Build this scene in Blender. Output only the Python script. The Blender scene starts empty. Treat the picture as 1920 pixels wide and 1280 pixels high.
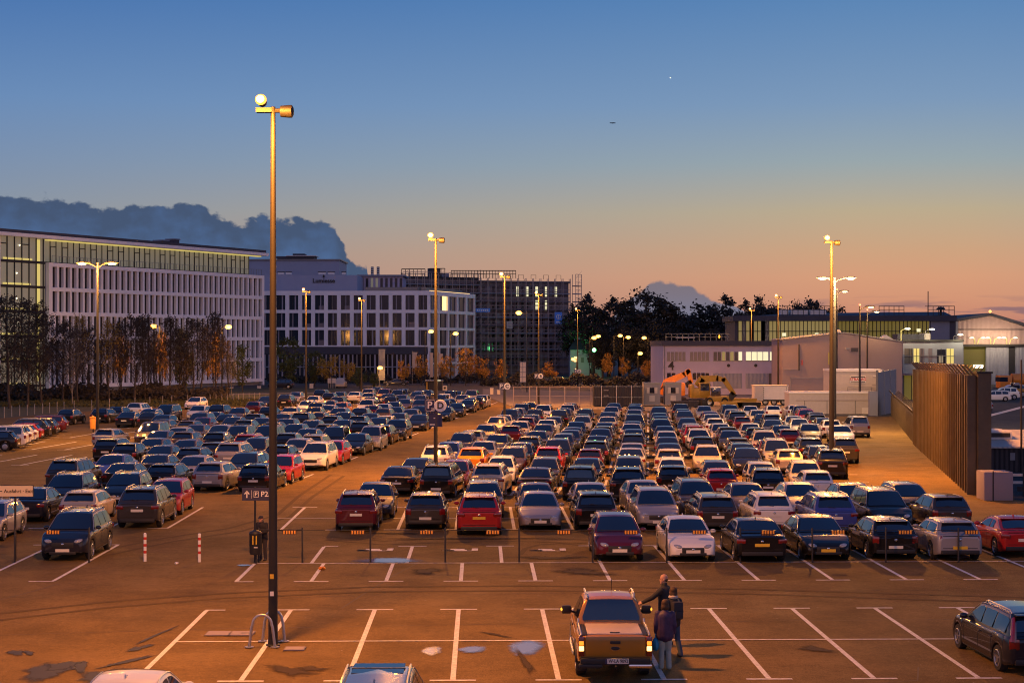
import bpy, bmesh, math, random
from mathutils import Vector, Matrix
R = math.radians
sc = bpy.context.scene
col = sc.collection
F = 3010.0; HZ = 643.0; CH = 8.0          # focal length and horizon of the photograph (1920 px wide), eye height

def gp(px, py):                            # photograph pixel -> point on the ground
    k = CH/(py-HZ)
    return ((px-960)*k, F*k)
def at(px, py, Y):                         # photograph pixel at a known distance -> world point
    return Vector(((px-960)*Y/F, Y, CH-(py-HZ)*Y/F))
def lin(r, g, b):
    f = lambda c: (c/255/12.92) if c/255 <= 0.04045 else ((c/255+0.055)/1.055)**2.4
    return (f(r), f(g), f(b))

# ------------------------------------------------------------------ materials
MATS = {}
def mat(name, c, rough=0.6, metal=0.0, spec=0.5, coat=0.0, emit=None, es=0.0, var=0.0, vs=3.0, bump=0.0, bs=20.0, ior=None):
    m = bpy.data.materials.new(name); m.use_nodes = True
    nt = m.node_tree; p = nt.nodes['Principled BSDF']
    p.inputs['Base Color'].default_value = (*c, 1)
    p.inputs['Roughness'].default_value = rough
    p.inputs['Metallic'].default_value = metal
    p.inputs['Specular IOR Level'].default_value = spec
    p.inputs['Coat Weight'].default_value = coat
    p.inputs['Coat Roughness'].default_value = 0.03; p.inputs['Coat IOR'].default_value = 1.55
    if ior: p.inputs['IOR'].default_value = ior
    if emit:
        p.inputs['Emission Color'].default_value = (*emit, 1); p.inputs['Emission Strength'].default_value = es
    if var or bump:
        tc = nt.nodes.new('ShaderNodeTexCoord')
    if var:
        n = nt.nodes.new('ShaderNodeTexNoise'); n.inputs['Scale'].default_value = vs; n.inputs['Detail'].default_value = 6
        n.inputs['Roughness'].default_value = 0.65
        r = nt.nodes.new('ShaderNodeMapRange'); r.inputs['From Min'].default_value = 0.25; r.inputs['From Max'].default_value = 0.75
        r.inputs['To Min'].default_value = 1-var; r.inputs['To Max'].default_value = 1+var
        x = nt.nodes.new('ShaderNodeVectorMath'); x.operation = 'SCALE'; x.inputs[0].default_value = c
        nt.links.new(tc.outputs['Object'], n.inputs['Vector']); nt.links.new(n.outputs['Fac'], r.inputs['Value'])
        nt.links.new(r.outputs['Result'], x.inputs['Scale']); nt.links.new(x.outputs['Vector'], p.inputs['Base Color'])
    if bump:
        n = nt.nodes.new('ShaderNodeTexNoise'); n.inputs['Scale'].default_value = bs; n.inputs['Detail'].default_value = 4
        b = nt.nodes.new('ShaderNodeBump'); b.inputs['Strength'].default_value = bump; b.inputs['Distance'].default_value = 0.03
        nt.links.new(tc.outputs['Object'], n.inputs['Vector']); nt.links.new(n.outputs['Fac'], b.inputs['Height'])
        nt.links.new(b.outputs['Normal'], p.inputs['Normal'])
    MATS[name] = m
    return m
M = MATS

def corrugated(name, c, pitch, rough=0.5, metal=0.0, strength=0.6):   # profiled sheet metal: ribs run up the wall
    m = mat(name, c, rough, metal, var=0.12, vs=1.3)
    nt = m.node_tree; p = nt.nodes['Principled BSDF']
    tc = nt.nodes.new('ShaderNodeTexCoord'); sx = nt.nodes.new('ShaderNodeSeparateXYZ')
    nt.links.new(tc.outputs['Object'], sx.inputs[0])
    a = nt.nodes.new('ShaderNodeMath'); a.operation = 'ADD'
    nt.links.new(sx.outputs['X'], a.inputs[0]); nt.links.new(sx.outputs['Y'], a.inputs[1])
    s = nt.nodes.new('ShaderNodeMath'); s.operation = 'MULTIPLY'; s.inputs[1].default_value = 2*math.pi/pitch
    nt.links.new(a.outputs[0], s.inputs[0])
    w = nt.nodes.new('ShaderNodeMath'); w.operation = 'SINE'; nt.links.new(s.outputs[0], w.inputs[0])
    b = nt.nodes.new('ShaderNodeBump'); b.inputs['Strength'].default_value = strength; b.inputs['Distance'].default_value = 0.05
    nt.links.new(w.outputs[0], b.inputs['Height']); nt.links.new(b.outputs['Normal'], p.inputs['Normal'])
    return m

mat('white_paint_wall', (0.80, 0.79, 0.82), 0.6, var=0.06, vs=0.6)
mat('pale_wall', (0.44, 0.39, 0.50), 0.75, var=0.08, vs=0.4)
mat('plaster', (0.265, 0.215, 0.235), 0.8, var=0.07, vs=0.5)
mat('grey_wall', (0.20, 0.215, 0.27), 0.7, var=0.10, vs=0.5)
mat('mid_grey', (0.22, 0.24, 0.30), 0.7, var=0.10, vs=0.5)
mat('blue_grey_panel', (0.30, 0.34, 0.46), 0.6, var=0.06, vs=0.3)
mat('concrete', (0.26, 0.24, 0.25), 0.85, var=0.2, vs=0.5)
mat('dark_concrete', (0.17, 0.145, 0.165), 0.85, var=0.3, vs=0.6)
mat('roof_dark', (0.05, 0.05, 0.07), 0.7, var=0.2, vs=0.5)
mat('glass_dark', (0.012, 0.013, 0.022), 0.08, spec=0.6)
mat('glass_warm', (0.15, 0.125, 0.145), 0.35, spec=0.5)
mat('glass_grey', (0.12, 0.11, 0.10), 0.15, spec=0.5)
mat('curtain', (0.30, 0.28, 0.32), 0.9)
mat('lit_yellow', (0.3, 0.25, 0.1), 0.6, emit=(1.0, 0.80, 0.22), es=0.6)
mat('lit_pale', (0.3, 0.3, 0.2), 0.6, emit=(1.0, 0.92, 0.55), es=0.9)
mat('lit_dim', (0.2, 0.18, 0.1), 0.5, emit=(0.60, 0.44, 0.13), es=0.34)
mat('lit_olive', (0.2, 0.18, 0.06), 0.5, emit=(0.42, 0.30, 0.04), es=0.24)
mat('hangar_gloom', (0.10, 0.09, 0.03), 0.8, emit=(0.42, 0.33, 0.05), es=0.10)
mat('edge_glint', (0.42, 0.41, 0.42), 0.28, 0.7)
mat('lit_warm', (0.3, 0.2, 0.1), 0.5, emit=(1.0, 0.62, 0.22), es=2.2)
mat('lit_interior', (0.25, 0.23, 0.18), 0.4, emit=(0.62, 0.56, 0.38), es=0.16)
mat('sodium_lamp', (1, 0.8, 0.5), 0.4, emit=(1.0, 0.62, 0.20), es=7)
mat('sodium_halo', (1, 0.6, 0.2), 0.4, emit=(1.0, 0.42, 0.07), es=1.25)
mat('sodium_small', (1, 0.7, 0.3), 0.4, emit=(1.0, 0.50, 0.10), es=2.4)
mat('white_lamp', (1, 1, 0.9), 0.4, emit=(1.0, 0.90, 0.62), es=2.5)
mat('green_lamp', (0.3, 1, 0.4), 0.4, emit=(0.15, 1.0, 0.25), es=8)
mat('red_lamp', (1, 0.1, 0.05), 0.4, emit=(1.0, 0.16, 0.08), es=3)
mat('amber_lamp', (1, 0.5, 0.1), 0.4, emit=(1.0, 0.42, 0.03), es=2)
mat('tail_lit', (1, 0.3, 0.05), 0.4, emit=(1.0, 0.62, 0.16), es=4)
mat('tail_amber', (1, 0.25, 0.02), 0.3, emit=(1.0, 0.26, 0.02), es=1.8)
mat('steel_pole', (0.015, 0.012, 0.009), 0.6, 0.0, var=0.15, vs=2)
mat('galvanised', (0.45, 0.45, 0.45), 0.4, 0.8, var=0.15, vs=6)
mat('dark_metal', (0.016, 0.014, 0.015), 0.6, 0.0)
mat('grey_metal', (0.2, 0.2, 0.21), 0.45, 0.6)
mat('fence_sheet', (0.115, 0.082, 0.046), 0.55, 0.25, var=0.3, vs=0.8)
mat('rubber', (0.012, 0.012, 0.013), 0.85)
mat('alloy', (0.35, 0.35, 0.37), 0.35, 0.8)
mat('black_plastic', (0.015, 0.015, 0.017), 0.55)
mat('car_glass', (0.006, 0.009, 0.022), 0.04, spec=0.9, ior=1.75)
mat('chrome', (0.6, 0.6, 0.62), 0.15, 1.0)
mat('headlamp', (0.35, 0.36, 0.38), 0.08, 0.3, coat=1.0, var=0.5, vs=14)
mat('taillamp', (0.16, 0.007, 0.007), 0.12, coat=1.0)
mat('plate', (0.68, 0.66, 0.60), 0.5)
mat('plate_yellow', (0.7, 0.45, 0.03), 0.5)
mat('plate_ink', (0.05, 0.05, 0.06), 0.6)
mat('sign_blue', (0.028, 0.030, 0.085), 0.55)
mat('sign_white', (0.78, 0.76, 0.74), 0.5)
mat('sign_cream', (0.72, 0.60, 0.42), 0.5)
mat('ink', (0.015, 0.015, 0.018), 0.6)
mat('red_paint', (0.50, 0.03, 0.02), 0.5)
mat('amber_reflector', (0.85, 0.40, 0.06), 0.35, emit=(1.0, 0.45, 0.04), es=0.0)
mat('black_reflector', (0.06, 0.015, 0.008), 0.5)
mat('banner_blue', (0.10, 0.30, 0.85), 0.6)
mat('line_paint', (0.60, 0.56, 0.52), 0.8, var=0.40, vs=8)
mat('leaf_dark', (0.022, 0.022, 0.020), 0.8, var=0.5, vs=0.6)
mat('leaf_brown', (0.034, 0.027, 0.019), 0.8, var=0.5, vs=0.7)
mat('leaf_green', (0.07, 0.085, 0.02), 0.8, var=0.4, vs=0.7)
mat('leaf_orange', (0.36, 0.175, 0.02), 0.75, var=0.4, vs=0.9)
mat('leaf_yellow', (0.36, 0.22, 0.025), 0.75, var=0.4, vs=0.9)
mat('bark', (0.055, 0.042, 0.034), 0.9, var=0.3, vs=3)
mat('birch_bark', (0.17, 0.15, 0.13), 0.8, var=0.5, vs=3)
mat('digger_orange', (0.75, 0.24, 0.02), 0.45, coat=0.3, var=0.1)
mat('digger_yellow', (0.36, 0.20, 0.012), 0.5, coat=0.2, var=0.15)
mat('hut_grey', (0.26, 0.25, 0.26), 0.65, var=0.1)
mat('hut_white', (0.52, 0.47, 0.43), 0.6, var=0.08)
mat('skin', (0.48, 0.25, 0.16), 0.55)
mat('jacket_black', (0.022, 0.020, 0.022), 0.8, var=0.3, vs=8)
mat('jacket_plum', (0.055, 0.028, 0.075), 0.6, var=0.35, vs=9)
mat('jeans', (0.05, 0.075, 0.12), 0.85, var=0.3, vs=7)
mat('jeans_pale', (0.38, 0.42, 0.36), 0.85, var=0.2, vs=7)
mat('trouser_dark', (0.03, 0.025, 0.035), 0.85)
mat('hair_brown', (0.07, 0.035, 0.012), 0.7, var=0.3, vs=20)
mat('hair_dark', (0.035, 0.02, 0.012), 0.7)
mat('scarf', (0.5, 0.42, 0.34), 0.9)
mat('shoe', (0.6, 0.56, 0.5), 0.7)
mat('shoe_dark', (0.03, 0.025, 0.025), 0.7)
mat('bag_blue', (0.03, 0.28, 0.5), 0.6)
mat('bag_dark', (0.025, 0.022, 0.028), 0.7)
mat('bag_tan', (0.42, 0.28, 0.16), 0.7)
mat('trailer_white', (0.70, 0.66, 0.62), 0.5, var=0.08)
mat('litter_orange', (0.7, 0.22, 0.02), 0.6)
mat('bin_orange', (0.75, 0.30, 0.03), 0.5)
corrugated('clad_pink', (0.36, 0.25, 0.23), 0.9)
corrugated('clad_grey', (0.25, 0.26, 0.31), 0.6)
corrugated('clad_steel', (0.28, 0.29, 0.33), 0.35, 0.4, 0.5)
corrugated('container_dark', (0.025, 0.022, 0.028), 0.3, 0.6)
corrugated('shed_roof', (0.55, 0.50, 0.44), 0.3)
PAINT = {}
for k, n, c, me in (('k', 'black', (0.005, 0.005, 0.006), 0.0), ('d', 'dark blue', (0.010, 0.012, 0.024), 0.0), ('g', 'dark grey', (0.040, 0.036, 0.036), 0.1),
                    ('s', 'silver', (0.30, 0.29, 0.31), 0.35), ('w', 'white', (0.72, 0.70, 0.68), 0.0), ('r', 'red', (0.33, 0.012, 0.014), 0.0),
                    ('m', 'maroon', (0.085, 0.008, 0.018), 0.1), ('o', 'orange', (0.75, 0.25, 0.015), 0.0), ('b', 'blue', (0.05, 0.075, 0.30), 0.2),
                    ('t', 'bronze', (0.085, 0.060, 0.044), 0.2), ('c', 'cream', (0.52, 0.44, 0.34), 0.2)):
    PAINT[k] = (n, mat('car_paint_'+n.replace(' ', '_'), c, 0.45, me, spec=0.12, coat=0.9))
mat('truck_orange', (0.36, 0.155, 0.010), 0.4, 0.1, coat=0.9)

# ------------------------------------------------------------------ mesh helper
class MB:
    def __init__(s): s.v = []; s.f = []; s.m = []; s.mats = []
    def mi(s, m):
        m = M[m] if isinstance(m, str) else m
        if m not in s.mats: s.mats.append(m)
        return s.mats.index(m)
    def add(s, vs, fs, m):
        o = len(s.v); s.v += [tuple(v) for v in vs]; k = s.mi(m)
        for f in fs: s.f.append([i+o for i in f]); s.m.append(k)
        return s
    def box(s, x0, x1, y0, y1, z0, z1, m, T=None):
        vs = [Vector((x, y, z)) for z in (z0, z1) for y in (y0, y1) for x in (x0, x1)]
        if T: vs = [T @ v for v in vs]
        return s.add(vs, [(0, 2, 3, 1), (4, 5, 7, 6), (0, 1, 5, 4), (1, 3, 7, 5), (3, 2, 6, 7), (2, 0, 4, 6)], m)
    def quad(s, a, b, c, d, m): return s.add([a, b, c, d], [(0, 1, 2, 3)], m)
    def poly(s, pts, m): return s.add(pts, [tuple(range(len(pts)))], m)
    def prism(s, pts, vec, m):               # polygon swept along vec
        n = len(pts); pts = [Vector(p) for p in pts]; q = [p+Vector(vec) for p in pts]
        return s.add(pts+q, [tuple(range(n-1, -1, -1)), tuple(range(n, 2*n))]+[(i, (i+1) % n, n+(i+1) % n, n+i) for i in range(n)], m)
    def tube(s, pts, rads, m, n=8, caps=True):
        pts = [Vector(p) for p in pts]; L = len(pts)
        if not hasattr(rads, '__len__'): rads = [rads]*L
        vs = []; up = None
        for i, p in enumerate(pts):
            d = (pts[min(i+1, L-1)]-pts[max(i-1, 0)]).normalized()
            if up is None: up = Vector((0, 0, 1)) if abs(d.z) < 0.9 else Vector((1, 0, 0))
            a = d.cross(up)
            if a.length < 1e-4: a = d.cross(Vector((0, 1, 0)))
            a.normalize(); b = a.cross(d).normalized(); up = b
            for k in range(n):
                t = 2*math.pi*k/n; vs.append(p+(a*math.cos(t)+b*math.sin(t))*rads[i])
        fs = [(i*n+k, i*n+(k+1) % n, (i+1)*n+(k+1) % n, (i+1)*n+k) for i in range(L-1) for k in range(n)]
        if caps: fs += [tuple(range(n-1, -1, -1)), tuple((L-1)*n+k for k in range(n))]
        return s.add(vs, fs, m)
    def ball(s, c, r, m, nu=12, nv=8, T=None):
        if not hasattr(r, '__len__'): r = (r, r, r)
        vs = []
        for j in range(nv+1):
            p = math.pi*j/nv
            for i in range(nu):
                t = 2*math.pi*i/nu
                v = Vector((r[0]*math.sin(p)*math.cos(t), r[1]*math.sin(p)*math.sin(t), r[2]*math.cos(p)))
                if T: v = T @ v
                vs.append(v+Vector(c))
        fs = [(j*nu+i, (j+1)*nu+i, (j+1)*nu+(i+1) % nu, j*nu+(i+1) % nu) for j in range(nv) for i in range(nu)]
        return s.add(vs, fs, m)
    def lathe(s, prof, m, n=24, axis='z', c=(0, 0, 0)):   # prof: (radius, height)
        vs = []
        for r, h in prof:
            for k in range(n):
                t = 2*math.pi*k/n; a, b = r*math.cos(t), r*math.sin(t)
                v = (a, b, h) if axis == 'z' else ((h, a, b) if axis == 'x' else (b, h, a))
                vs.append((v[0]+c[0], v[1]+c[1], v[2]+c[2]))
        fs = [(i*n+k, i*n+(k+1) % n, (i+1)*n+(k+1) % n, (i+1)*n+k) for i in range(len(prof)-1) for k in range(n)]
        return s.add(vs, fs, m)
    def mesh(s, name, smooth=False, angle=35):
        me = bpy.data.meshes.new(name); me.from_pydata(s.v, [], s.f)
        for m in s.mats: me.materials.append(m)
        me.polygons.foreach_set('material_index', s.m)
        if smooth:
            me.polygons.foreach_set('use_smooth', [True]*len(me.polygons))
            me.update(); me.set_sharp_from_angle(angle=R(angle))
        me.update()
        return me
    def build(s, name, parent=None, smooth=False, angle=35):
        return link(bpy.data.objects.new(name, s.mesh(name, smooth, angle)), parent)

def link(o, parent=None):
    col.objects.link(o)
    if parent: o.parent = parent
    return o
def fixn(o):                                 # make the normals of a closed mesh point outwards
    bm = bmesh.new(); bm.from_mesh(o.data); bmesh.ops.recalc_face_normals(bm, faces=bm.faces); bm.to_mesh(o.data); bm.free()
    return o
def tag(o, label, cat, group=None, kind=None):
    o['label'] = label; o['category'] = cat
    if group: o['group'] = group
    if kind: o['kind'] = kind
    return o
def struct(o, kind='structure'):
    o['kind'] = kind; return o
def empty(name, loc=(0, 0, 0), rz=0.0):
    o = bpy.data.objects.new(name, None); o.location = loc; o.rotation_euler = (0, 0, rz); o.empty_display_size = 0.3
    col.objects.link(o); return o
def copy_tree(o, parent=None):
    c = o.copy(); col.objects.link(c)
    if parent: c.parent = parent
    for ch in o.children: copy_tree(ch, c)
    return c
def text(body, size, m, T, name='lettering', parent=None, depth=0.01, align='CENTER', bold=0.0):
    cu = bpy.data.curves.new('t', 'FONT'); cu.body = body; cu.size = size; cu.extrude = depth; cu.offset = bold
    cu.align_x = align; cu.align_y = 'CENTER'; cu.resolution_u = 3
    to = bpy.data.objects.new('t', cu); col.objects.link(to)
    dg = bpy.context.evaluated_depsgraph_get(); me = bpy.data.meshes.new_from_object(to.evaluated_get(dg))
    bpy.data.objects.remove(to)
    me.transform(T); me.materials.clear(); me.materials.append(M[m]); me.name = name
    return link(bpy.data.objects.new(name, me), parent)
def facing(loc, rz=0.0):                     # text plane upright, reading from -y side turned by rz
    return Matrix.Translation(loc) @ Matrix.Rotation(rz, 4, 'Z') @ Matrix.Rotation(R(90), 4, 'X')

mat('scaffold_tube', (0.36, 0.29, 0.27), 0.6, 0.0)
mat('seam', (0.004, 0.004, 0.004), 0.8)
mat('slim_post', (0.30, 0.27, 0.25), 0.7)
# ------------------------------------------------------------------ cars
def interp(tab, x):                           # piecewise linear table [(x, value)], x rising
    if x <= tab[0][0]: return tab[0][1]
    for (a, va), (b, vb) in zip(tab, tab[1:]):
        if x <= b: return va+(vb-va)*(x-a)/(b-a) if b > a else vb
    return tab[-1][1]

SPEC = {   # L, W, H, then along the length (front = +): windscreen base, windscreen top, roof end, rear window base
 'H': dict(kind='hatchback', L=4.20, W=1.79, H=1.47, A=1.02, B=0.22, C=-1.55, D=-1.98, bf=0.94, br=0.99, sill=0.23, nose=0.72, tail='hatch', q=0),
 'S': dict(kind='saloon', L=4.68, W=1.82, H=1.44, A=0.98, B=0.16, C=-1.12, D=-1.82, bf=0.93, br=1.00, sill=0.22, nose=0.70, tail='boot', q=0),
 'E': dict(kind='estate car', L=4.72, W=1.83, H=1.50, A=1.10, B=0.30, C=-1.95, D=-2.28, bf=0.94, br=1.00, sill=0.23, nose=0.72, tail='hatch', q=1),
 'U': dict(kind='SUV', L=4.50, W=1.86, H=1.67, A=1.12, B=0.42, C=-1.72, D=-2.12, bf=1.06, br=1.12, sill=0.30, nose=0.86, tail='hatch', q=1),
 'V': dict(kind='minivan', L=4.55, W=1.84, H=1.74, A=1.45, B=0.55, C=-1.98, D=-2.20, bf=1.05, br=1.08, sill=0.25, nose=0.82, tail='hatch', q=1),
 'C': dict(kind='small hatchback', L=3.82, W=1.74, H=1.42, A=0.86, B=0.24, C=-1.42, D=-1.80, bf=0.96, br=1.00, sill=0.22, nose=0.78, tail='hatch', q=0),
 'K': dict(kind='coupe', L=4.35, W=1.83, H=1.37, A=0.80, B=-0.02, C=-1.10, D=-1.98, bf=0.93, br=0.99, sill=0.20, nose=0.68, tail='hatch', q=0),
}
class Car:
    def __init__(s, sp):
        s.__dict__.update(sp); L, W = s.L, s.W
        s.f, s.r = L/2, -L/2
        s.rw = 0.33 if s.H < 1.6 else 0.36           # wheel radius
        s.ra = s.rw+0.05
        s.yf, s.yr = s.f-0.86, s.r+0.82
        n = s.nose
        s.deck = [(s.r, s.br-(0.16 if s.tail == 'hatch' else 0.10)), (s.r+0.04, s.br-0.05), (s.r+0.14, s.br-0.01), (s.D, s.br), (s.A, s.bf), (s.A+(s.f-s.A)*0.45, (s.bf*0.62+n*0.38)+0.03),
                  (s.f-0.30, n+0.02), (s.f-0.14, n-0.05), (s.f-0.05, n-0.13), (s.f, n-0.20)]
        if s.tail == 'boot': s.deck[3:3] = [(s.r+0.45, s.br+0.01)]
        s.wid = [(s.r, 0.80), (s.r+0.05, 0.90), (s.r+0.15, 0.95), (s.r+0.40, 0.985), (s.r+0.9, 1.0), (s.f-1.0, 1.0), (s.f-0.50, 0.975), (s.f-0.25, 0.93), (s.f-0.10, 0.86), (s.f-0.03, 0.78), (s.f, 0.70)]
        s.roof = [(s.D, s.br-0.02), (s.D+(s.C-s.D)*0.72, s.br+(s.H-0.07-s.br)*0.76), (s.C, s.H-0.055), (s.C+0.16, s.H-0.02), (s.C*0.55+s.B*0.45, s.H), (s.B-0.22, s.H-0.02),
                  (s.B, s.H-0.055), (s.B+(s.A-s.B)*0.25, s.H-0.055-(s.H-0.055-s.bf)*0.22), (s.A, s.bf-0.02)]
    def low(s, y):
        z = s.sill
        d = min(y-s.r, s.f-y)
        z += max(0, 0.10*(1-d/0.35)) if d < 0.35 else 0
        for ya in (s.yf, s.yr):
            t = s.ra*s.ra-(y-ya)**2
            if t > 0: z = max(z, s.rw+math.sqrt(t))
        return z
    def belt(s, y): return interp([(s.D, s.br), (s.A, s.bf)], y)
    def hw(s, y, z):                          # half width of the cabin at height z
        w = s.W/2*interp(s.wid, y)
        zb = s.belt(y); k = max(0, min(1, (z-zb)/(s.H-zb)))
        return w*(0.945-0.225*k-0.03*k*k)
    def bow(s, x, y):                         # windscreen and rear window curve round in plan
        c = (s.B+s.C)/2
        return y-(0.11 if y > c else -0.08)*x*x*min(1, abs(y-c)/0.8)
    def body(s, mp):
        mb = MB()
        ys = sorted(set([round(s.r+(s.f-s.r)*i/26, 4) for i in range(27)]+[round(v, 4) for v in (s.r+.02, s.r+.05, s.r+.1, s.f-.02, s.f-.05, s.f-.1, s.f-.2)] +
                        [round(ya+s.ra*c, 4) for ya in (s.yf, s.yr) for c in (-1.002, -.998, -.94, -.8, -.6, -.35, 0, .35, .6, .8, .94, .998, 1.002)]))
        prof = [(0.0, 0.96), (0.03, 0.985), (0.16, 0.995), (0.38, 1.0), (0.58, 1.0), (0.66, 0.992), (0.85, 0.975), (0.95, 0.945), (1.0, 0.87)]
        rows = []
        for y in ys:
            zl, zd, w = s.low(y), interp(s.deck, y), s.W/2*interp(s.wid, y)
            half = [(w*x, zl+(zd-zl)*t) for t, x in prof]+[(w*0.5, zd+0.022), (0, zd+0.03)]
            rows.append([(-x, y, z) for x, z in half]+[(x, y, z) for x, z in half[-2::-1]])
        n = len(rows[0]); vs = [v for r in rows for v in r]
        fs = [(i*n+k, i*n+k+1, (i+1)*n+k+1, (i+1)*n+k) for i in range(len(rows)-1) for k in range(n-1)]
        fs += [(i*n, (i+1)*n, (i+1)*n+n-1, i*n+n-1) for i in range(len(rows)-1)]
        fs += [tuple(range(n)), tuple(range(len(vs)-1, len(vs)-n-1, -1))]
        mb.add(vs, fs, mp)
        # cabin
        ys = sorted(set([round(s.D+(s.A-s.D)*i/22, 4) for i in range(23)]+[round(a, 4) for a, _ in s.roof]))
        rows = []
        for y in ys:
            z, zb = interp(s.roof, y), s.belt(y)-0.05
            h = max(z-zb, 0.01)
            half = [(s.hw(y, zb), zb), (s.hw(y, zb+h*.5), zb+h*.5), (s.hw(y, z-h*.09), z-h*.09), (s.hw(y, z)-0.025, z-h*.02), (s.hw(y, z)*0.84, z+0.006), (s.hw(y, z)*0.5, z+0.022), (0, z+0.03)]
            rows.append([(-x, s.bow(x, y), zz) for x, zz in half]+[(x, s.bow(x, y), zz) for x, zz in half[-2::-1]])
        n = len(rows[0]); vs = [v for r in rows for v in r]
        fs = [(i*n+k, i*n+k+1, (i+1)*n+k+1, (i+1)*n+k) for i in range(len(rows)-1) for k in range(n-1)]
        fs += [tuple(range(n)), tuple(range(len(vs)-1, len(vs)-n-1, -1))]
        mb.add(vs, fs, mp)
        me = mb.mesh('car_body', True, 42)
        bm = bmesh.new(); bm.from_mesh(me); bmesh.ops.recalc_face_normals(bm, faces=bm.faces); bm.to_mesh(me); bm.free()
        return me
    def screen(s, ya, yb, m='car_glass', lo=0.05, hi=0.045, side=0.075):  # glass in the slope between two stations (base, top)
        mb = MB(); za, zb = interp(s.roof, ya), interp(s.roof, yb)
        rows = []; N, K = 7, 11
        d = Vector((0, yb-ya, zb-za)).normalized(); nrm = Vector((0, -d.z, d.y))
        if nrm.z < 0: nrm = -nrm
        for i in range(N):
            u = lo+(1-lo-hi)*i/(N-1); y = ya+(yb-ya)*u; z = interp(s.roof, y)
            w = s.hw(y, z)-side*(1.15 if i else 1.5)
            r = []
            for k in range(K):
                x = w*(2*k/(K-1)-1); q = min(1, abs(x)/max(.1, s.hw(y, z)))
                p = Vector((x, s.bow(x, y), z+0.03*(1-q*q)))+nrm*0.016
                r.append(p)
            rows.append(r)
        vs = [v for r in rows for v in r]
        fs = [(i*K+k, i*K+k+1, (i+1)*K+k+1, (i+1)*K+k) for i in range(N-1) for k in range(K-1)]
        mb.add(vs, fs, m)
        return mb.mesh('glass', True, 60)
    def side_glass(s, sgn, y0, y1, m='car_glass'):
        mb = MB(); N = 9; pts = []
        for i in range(N):
            y = y0+(y1-y0)*i/(N-1)
            lo = s.belt(y)+0.035; hi = interp(s.roof, y)-0.095
            if hi-lo < 0.02: hi = lo+0.02
            col_ = []
            for t in (0, .5, 1):
                z = lo+(hi-lo)*t; x = s.hw(y, z)+0.010
                col_.append((sgn*x, s.bow(x, y), z))
            pts.append(col_)
        vs = [v for c in pts for v in c]
        fs = [(i*3+k, i*3+k+1, (i+1)*3+k+1, (i+1)*3+k) for i in range(N-1) for k in (0, 1)]
        mb.add(vs, fs, m)
        return mb.mesh('glass', True, 60)
    def side_panes(s):                        # spans (front, rear) of the side windows
        bp = s.B-0.42 if s.tail != 'boot' else s.B-0.40
        a = s.A-0.16
        if s.kind in ('small hatchback', 'coupe'): return [(bp-0.15, a), (s.C+0.02, bp-0.25)]
        if s.q: return [(bp, a), (bp-0.92, bp-0.09), (s.C-0.02, bp-1.02)]
        return [(bp, a), (s.C+(-0.12 if s.tail == 'boot' else 0.0), bp-0.09)]

def rbox(x0, x1, y0, y1, z0, z1, m, bev=0.02, T=None, name='b', seg=2):
    mb = MB().box(x0, x1, y0, y1, z0, z1, m, T)
    me = mb.mesh(name)
    bm = bmesh.new(); bm.from_mesh(me); bmesh.ops.recalc_face_normals(bm, faces=bm.faces)
    bmesh.ops.bevel(bm, geom=bm.edges[:], offset=bev, segments=seg, profile=0.6, affect='EDGES')
    bm.to_mesh(me); bm.free()
    me.polygons.foreach_set('use_smooth', [True]*len(me.polygons)); me.set_sharp_from_angle(angle=R(50))
    return me
def blob(c, r, m, T=None, nu=14, nv=9):
    return MB().ball((0, 0, 0), r, m, nu, nv, T).mesh('blob', True) if c is None else MB().ball(c, r, m, nu, nv, T).mesh('blob', True)
def wheel_mesh(r, w, rim=True):
    mb = MB()
    mb.lathe([(r*.60, -w/2), (r*.93, -w/2), (r, -w/2+.03), (r, w/2-.03), (r*.93, w/2), (r*.60, w/2)], 'rubber', 24, 'x')
    return mb.mesh('wheel', True, 40)
def rim_mesh(r, w):
    mb = MB()
    mb.lathe([(r*.66, w/2+.004), (r*.60, w/2+.012), (r*.55, w/2-.02), (r*.55, -w/2)], 'alloy', 24, 'x')
    mb.lathe([(r*.55, w/2-.06), (0.001, w/2-.06)], 'black_plastic', 20, 'x')
    mb.lathe([(r*.15, w/2-.04), (r*.13, w/2), (0.001, w/2+.004)], 'alloy', 12, 'x')
    for k in range(5):
        mb.box(w/2-.035, w/2-.002, -r*.06, r*.06, r*.10, r*.58, 'alloy', Matrix.Rotation(2*math.pi*k/5, 4, 'X'))
    return mb.mesh('rim')
def whole_wheel(r, w):
    mb = MB()
    mb.lathe([(r*.62, -w/2), (r*.93, -w/2), (r, -w/2+.03), (r, w/2-.03), (r*.93, w/2), (r*.62, w/2)], 'rubber', 16, 'x')
    mb.lathe([(r*.62, w/2-.005), (r*.5, w/2+.01), (r*.2, w/2), (0.001, w/2)], 'alloy', 12, 'x')
    return mb.mesh('wheel', True, 40)
def plate_mesh(m='plate'):
    mb = MB().box(-.26, .26, -.008, .008, -.055, .055, m)
    return mb.mesh('plate')

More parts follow.
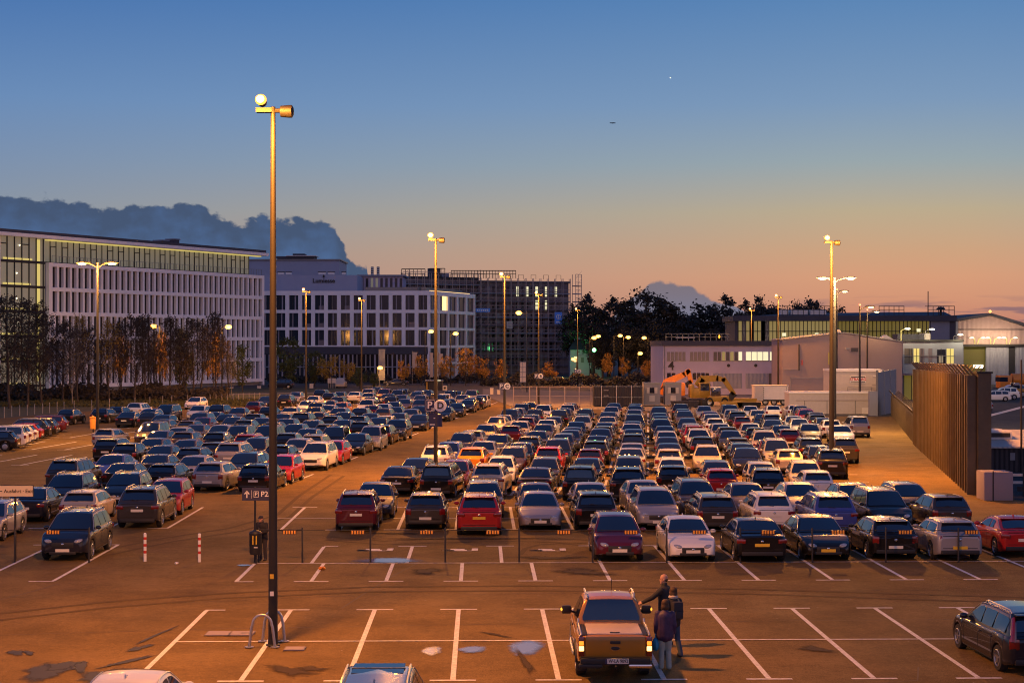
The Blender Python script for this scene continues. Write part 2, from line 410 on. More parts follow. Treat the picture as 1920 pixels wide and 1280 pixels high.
def make_car(t):                               # one car of each kind at each level of detail, all its parts
    s = Car(SPEC[t]); W, H = s.W, s.H
    P = []                                    # (name, mesh, location, rotation z, lowest level, facing needed, sub-parts)
    def add(name, me, loc=(0, 0, 0), rz=0, lv=0, face='', sub=None): P.append((name, me, loc, rz, lv, face, sub))
    body = s.body(PAINT['k'][1])
    add('windscreen', s.screen(s.A, s.B), face='F')
    yD = s.D+0.02
    add('rear_window', s.screen(yD, s.C, lo=0.12 if s.tail == 'hatch' else 0.05, side=0.10 if s.tail == 'hatch' else .075), face='B')
    for sg in (-1, 1):
        for k, (y0, y1) in enumerate(s.side_panes()):
            add('side_window', s.side_glass(sg, y0, y1), lv=0)
    ww = 0.205
    wn, wf, rm = wheel_mesh(s.rw, ww), whole_wheel(s.rw, ww), rim_mesh(s.rw, ww)
    for sg in (-1, 1):
        for y in (s.yf, s.yr):
            x = sg*(W/2-ww/2-0.015)
            add('wheel', (wn, wf), (x, y, s.rw), 0 if sg > 0 else math.pi, 0, '', [('rim', rm)])
    n = s.nose
    for sg in (-1, 1):
        Tm = Matrix.Rotation(sg*-0.62, 4, 'Z') @ Matrix.Rotation(-0.25, 4, 'X')
        add('headlight', blob(None, (0.25, 0.11, 0.092), 'headlamp', Tm), (sg*W*0.335, s.f-0.17, n-0.115), 0, 0, 'F')
        tall = t in ('E', 'U', 'V', 'H')
        if t == 'C': me = blob(None, (0.11, 0.06, 0.16), 'taillamp')
        else: me = rbox(-.17, .17, -.07, .07, -.085, .085, 'taillamp', .045) if t in ('S', 'K', 'U') else rbox(-.13, .13, -.07, .07, -.14, .14, 'taillamp', .05)
        add('taillight', me, (sg*(W*0.395), s.r+0.075, s.br-0.20), sg*-0.0+(0.42*sg), 0, 'B')
        add('wing_mirror', blob(None, (0.115, 0.075, 0.075), PAINT['k'][1]), (sg*(W/2+0.06), s.A-0.34, s.bf+0.07), sg*0.2, 0, '')
        add('fog_lamp', blob(None, (0.07, 0.04, 0.045), 'headlamp'), (sg*W*0.35, s.f-0.11, 0.37), 0, 2, 'F')
        tp = []
        for q in range(15):
            y = s.D+.02+(s.A-.04-s.D)*q/14; z = interp(s.roof, y); h = max(z-s.belt(y)+.05, .01); x = s.hw(y, z-h*.05)-.006
            tp.append((sg*x, s.bow(x, y), z-h*.035+.004))
        add('roof_edge_glint', MB().tube(tp, .013, 'edge_glint', 5).mesh('trim', True))  # bright tube stands in for sky reflected along the roof edge
        if t in ('U', 'E', 'V'):
            tb = MB(); xr = W/2*0.66
            tb.tube([(sg*xr, s.C+0.15, H-0.03), (sg*xr, s.C+0.28, H+0.045), (sg*xr, s.B-0.38, H+0.045), (sg*xr, s.B-0.22, H-0.02)], 0.022, 'galvanised' if t != 'V' else 'black_plastic', 6)
            add('roof_rail', tb.mesh('rail', True), lv=1)
        for k, y in enumerate((s.B-0.55, s.B-1.40)):
            if k and t in ('C', 'K'): continue
            add('door_handle', rbox(-.012, .012, -.09, .09, -.016, .016, PAINT['k'][1], .008), (sg*(W/2+0.006), y, s.bf-0.14), 0, 2)
    add('grille', rbox(-.42, .42, -.05, .04, -.105, .105, 'black_plastic', .04), (0, s.f-0.03, n-0.235), 0, 0, 'F')
    for sg in (-1, 1): add('air_intake', rbox(-.14, .14, -.04, .03, -.055, .055, 'black_plastic', .025), (sg*W*.33, s.f-.075, .40), -sg*.35, 1, 'F')
    add('air_intake', rbox(-.50, .50, -.05, .02, -.06, .06, 'black_plastic', .03), (0, s.f-0.01, 0.33), 0, 1, 'F')
    add('badge', blob(None, (0.06, 0.02, 0.05), 'chrome', None, 10, 6), (0, s.f+0.004, n-0.20), 0, 2, 'F')
    add('badge', blob(None, (0.055, 0.02, 0.05), 'chrome', None, 10, 6), (0, s.r-0.004, s.br-0.20), 0, 2, 'B')
    add('number_plate', plate_mesh(), (0, s.f+0.012, 0.43), 0, 0, 'F', None)
    zp = s.br-0.33 if t in ('S', 'U', 'E', 'K') else 0.50
    add('number_plate', plate_mesh(), (0, s.r-0.012, max(zp, 0.52)), 0, 0, 'B')
    add('rear_bumper', rbox(-W*.40, W*.40, -.06, .05, -.075, .075, 'black_plastic', .035), (0, s.r+0.035, 0.36), 0, 0, 'B')
    add('door_sill', rbox(-W/2*.985, W/2*.985, s.yr+s.ra+.02, s.yf-s.ra-.02, s.sill-.02, s.sill+.08, 'black_plastic', .02), lv=2)
    def seam(y, z0, z1):
        for sg in (-1, 1):
            sm = MB(); n = 6; pts = []
            for i in range(n+1):
                z = z0+(z1-z0)*i/n; zl, zd = s.low(y), interp(s.deck, y); t = (z-zl)/(zd-zl); w = W/2*interp(s.wid, y)*interp(prof_, max(0, min(1, t)))+.004
                pts.append((sg*w, y, z))
            for a, b in zip(pts, pts[1:]): sm.quad((a[0], y-.011, a[2]), (a[0], y+.011, a[2]), (b[0], y+.011, b[2]), (b[0], y-.011, b[2]), 'seam')
            add('door_gap', sm.mesh('gap'), lv=2)
    prof_ = [(0.0, 0.96), (0.03, 0.985), (0.16, 0.995), (0.38, 1.0), (0.58, 1.0), (0.66, 0.992), (0.85, 0.975), (0.95, 0.945), (1.0, 0.87)]
    bp = s.B-0.44; seam(bp, s.sill+.12, s.bf-.03); seam(s.A-.10, s.sill+.12, s.bf-.05)
    if t not in ('C', 'K'): seam(bp-.95, s.yr*0+max(s.sill+.12, s.low(bp-.95)+.02), s.br-.03)
    for z, hw_s in ((s.br-.06, .80), (.50, .80)):
        sm = MB().quad((-W/2*hw_s*.9, s.r-.006, z-.010), (W/2*hw_s*.9, s.r-.006, z-.010), (W/2*hw_s*.9, s.r-.006, z+.010), (-W/2*hw_s*.9, s.r-.006, z+.010), 'seam')
        add('tailgate_gap', sm.mesh('gap'), lv=2, face='B')
    an = MB(); an.prism([(-.012, s.C+.18, H+.02), (-.012, s.C+.42, H+.02), (-.012, s.C+.20, H+.085)], (.024, 0, 0), PAINT['k'][1])
    add('aerial', an.mesh('aerial'), lv=2)
    if s.tail == 'hatch':
        add('spoiler', rbox(-W*.33, W*.33, -.10, .10, -.018, .018, PAINT['k'][1], .015), (0, s.C-0.06, H-0.035), 0, 1)
        add('rear_wiper', MB().tube([(0, 0, 0), (-.30, 0.0, 0.05)], .009, 'black_plastic', 5).mesh('w'), (0, s.D+.03, s.br+.08), 0, 2, 'B')
    return s, body, P
LIB = {t: make_car(t) for t in SPEC}
MMAT = {}
def recolour(o, paint):                        # same mesh, own paint: the slot is linked to the object
    for i, sl in enumerate(o.material_slots):
        if sl.material == PAINT['k'][1]:
            sl.link = 'OBJECT'; sl.material = paint
rng = random.Random(11)
def put_car(t, c, x, y, rz, level, facing, label, group, name=None, plate=None, paint=None):
    s, body, P = LIB[t]
    root = empty(name or s.kind.lower().replace(' ', '_'), (x, y, 0), rz)
    k = rng.uniform(0.975, 1.02); root.scale = (k*rng.uniform(.985, 1.015), k*rng.uniform(.965, 1.035), k*rng.uniform(.965, 1.035))
    tag(root, label, 'car', group)
    pm = paint or PAINT[c][1]
    b = link(bpy.data.objects.new('body', body), root); recolour(b, pm)
    skip_rails = t != 'U' and rng.random() < .4
    for (nm, me, loc, r, lv, fc, sub) in P:
        if lv > level: continue
        if fc and level < 2 and fc != facing: continue
        if nm == 'roof_rail' and skip_rails: continue
        if level == 0 and nm in ('door_handle',): continue
        mesh = me
        if isinstance(me, tuple): mesh = me[0] if level == 2 else me[1]
        o = link(bpy.data.objects.new(nm, mesh), root); o.location = loc; o.rotation_euler = (0, 0, r); recolour(o, pm)
        if nm == 'number_plate' and plate:
            o.material_slots[0].link = 'OBJECT'; o.material_slots[0].material = M[plate]
        if sub and level == 2:
            for sn, sm in sub: link(bpy.data.objects.new(sn, sm), o)
    return root
# ------------------------------------------------------------------ camera, sky
cam = bpy.data.cameras.new('camera'); cam.sensor_width = 36; cam.lens = F/1920*36; cam.clip_end = 9000; cam.clip_start = 0.5
co = link(bpy.data.objects.new('camera', cam)); co.location = (0, 0, CH); co.rotation_euler = (R(90)+3.0/F, 0, 0)
sc.camera = co
sc.view_settings.view_transform = 'Standard'; sc.view_settings.look = 'None'
sc.view_settings.exposure = 0; sc.view_settings.gamma = 1
sc.cycles.max_bounces = 5; sc.cycles.diffuse_bounces = 2; sc.cycles.glossy_bounces = 3; sc.cycles.transparent_max_bounces = 4
sc.cycles.sample_clamp_indirect = 4; sc.cycles.sample_clamp_direct = 30; sc.cycles.use_denoising = True
sc.cycles.use_light_tree = True; sc.cycles.filter_width = 1.1

w = bpy.data.worlds.new('World'); sc.world = w; w.use_nodes = True
nt = w.node_tree; nd = nt.nodes; lk = nt.links
bg = nd['Background']
def N(t, **k):
    n = nd.new(t)
    for a, b in k.items(): setattr(n, a, b)
    return n
def math_(op, a, b=None, c=None, clamp=False):
    n = N('ShaderNodeMath', operation=op, use_clamp=clamp)
    for i, v in enumerate((a, b, c)):
        if v is None: continue
        if isinstance(v, (int, float)): n.inputs[i].default_value = v
        else: lk.new(v, n.inputs[i])
    return n.outputs[0]
def ramp(fac, stops):
    n = N('ShaderNodeValToRGB'); e = n.color_ramp.elements; n.color_ramp.interpolation = 'EASE'
    n.color_ramp.interpolation = 'LINEAR'
    while len(e) < len(stops): e.new(0.5)
    for s_, (p, c) in zip(e, stops): s_.position = p; s_.color = (*lin(*c), 1)
    lk.new(fac, n.inputs[0]); return n.outputs[0]
def mix(f, a, b):
    n = N('ShaderNodeMix', data_type='RGBA')
    lk.new(f, n.inputs['Factor'])
    for v, i in ((a, 6), (b, 7)):
        if isinstance(v, tuple): n.inputs[i].default_value = (*v, 1)
        else: lk.new(v, n.inputs[i])
    return n.outputs[2]
tc = N('ShaderNodeTexCoord'); sx = N('ShaderNodeSeparateXYZ'); lk.new(tc.outputs['Generated'], sx.inputs[0])
X, Y, Z = sx.outputs
az = math_('MULTIPLY', math_('ARCTAN2', X, Y), 180/math.pi)          # degrees east of the viewing direction
el = math_('MULTIPLY', math_('ARCSINE', Z), 180/math.pi)
def e2(d): return (max(d, 0)/90)**0.5                                  # finer steps near the horizon
elf = math_('POWER', math_('DIVIDE', math_('MAXIMUM', el, 0.0), 90.0), 0.5)
WARM = [(0, (172, 108, 104)), (.45, (190, 120, 106)), (1.0, (203, 138, 113)), (1.6, (212, 150, 118)), (2.3, (215, 157, 122)), (3.2, (206, 163, 128)), (4.6, (188, 171, 142)), (6.3, (153, 167, 172)), (8.4, (124, 153, 186)), (12.2, (88, 132, 182)), (22, (58, 104, 168)), (45, (46, 82, 140)), (90, (40, 68, 120))]
COOL = [(0, (138, 124, 130)), (.45, (142, 126, 130)), (1.0, (150, 132, 132)), (1.6, (156, 138, 134)), (2.3, (158, 142, 138)), (3.2, (154, 146, 146)), (4.6, (139, 149, 162)), (6.3, (124, 145, 174)), (8.4, (106, 140, 184)), (12.2, (72, 116, 175)), (22, (52, 98, 166)), (45, (48, 86, 146)), (90, (40, 68, 120))]
rw_ = ramp(elf, [(e2(d), c) for d, c in WARM]); rc_ = ramp(elf, [(e2(d), c) for d, c in COOL])
side = N('ShaderNodeMapRange'); lk.new(math_('ABSOLUTE', math_('SUBTRACT', az, 14.0)), side.inputs['Value'])
side.inputs['From Min'].default_value = 2; side.inputs['From Max'].default_value = 32; side.inputs['To Min'].default_value = 0; side.inputs['To Max'].default_value = 1
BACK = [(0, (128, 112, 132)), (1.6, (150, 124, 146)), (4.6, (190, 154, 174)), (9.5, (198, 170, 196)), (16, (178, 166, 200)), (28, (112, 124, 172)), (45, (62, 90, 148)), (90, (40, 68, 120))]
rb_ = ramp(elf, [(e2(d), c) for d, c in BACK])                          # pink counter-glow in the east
sky = mix(side.outputs[0], rw_, rc_)
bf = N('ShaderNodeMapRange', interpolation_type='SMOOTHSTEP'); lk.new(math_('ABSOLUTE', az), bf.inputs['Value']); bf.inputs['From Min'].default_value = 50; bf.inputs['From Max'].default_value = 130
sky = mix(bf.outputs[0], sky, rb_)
# clouds: a long cumulus bank low in the west, a small one further on, thin streaks
cv = N('ShaderNodeCombineXYZ'); lk.new(az, cv.inputs[0]); lk.new(math_('MULTIPLY', el, 1.25), cv.inputs[1])
def noise(scale, detail, rough=0.6, off=0.0):
    n = N('ShaderNodeTexNoise'); n.inputs['Scale'].default_value = scale; n.inputs['Detail'].default_value = detail; n.inputs['Roughness'].default_value = rough
    v = N('ShaderNodeVectorMath', operation='ADD'); lk.new(cv.outputs[0], v.inputs[0]); v.inputs[1].default_value = (off, off*.7, 0); lk.new(v.outputs[0], n.inputs['Vector'])
    return n.outputs['Fac']
def puffs(scale, off):
    n = N('ShaderNodeTexVoronoi', feature='SMOOTH_F1'); n.inputs['Scale'].default_value = scale; n.inputs['Smoothness'].default_value = 0.35
    v = N('ShaderNodeVectorMath', operation='ADD'); lk.new(cv.outputs[0], v.inputs[0]); v.inputs[1].default_value = (off, off, 0); lk.new(v.outputs[0], n.inputs['Vector'])
    return n.outputs['Distance']
A_ = lambda px: math.degrees(math.atan((px-960)/F))
E_ = lambda py: math.degrees(math.atan((HZ-py)/F))
def profile(pts, lo, hi):                                              # cloud top height against azimuth
    n = N('ShaderNodeFloatCurve'); c = n.mapping.curves[0]
    ps = [((A_(x)-lo)/(hi-lo), max(0, E_(y)/10)) for x, y in pts]
    c.points[0].location = ps[0]; c.points[1].location = ps[-1]
    for p in ps[1:-1]: c.points.new(*p)
    for p in c.points: p.handle_type = 'AUTO_CLAMPED'
    n.mapping.update()
    lk.new(math_('DIVIDE', math_('SUBTRACT', az, lo), hi-lo), n.inputs['Value'])
    return math_('MULTIPLY', n.outputs[0], 10.0)
def smooth(v, a, b):
    n = N('ShaderNodeMapRange', interpolation_type='SMOOTHSTEP'); lk.new(v, n.inputs['Value'])
    n.inputs['From Min'].default_value = a; n.inputs['From Max'].default_value = b; return n.outputs[0]
rag = math_('ADD', math_('MULTIPLY', math_('SUBTRACT', noise(1.3, 7, .56), 0.5), 1.25), math_('MULTIPLY', math_('SUBTRACT', 0.36, puffs(1.5, 3.1)), 0.34))
bank = profile([(-1500, 420), (-900, 395), (-300, 385), (0, 372), (90, 383), (200, 393), (280, 392), (345, 386), (400, 402), (440, 415), (520, 410), (590, 412), (625, 424), (642, 452), (662, 484), (690, 503), (712, 640), (800, 643)], -40, 0)
m1 = smooth(math_('SUBTRACT', math_('ADD', bank, rag), el), -0.06, 0.12)
hump = profile([(1000, 643), (1120, 612), (1165, 575), (1200, 546), (1238, 524), (1285, 537), (1320, 552), (1360, 566), (1400, 585), (1450, 615), (1500, 643)], -2, 14)
rag2 = math_('MULTIPLY', rag, 0.42)
m2 = math_('MULTIPLY', smooth(math_('SUBTRACT', math_('ADD', hump, rag2), el), -0.02, 0.10), 0.85)
# streak layer
sv = N('ShaderNodeCombineXYZ'); lk.new(math_('MULTIPLY', az, 0.35), sv.inputs[0]); lk.new(math_('MULTIPLY', el, 3.2), sv.inputs[1])
sn = N('ShaderNodeTexNoise'); sn.inputs['Scale'].default_value = 1.5; sn.inputs['Detail'].default_value = 7; lk.new(sv.outputs[0], sn.inputs['Vector'])
band = math_('MULTIPLY', math_('MULTIPLY', smooth(az, 5.5, 12.0), smooth(el, 1.75, 1.15)), smooth(el, 0.0, 0.5))
m3 = math_('MULTIPLY', math_('MULTIPLY', smooth(sn.outputs['Fac'], 0.47, 0.62), band), 0.65)
depth = smooth(math_('SUBTRACT', math_('ADD', bank, math_('MULTIPLY', rag, 1.6)), el), 0.05, 1.9)
tone = noise(0.8, 7, .6, 7.0)
cl1 = mix(math_('ADD', math_('MULTIPLY', depth, 0.75), math_('MULTIPLY', math_('SUBTRACT', tone, 0.5), 1.5), clamp=True), lin(70, 87, 116), lin(80, 108, 152))
cl2 = mix(smooth(el, 0.5, 2.1), lin(104, 122, 152), lin(104, 108, 126))
c = mix(m3, sky, lin(108, 92, 112))
c = mix(m2, c, cl2)
c = mix(m1, c, cl1)
below = smooth(el, 0.0, -1.0)
c = mix(below, c, lin(60, 50, 50))
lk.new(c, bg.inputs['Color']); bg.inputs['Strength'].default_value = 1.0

# ------------------------------------------------------------------ lot directions
TF, TR = R(-1.14), R(4.84)                                             # front rows and rear blocks run in slightly different directions
def xy(u, v, t): return (u*math.cos(t)+v*math.sin(t), -u*math.sin(t)+v*math.cos(t))
def uvp(px, py, t):
    x, y = gp(px, py); return (x*math.cos(t)-y*math.sin(t), x*math.sin(t)+y*math.cos(t))

# ------------------------------------------------------------------ ground
def asphalt(name, base, warm, stain=0.35, speck=True):
    m = mat(name, base, 0.9, spec=0.06); nt = m.node_tree; p = nt.nodes['Principled BSDF']
    tc = nt.nodes.new('ShaderNodeTexCoord'); out = None
    def nz(s, d, r=.6):
        n = nt.nodes.new('ShaderNodeTexNoise'); n.inputs['Scale'].default_value = s; n.inputs['Detail'].default_value = d; n.inputs['Roughness'].default_value = r
        nt.links.new(tc.outputs['Object'], n.inputs['Vector']); return n.outputs['Fac']
    def mr(v, a, b, c_, d):
        n = nt.nodes.new('ShaderNodeMapRange'); n.inputs[1].default_value = a; n.inputs[2].default_value = b; n.inputs[3].default_value = c_; n.inputs[4].default_value = d
        nt.links.new(v, n.inputs[0]); return n.outputs[0]
    def mul(a, b):
        n = nt.nodes.new('ShaderNodeMath'); n.operation = 'MULTIPLY'; nt.links.new(a, n.inputs[0]); nt.links.new(b, n.inputs[1]); return n.outputs[0]
    f = mul(mr(nz(6.5, 6, .75), .3, .7, .78, 1.22), mul(mul(mr(nz(0.07, 3), .3, .7, 1-stain*.6, 1+stain*.6), mr(nz(0.55, 6, .7), .28, .72, 1-stain, 1+stain*.5)), mr(nz(26, 4, .85), .3, .7, 0.55, 1.45)))
    sc_ = nt.nodes.new('ShaderNodeVectorMath'); sc_.operation = 'SCALE'; sc_.inputs[0].default_value = base; nt.links.new(f, sc_.inputs['Scale'])
    last = sc_.outputs[0]
    if speck:                                                             # pale grit and gum spots
        vo = nt.nodes.new('ShaderNodeTexVoronoi'); vo.inputs['Scale'].default_value = 3.2; nt.links.new(tc.outputs['Object'], vo.inputs['Vector'])
        k = mr(vo.outputs['Distance'], 0.05, 0.085, 1, 0)
        k2 = mr(nz(1.7, 3), .55, .63, 0, .8)
        mx = nt.nodes.new('ShaderNodeMix'); mx.data_type = 'RGBA'; nt.links.new(mul(k, k2), mx.inputs[0]); nt.links.new(last, mx.inputs[6]); mx.inputs[7].default_value = (.42, .40, .37, 1)
        last = mx.outputs[2]
    nt.links.new(last, p.inputs['Base Color'])
    nt.links.new(mr(nz(0.35, 4), .3, .7, 0.78, 0.97), p.inputs['Roughness'])
    b = nt.nodes.new('ShaderNodeBump'); b.inputs['Strength'].default_value = 0.35; b.inputs['Distance'].default_value = 0.012
    nt.links.new(nz(45, 4, .8), b.inputs['Height']); nt.links.new(b.outputs['Normal'], p.inputs['Normal'])
    return m
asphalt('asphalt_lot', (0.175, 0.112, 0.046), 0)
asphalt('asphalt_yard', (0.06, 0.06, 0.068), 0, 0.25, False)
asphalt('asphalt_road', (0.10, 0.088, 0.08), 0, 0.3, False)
mat('soil', (0.055, 0.05, 0.04), 0.95, var=0.4, vs=0.05)
mat('turf', (0.05, 0.052, 0.018), 0.95, var=0.45, vs=0.5, bump=0.5, bs=4)
mat('gravel_strip', (0.20, 0.16, 0.12), 0.95, var=0.4, vs=1.5)
def sheet(name, pts, z, m, kind='structure'):
    o = MB().poly([(x, y, z) for x, y in pts], m).build(name); o.data.update()
    if o.data.polygons[0].normal.z < 0: o.data.flip_normals()
    o['kind'] = kind; return o
sheet('ground', [(-3500, -200), (3500, -200), (3500, 7000), (-3500, 7000)], 0.0, 'soil')
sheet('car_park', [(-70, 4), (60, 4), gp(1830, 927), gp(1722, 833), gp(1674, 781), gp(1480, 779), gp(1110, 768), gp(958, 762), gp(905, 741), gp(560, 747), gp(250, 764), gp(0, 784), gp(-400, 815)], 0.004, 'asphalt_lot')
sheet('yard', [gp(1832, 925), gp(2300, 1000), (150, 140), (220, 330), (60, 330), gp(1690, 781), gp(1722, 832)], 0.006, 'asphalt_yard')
sheet('verge', [gp(-500, 818), gp(0, 783.5), gp(250, 763.5), gp(560, 746.5), gp(640, 738), gp(640, 722), gp(-700, 722)], 0.008, 'turf')
sheet('footpath', [gp(-300, 752), gp(100, 746), gp(420, 741), gp(590, 737), gp(590, 735.5), gp(420, 738), gp(100, 743), gp(-300, 748)], 0.016, 'gravel_strip')
sheet('service_road', [gp(300, 727), gp(960, 727), gp(1240, 735), gp(1240, 722), gp(900, 716), gp(300, 716)], 0.012, 'asphalt_road')
sheet('site_ground', [gp(958, 761), gp(1110, 767), gp(1480, 778), gp(1480, 742), gp(1240, 736), gp(905, 729), gp(905, 740)], 0.010, 'gravel_strip')

# painted markings: each block of bays is one sheet of line paint
def lines(name, L, t, z=0.012, m='line_paint'):                        # L: (u0, v0, u1, v1, width)
    mb = MB()
    for u0, v0, u1, v1, wd in L:
        a, b = Vector((*xy(u0, v0, t), z)), Vector((*xy(u1, v1, t), z))
        d = (b-a).normalized(); n = Vector((-d.y, d.x, 0))*wd/2
        mb.quad(a+n, a-n, b-n, b+n, m)
    o = mb.build(name)
    for p in o.data.polygons:
        if p.normal.z < 0: p.flip()
    return struct(o)
U0, ST = -0.645, 2.512
L = []
for k in range(-3, 8):
    u = U0+ST*k
    L.append((u, 38.2, u, 48.2, .13))
    for v in (38.2, 48.2): L.append((u-(.55 if k > -3 else .05), v+(.08 if v > 40 else -.08), u+.55, v+(.08 if v > 40 else -.08), .13))
lines('bay_markings', L, TF)
lines('bay_markings', [(U0-ST*3, 43.17, 15.2, 43.17, .10)], TF, 0.016)
L = []
for k in range(-3, 9):
    u = U0+ST*k
    L.append((u, 54.1, u, 58.38, .13)); L.append((u-(.58 if k > -3 else .05), 54.0, u+.58, 54.0, .13))
    if k >= 2: L.append((u, 58.5, u, 63.2, .13)); L.append((u-.5, 63.3, u+.5, 63.3, .13))
for u in (-6.13, -2.66, 0.79): L.append((u, 58.5, u, 63.2, .13)); L.append((u-.55*(u > -6), 63.3, u+.55, 63.3, .13))
lines('bay_markings', L, TF)
lines('bay_markings', [(-8.1, 58.44, 21.5, 58.44, .10)], TF, 0.016)
L = []
for k in range(-3, 9):
    u = -1.03+2.5*k
    L.append((u, 69.0, u, 78.3, .14))
    for v in (68.9, 78.4): L.append((u-.6, v, u+.6, v, .14))
lines('bay_markings', L, TF)
lines('bay_markings', [(-9.5, 73.4, 20.5, 73.4, .10)], TF, 0.016)
L = []
for u in (-14.35, -16.9, -19.45, -22): L += [(u, 54.3, u, 63.9, .13), (u-.8, 54.2, u+.05, 54.2, .13), (u-.8, 64.0, u+.05, 64.0, .13)]
for u in (-13.5, -16.05, -18.6, -21.2): L += [(u, 69.8, u, 78.5, .13), (u-.9, 69.7, u+.05, 69.7, .13)]
lines('bay_markings', L, TF)
L = []
for j in range(9):
    for k in range(0, 12):
        u = -20.35-2.58*k
        if j == 0 and k > 4: continue
        L.append((u, 87.2+15*j, u, 96.6+15*j, .15))
        if k: L += [(u-.6, 87.1+15*j, u+.6, 87.1+15*j, .14)]
lines('bay_markings', L, TR)
L = []
for j in range(7):
    for k in range(0, 12):
        u = -14.4+2.4*k
        L.append((u, 84.2+15*j, u, 93.8+15*j, .15)); L.append((u-.7, 84.1+15*j, u+.7, 84.1+15*j, .14)); L.append((u-.7, 93.9+15*j, u+.7, 93.9+15*j, .14))
lines('bay_markings', L, TR)
L = []
for k in range(9):                                                        # bays along the western edge
    x, y = -36.8-.35*k*.75, 119+2.85*k; L.append((x-5, y, x, y, .14))
lines('bay_markings', L, 0.0)
# charging-bay pictograms and an arrow painted on the wide bays
mb = MB()
for px in (866, 1031, 707):
    x, y = gp(px, 1030.5)
    for a, b, c_, d in ((-.75, -.30, -.35, -.05), (-.45, .10, -.02, .28), (-.75, .20, -.36, .0), (.38, .62, -.35, .42), (.20, .62, -.35, -.25)):
        mb.quad((x+a, y+c_, .012), (x+b, y+c_, .012), (x+b, y+d, .012), (x+a, y+d, .012), 'line_paint')
struct(mb.build('bay_symbols'))
# tarred seams, tyre marks
mat('tar', (0.105, 0.068, 0.032), 0.85); mat('tyre_mark', (0.115, 0.076, 0.036), 0.9, spec=.05)
def strip(name, pts, wd, m, z):
    mb = MB(); P_ = [Vector((*gp(*p), z)) for p in pts]
    for a, b in zip(P_, P_[1:]):
        n = Vector((-(b-a).y, (b-a).x, 0)).normalized()*wd/2; mb.quad(a+n, a-n, b-n, b+n, m)
    o = mb.build(name)
    for p in o.data.polygons:
        if p.normal.z < 0: p.flip()
    return struct(o)
for k, (pts, wd, m) in enumerate((([(0, 1124), (70, 1106), (110, 1094)], .05, 'tar'), ([(640, 1140), (735, 1080), (790, 1052)], .045, 'tar'), ([(1500, 1290), (1720, 1275), (1722, 1250)], .04, 'tar'), ([(0, 1190), (420, 1178), (900, 1170), (1500, 1163), (1920, 1160)], .035, 'tar'), ([(330, 1130), (600, 1118), (1000, 1112), (1500, 1108), (1920, 1104)], .03, 'tar'), ([(560, 930), (640, 940), (760, 936), (1000, 938)], .05, 'tar'),
        ([(620, 1006), (720, 1014), (840, 1009), (960, 1008), (1110, 1012)], .20, 'tyre_mark'), ([(610, 1012), (720, 1021), (850, 1016), (960, 1014), (1100, 1018)], .20, 'tyre_mark'), ([(975, 1040), (985, 1028), (1010, 1021), (1050, 1018), (1095, 1022), (1110, 1030)], .22, 'tyre_mark'), ([(150, 1040), (300, 1010), (430, 990), (520, 965), (560, 930), (620, 890)], .22, 'tyre_mark'), ([(175, 1046), (325, 1015), (455, 995), (545, 968), (585, 932), (645, 892)], .22, 'tyre_mark'),
        ([(0, 1150), (200, 1128), (420, 1112), (700, 1100), (1000, 1098), (1400, 1104), (1920, 1120)], .24, 'tyre_mark'), ([(0, 1162), (200, 1139), (420, 1121), (700, 1109), (1000, 1107), (1400, 1113), (1920, 1130)], .24, 'tyre_mark'))):
    strip('tar_seam' if m == 'tar' else 'tyre_track', pts, wd, m, .0085+.0002*k)
# puddles, wet and oily patches
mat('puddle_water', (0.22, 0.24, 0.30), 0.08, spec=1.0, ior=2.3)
mat('wet_asphalt', (0.022, 0.017, 0.022), 0.6, spec=0.25)
mat('oil_patch', (0.060, 0.042, 0.028), 0.9, spec=0.1)
def patch(px, py, wx, wy, m, z=0.02, seed=0, rag=.18, rot=0.0, n=28):
    r_ = random.Random(seed); x, y = gp(px, py); pts = []
    ph = [r_.uniform(0, 6.28) for _ in range(5)]
    for i in range(n):
        t = 2*math.pi*i/n; q = 1+rag*(math.sin(2*t+ph[0])+.7*math.sin(3*t+ph[1])+.5*math.sin(5*t+ph[2])+.35*math.sin(9*t+ph[3]))
        a, b = wx*q*math.cos(t), wy*q*math.sin(t)
        pts.append((x+a*math.cos(rot)-b*math.sin(rot), y+a*math.sin(rot)+b*math.cos(rot)))
    return pts
def soft(name, edge0, edge1):                  # let a ground patch feather out towards its rim
    m = M[name]; nt = m.node_tree; p = nt.nodes['Principled BSDF']; out = nt.nodes['Material Output']
    at_ = nt.nodes.new('ShaderNodeAttribute'); at_.attribute_name = 'inner'
    tc = nt.nodes.new('ShaderNodeTexCoord'); n = nt.nodes.new('ShaderNodeTexNoise'); n.inputs['Scale'].default_value = 5; n.inputs['Detail'].default_value = 6; nt.links.new(tc.outputs['Object'], n.inputs['Vector'])
    a = nt.nodes.new('ShaderNodeMath'); a.operation = 'MULTIPLY_ADD'; nt.links.new(n.outputs['Fac'], a.inputs[0]); a.inputs[1].default_value = .6; nt.links.new(at_.outputs['Fac'], a.inputs[2])
    r = nt.nodes.new('ShaderNodeMapRange'); r.interpolation_type = 'SMOOTHSTEP'; r.inputs[1].default_value = edge0+.3; r.inputs[2].default_value = edge1+.3; nt.links.new(a.outputs[0], r.inputs[0])
    t = nt.nodes.new('ShaderNodeBsdfTransparent'); mx = nt.nodes.new('ShaderNodeMixShader'); nt.links.new(r.outputs[0], mx.inputs[0]); nt.links.new(t.outputs[0], mx.inputs[1]); nt.links.new(p.outputs[0], mx.inputs[2]); nt.links.new(mx.outputs[0], out.inputs['Surface'])
soft('puddle_water', 0.0, .55); soft('wet_asphalt', .0, .45); soft('oil_patch', 0.0, .7)
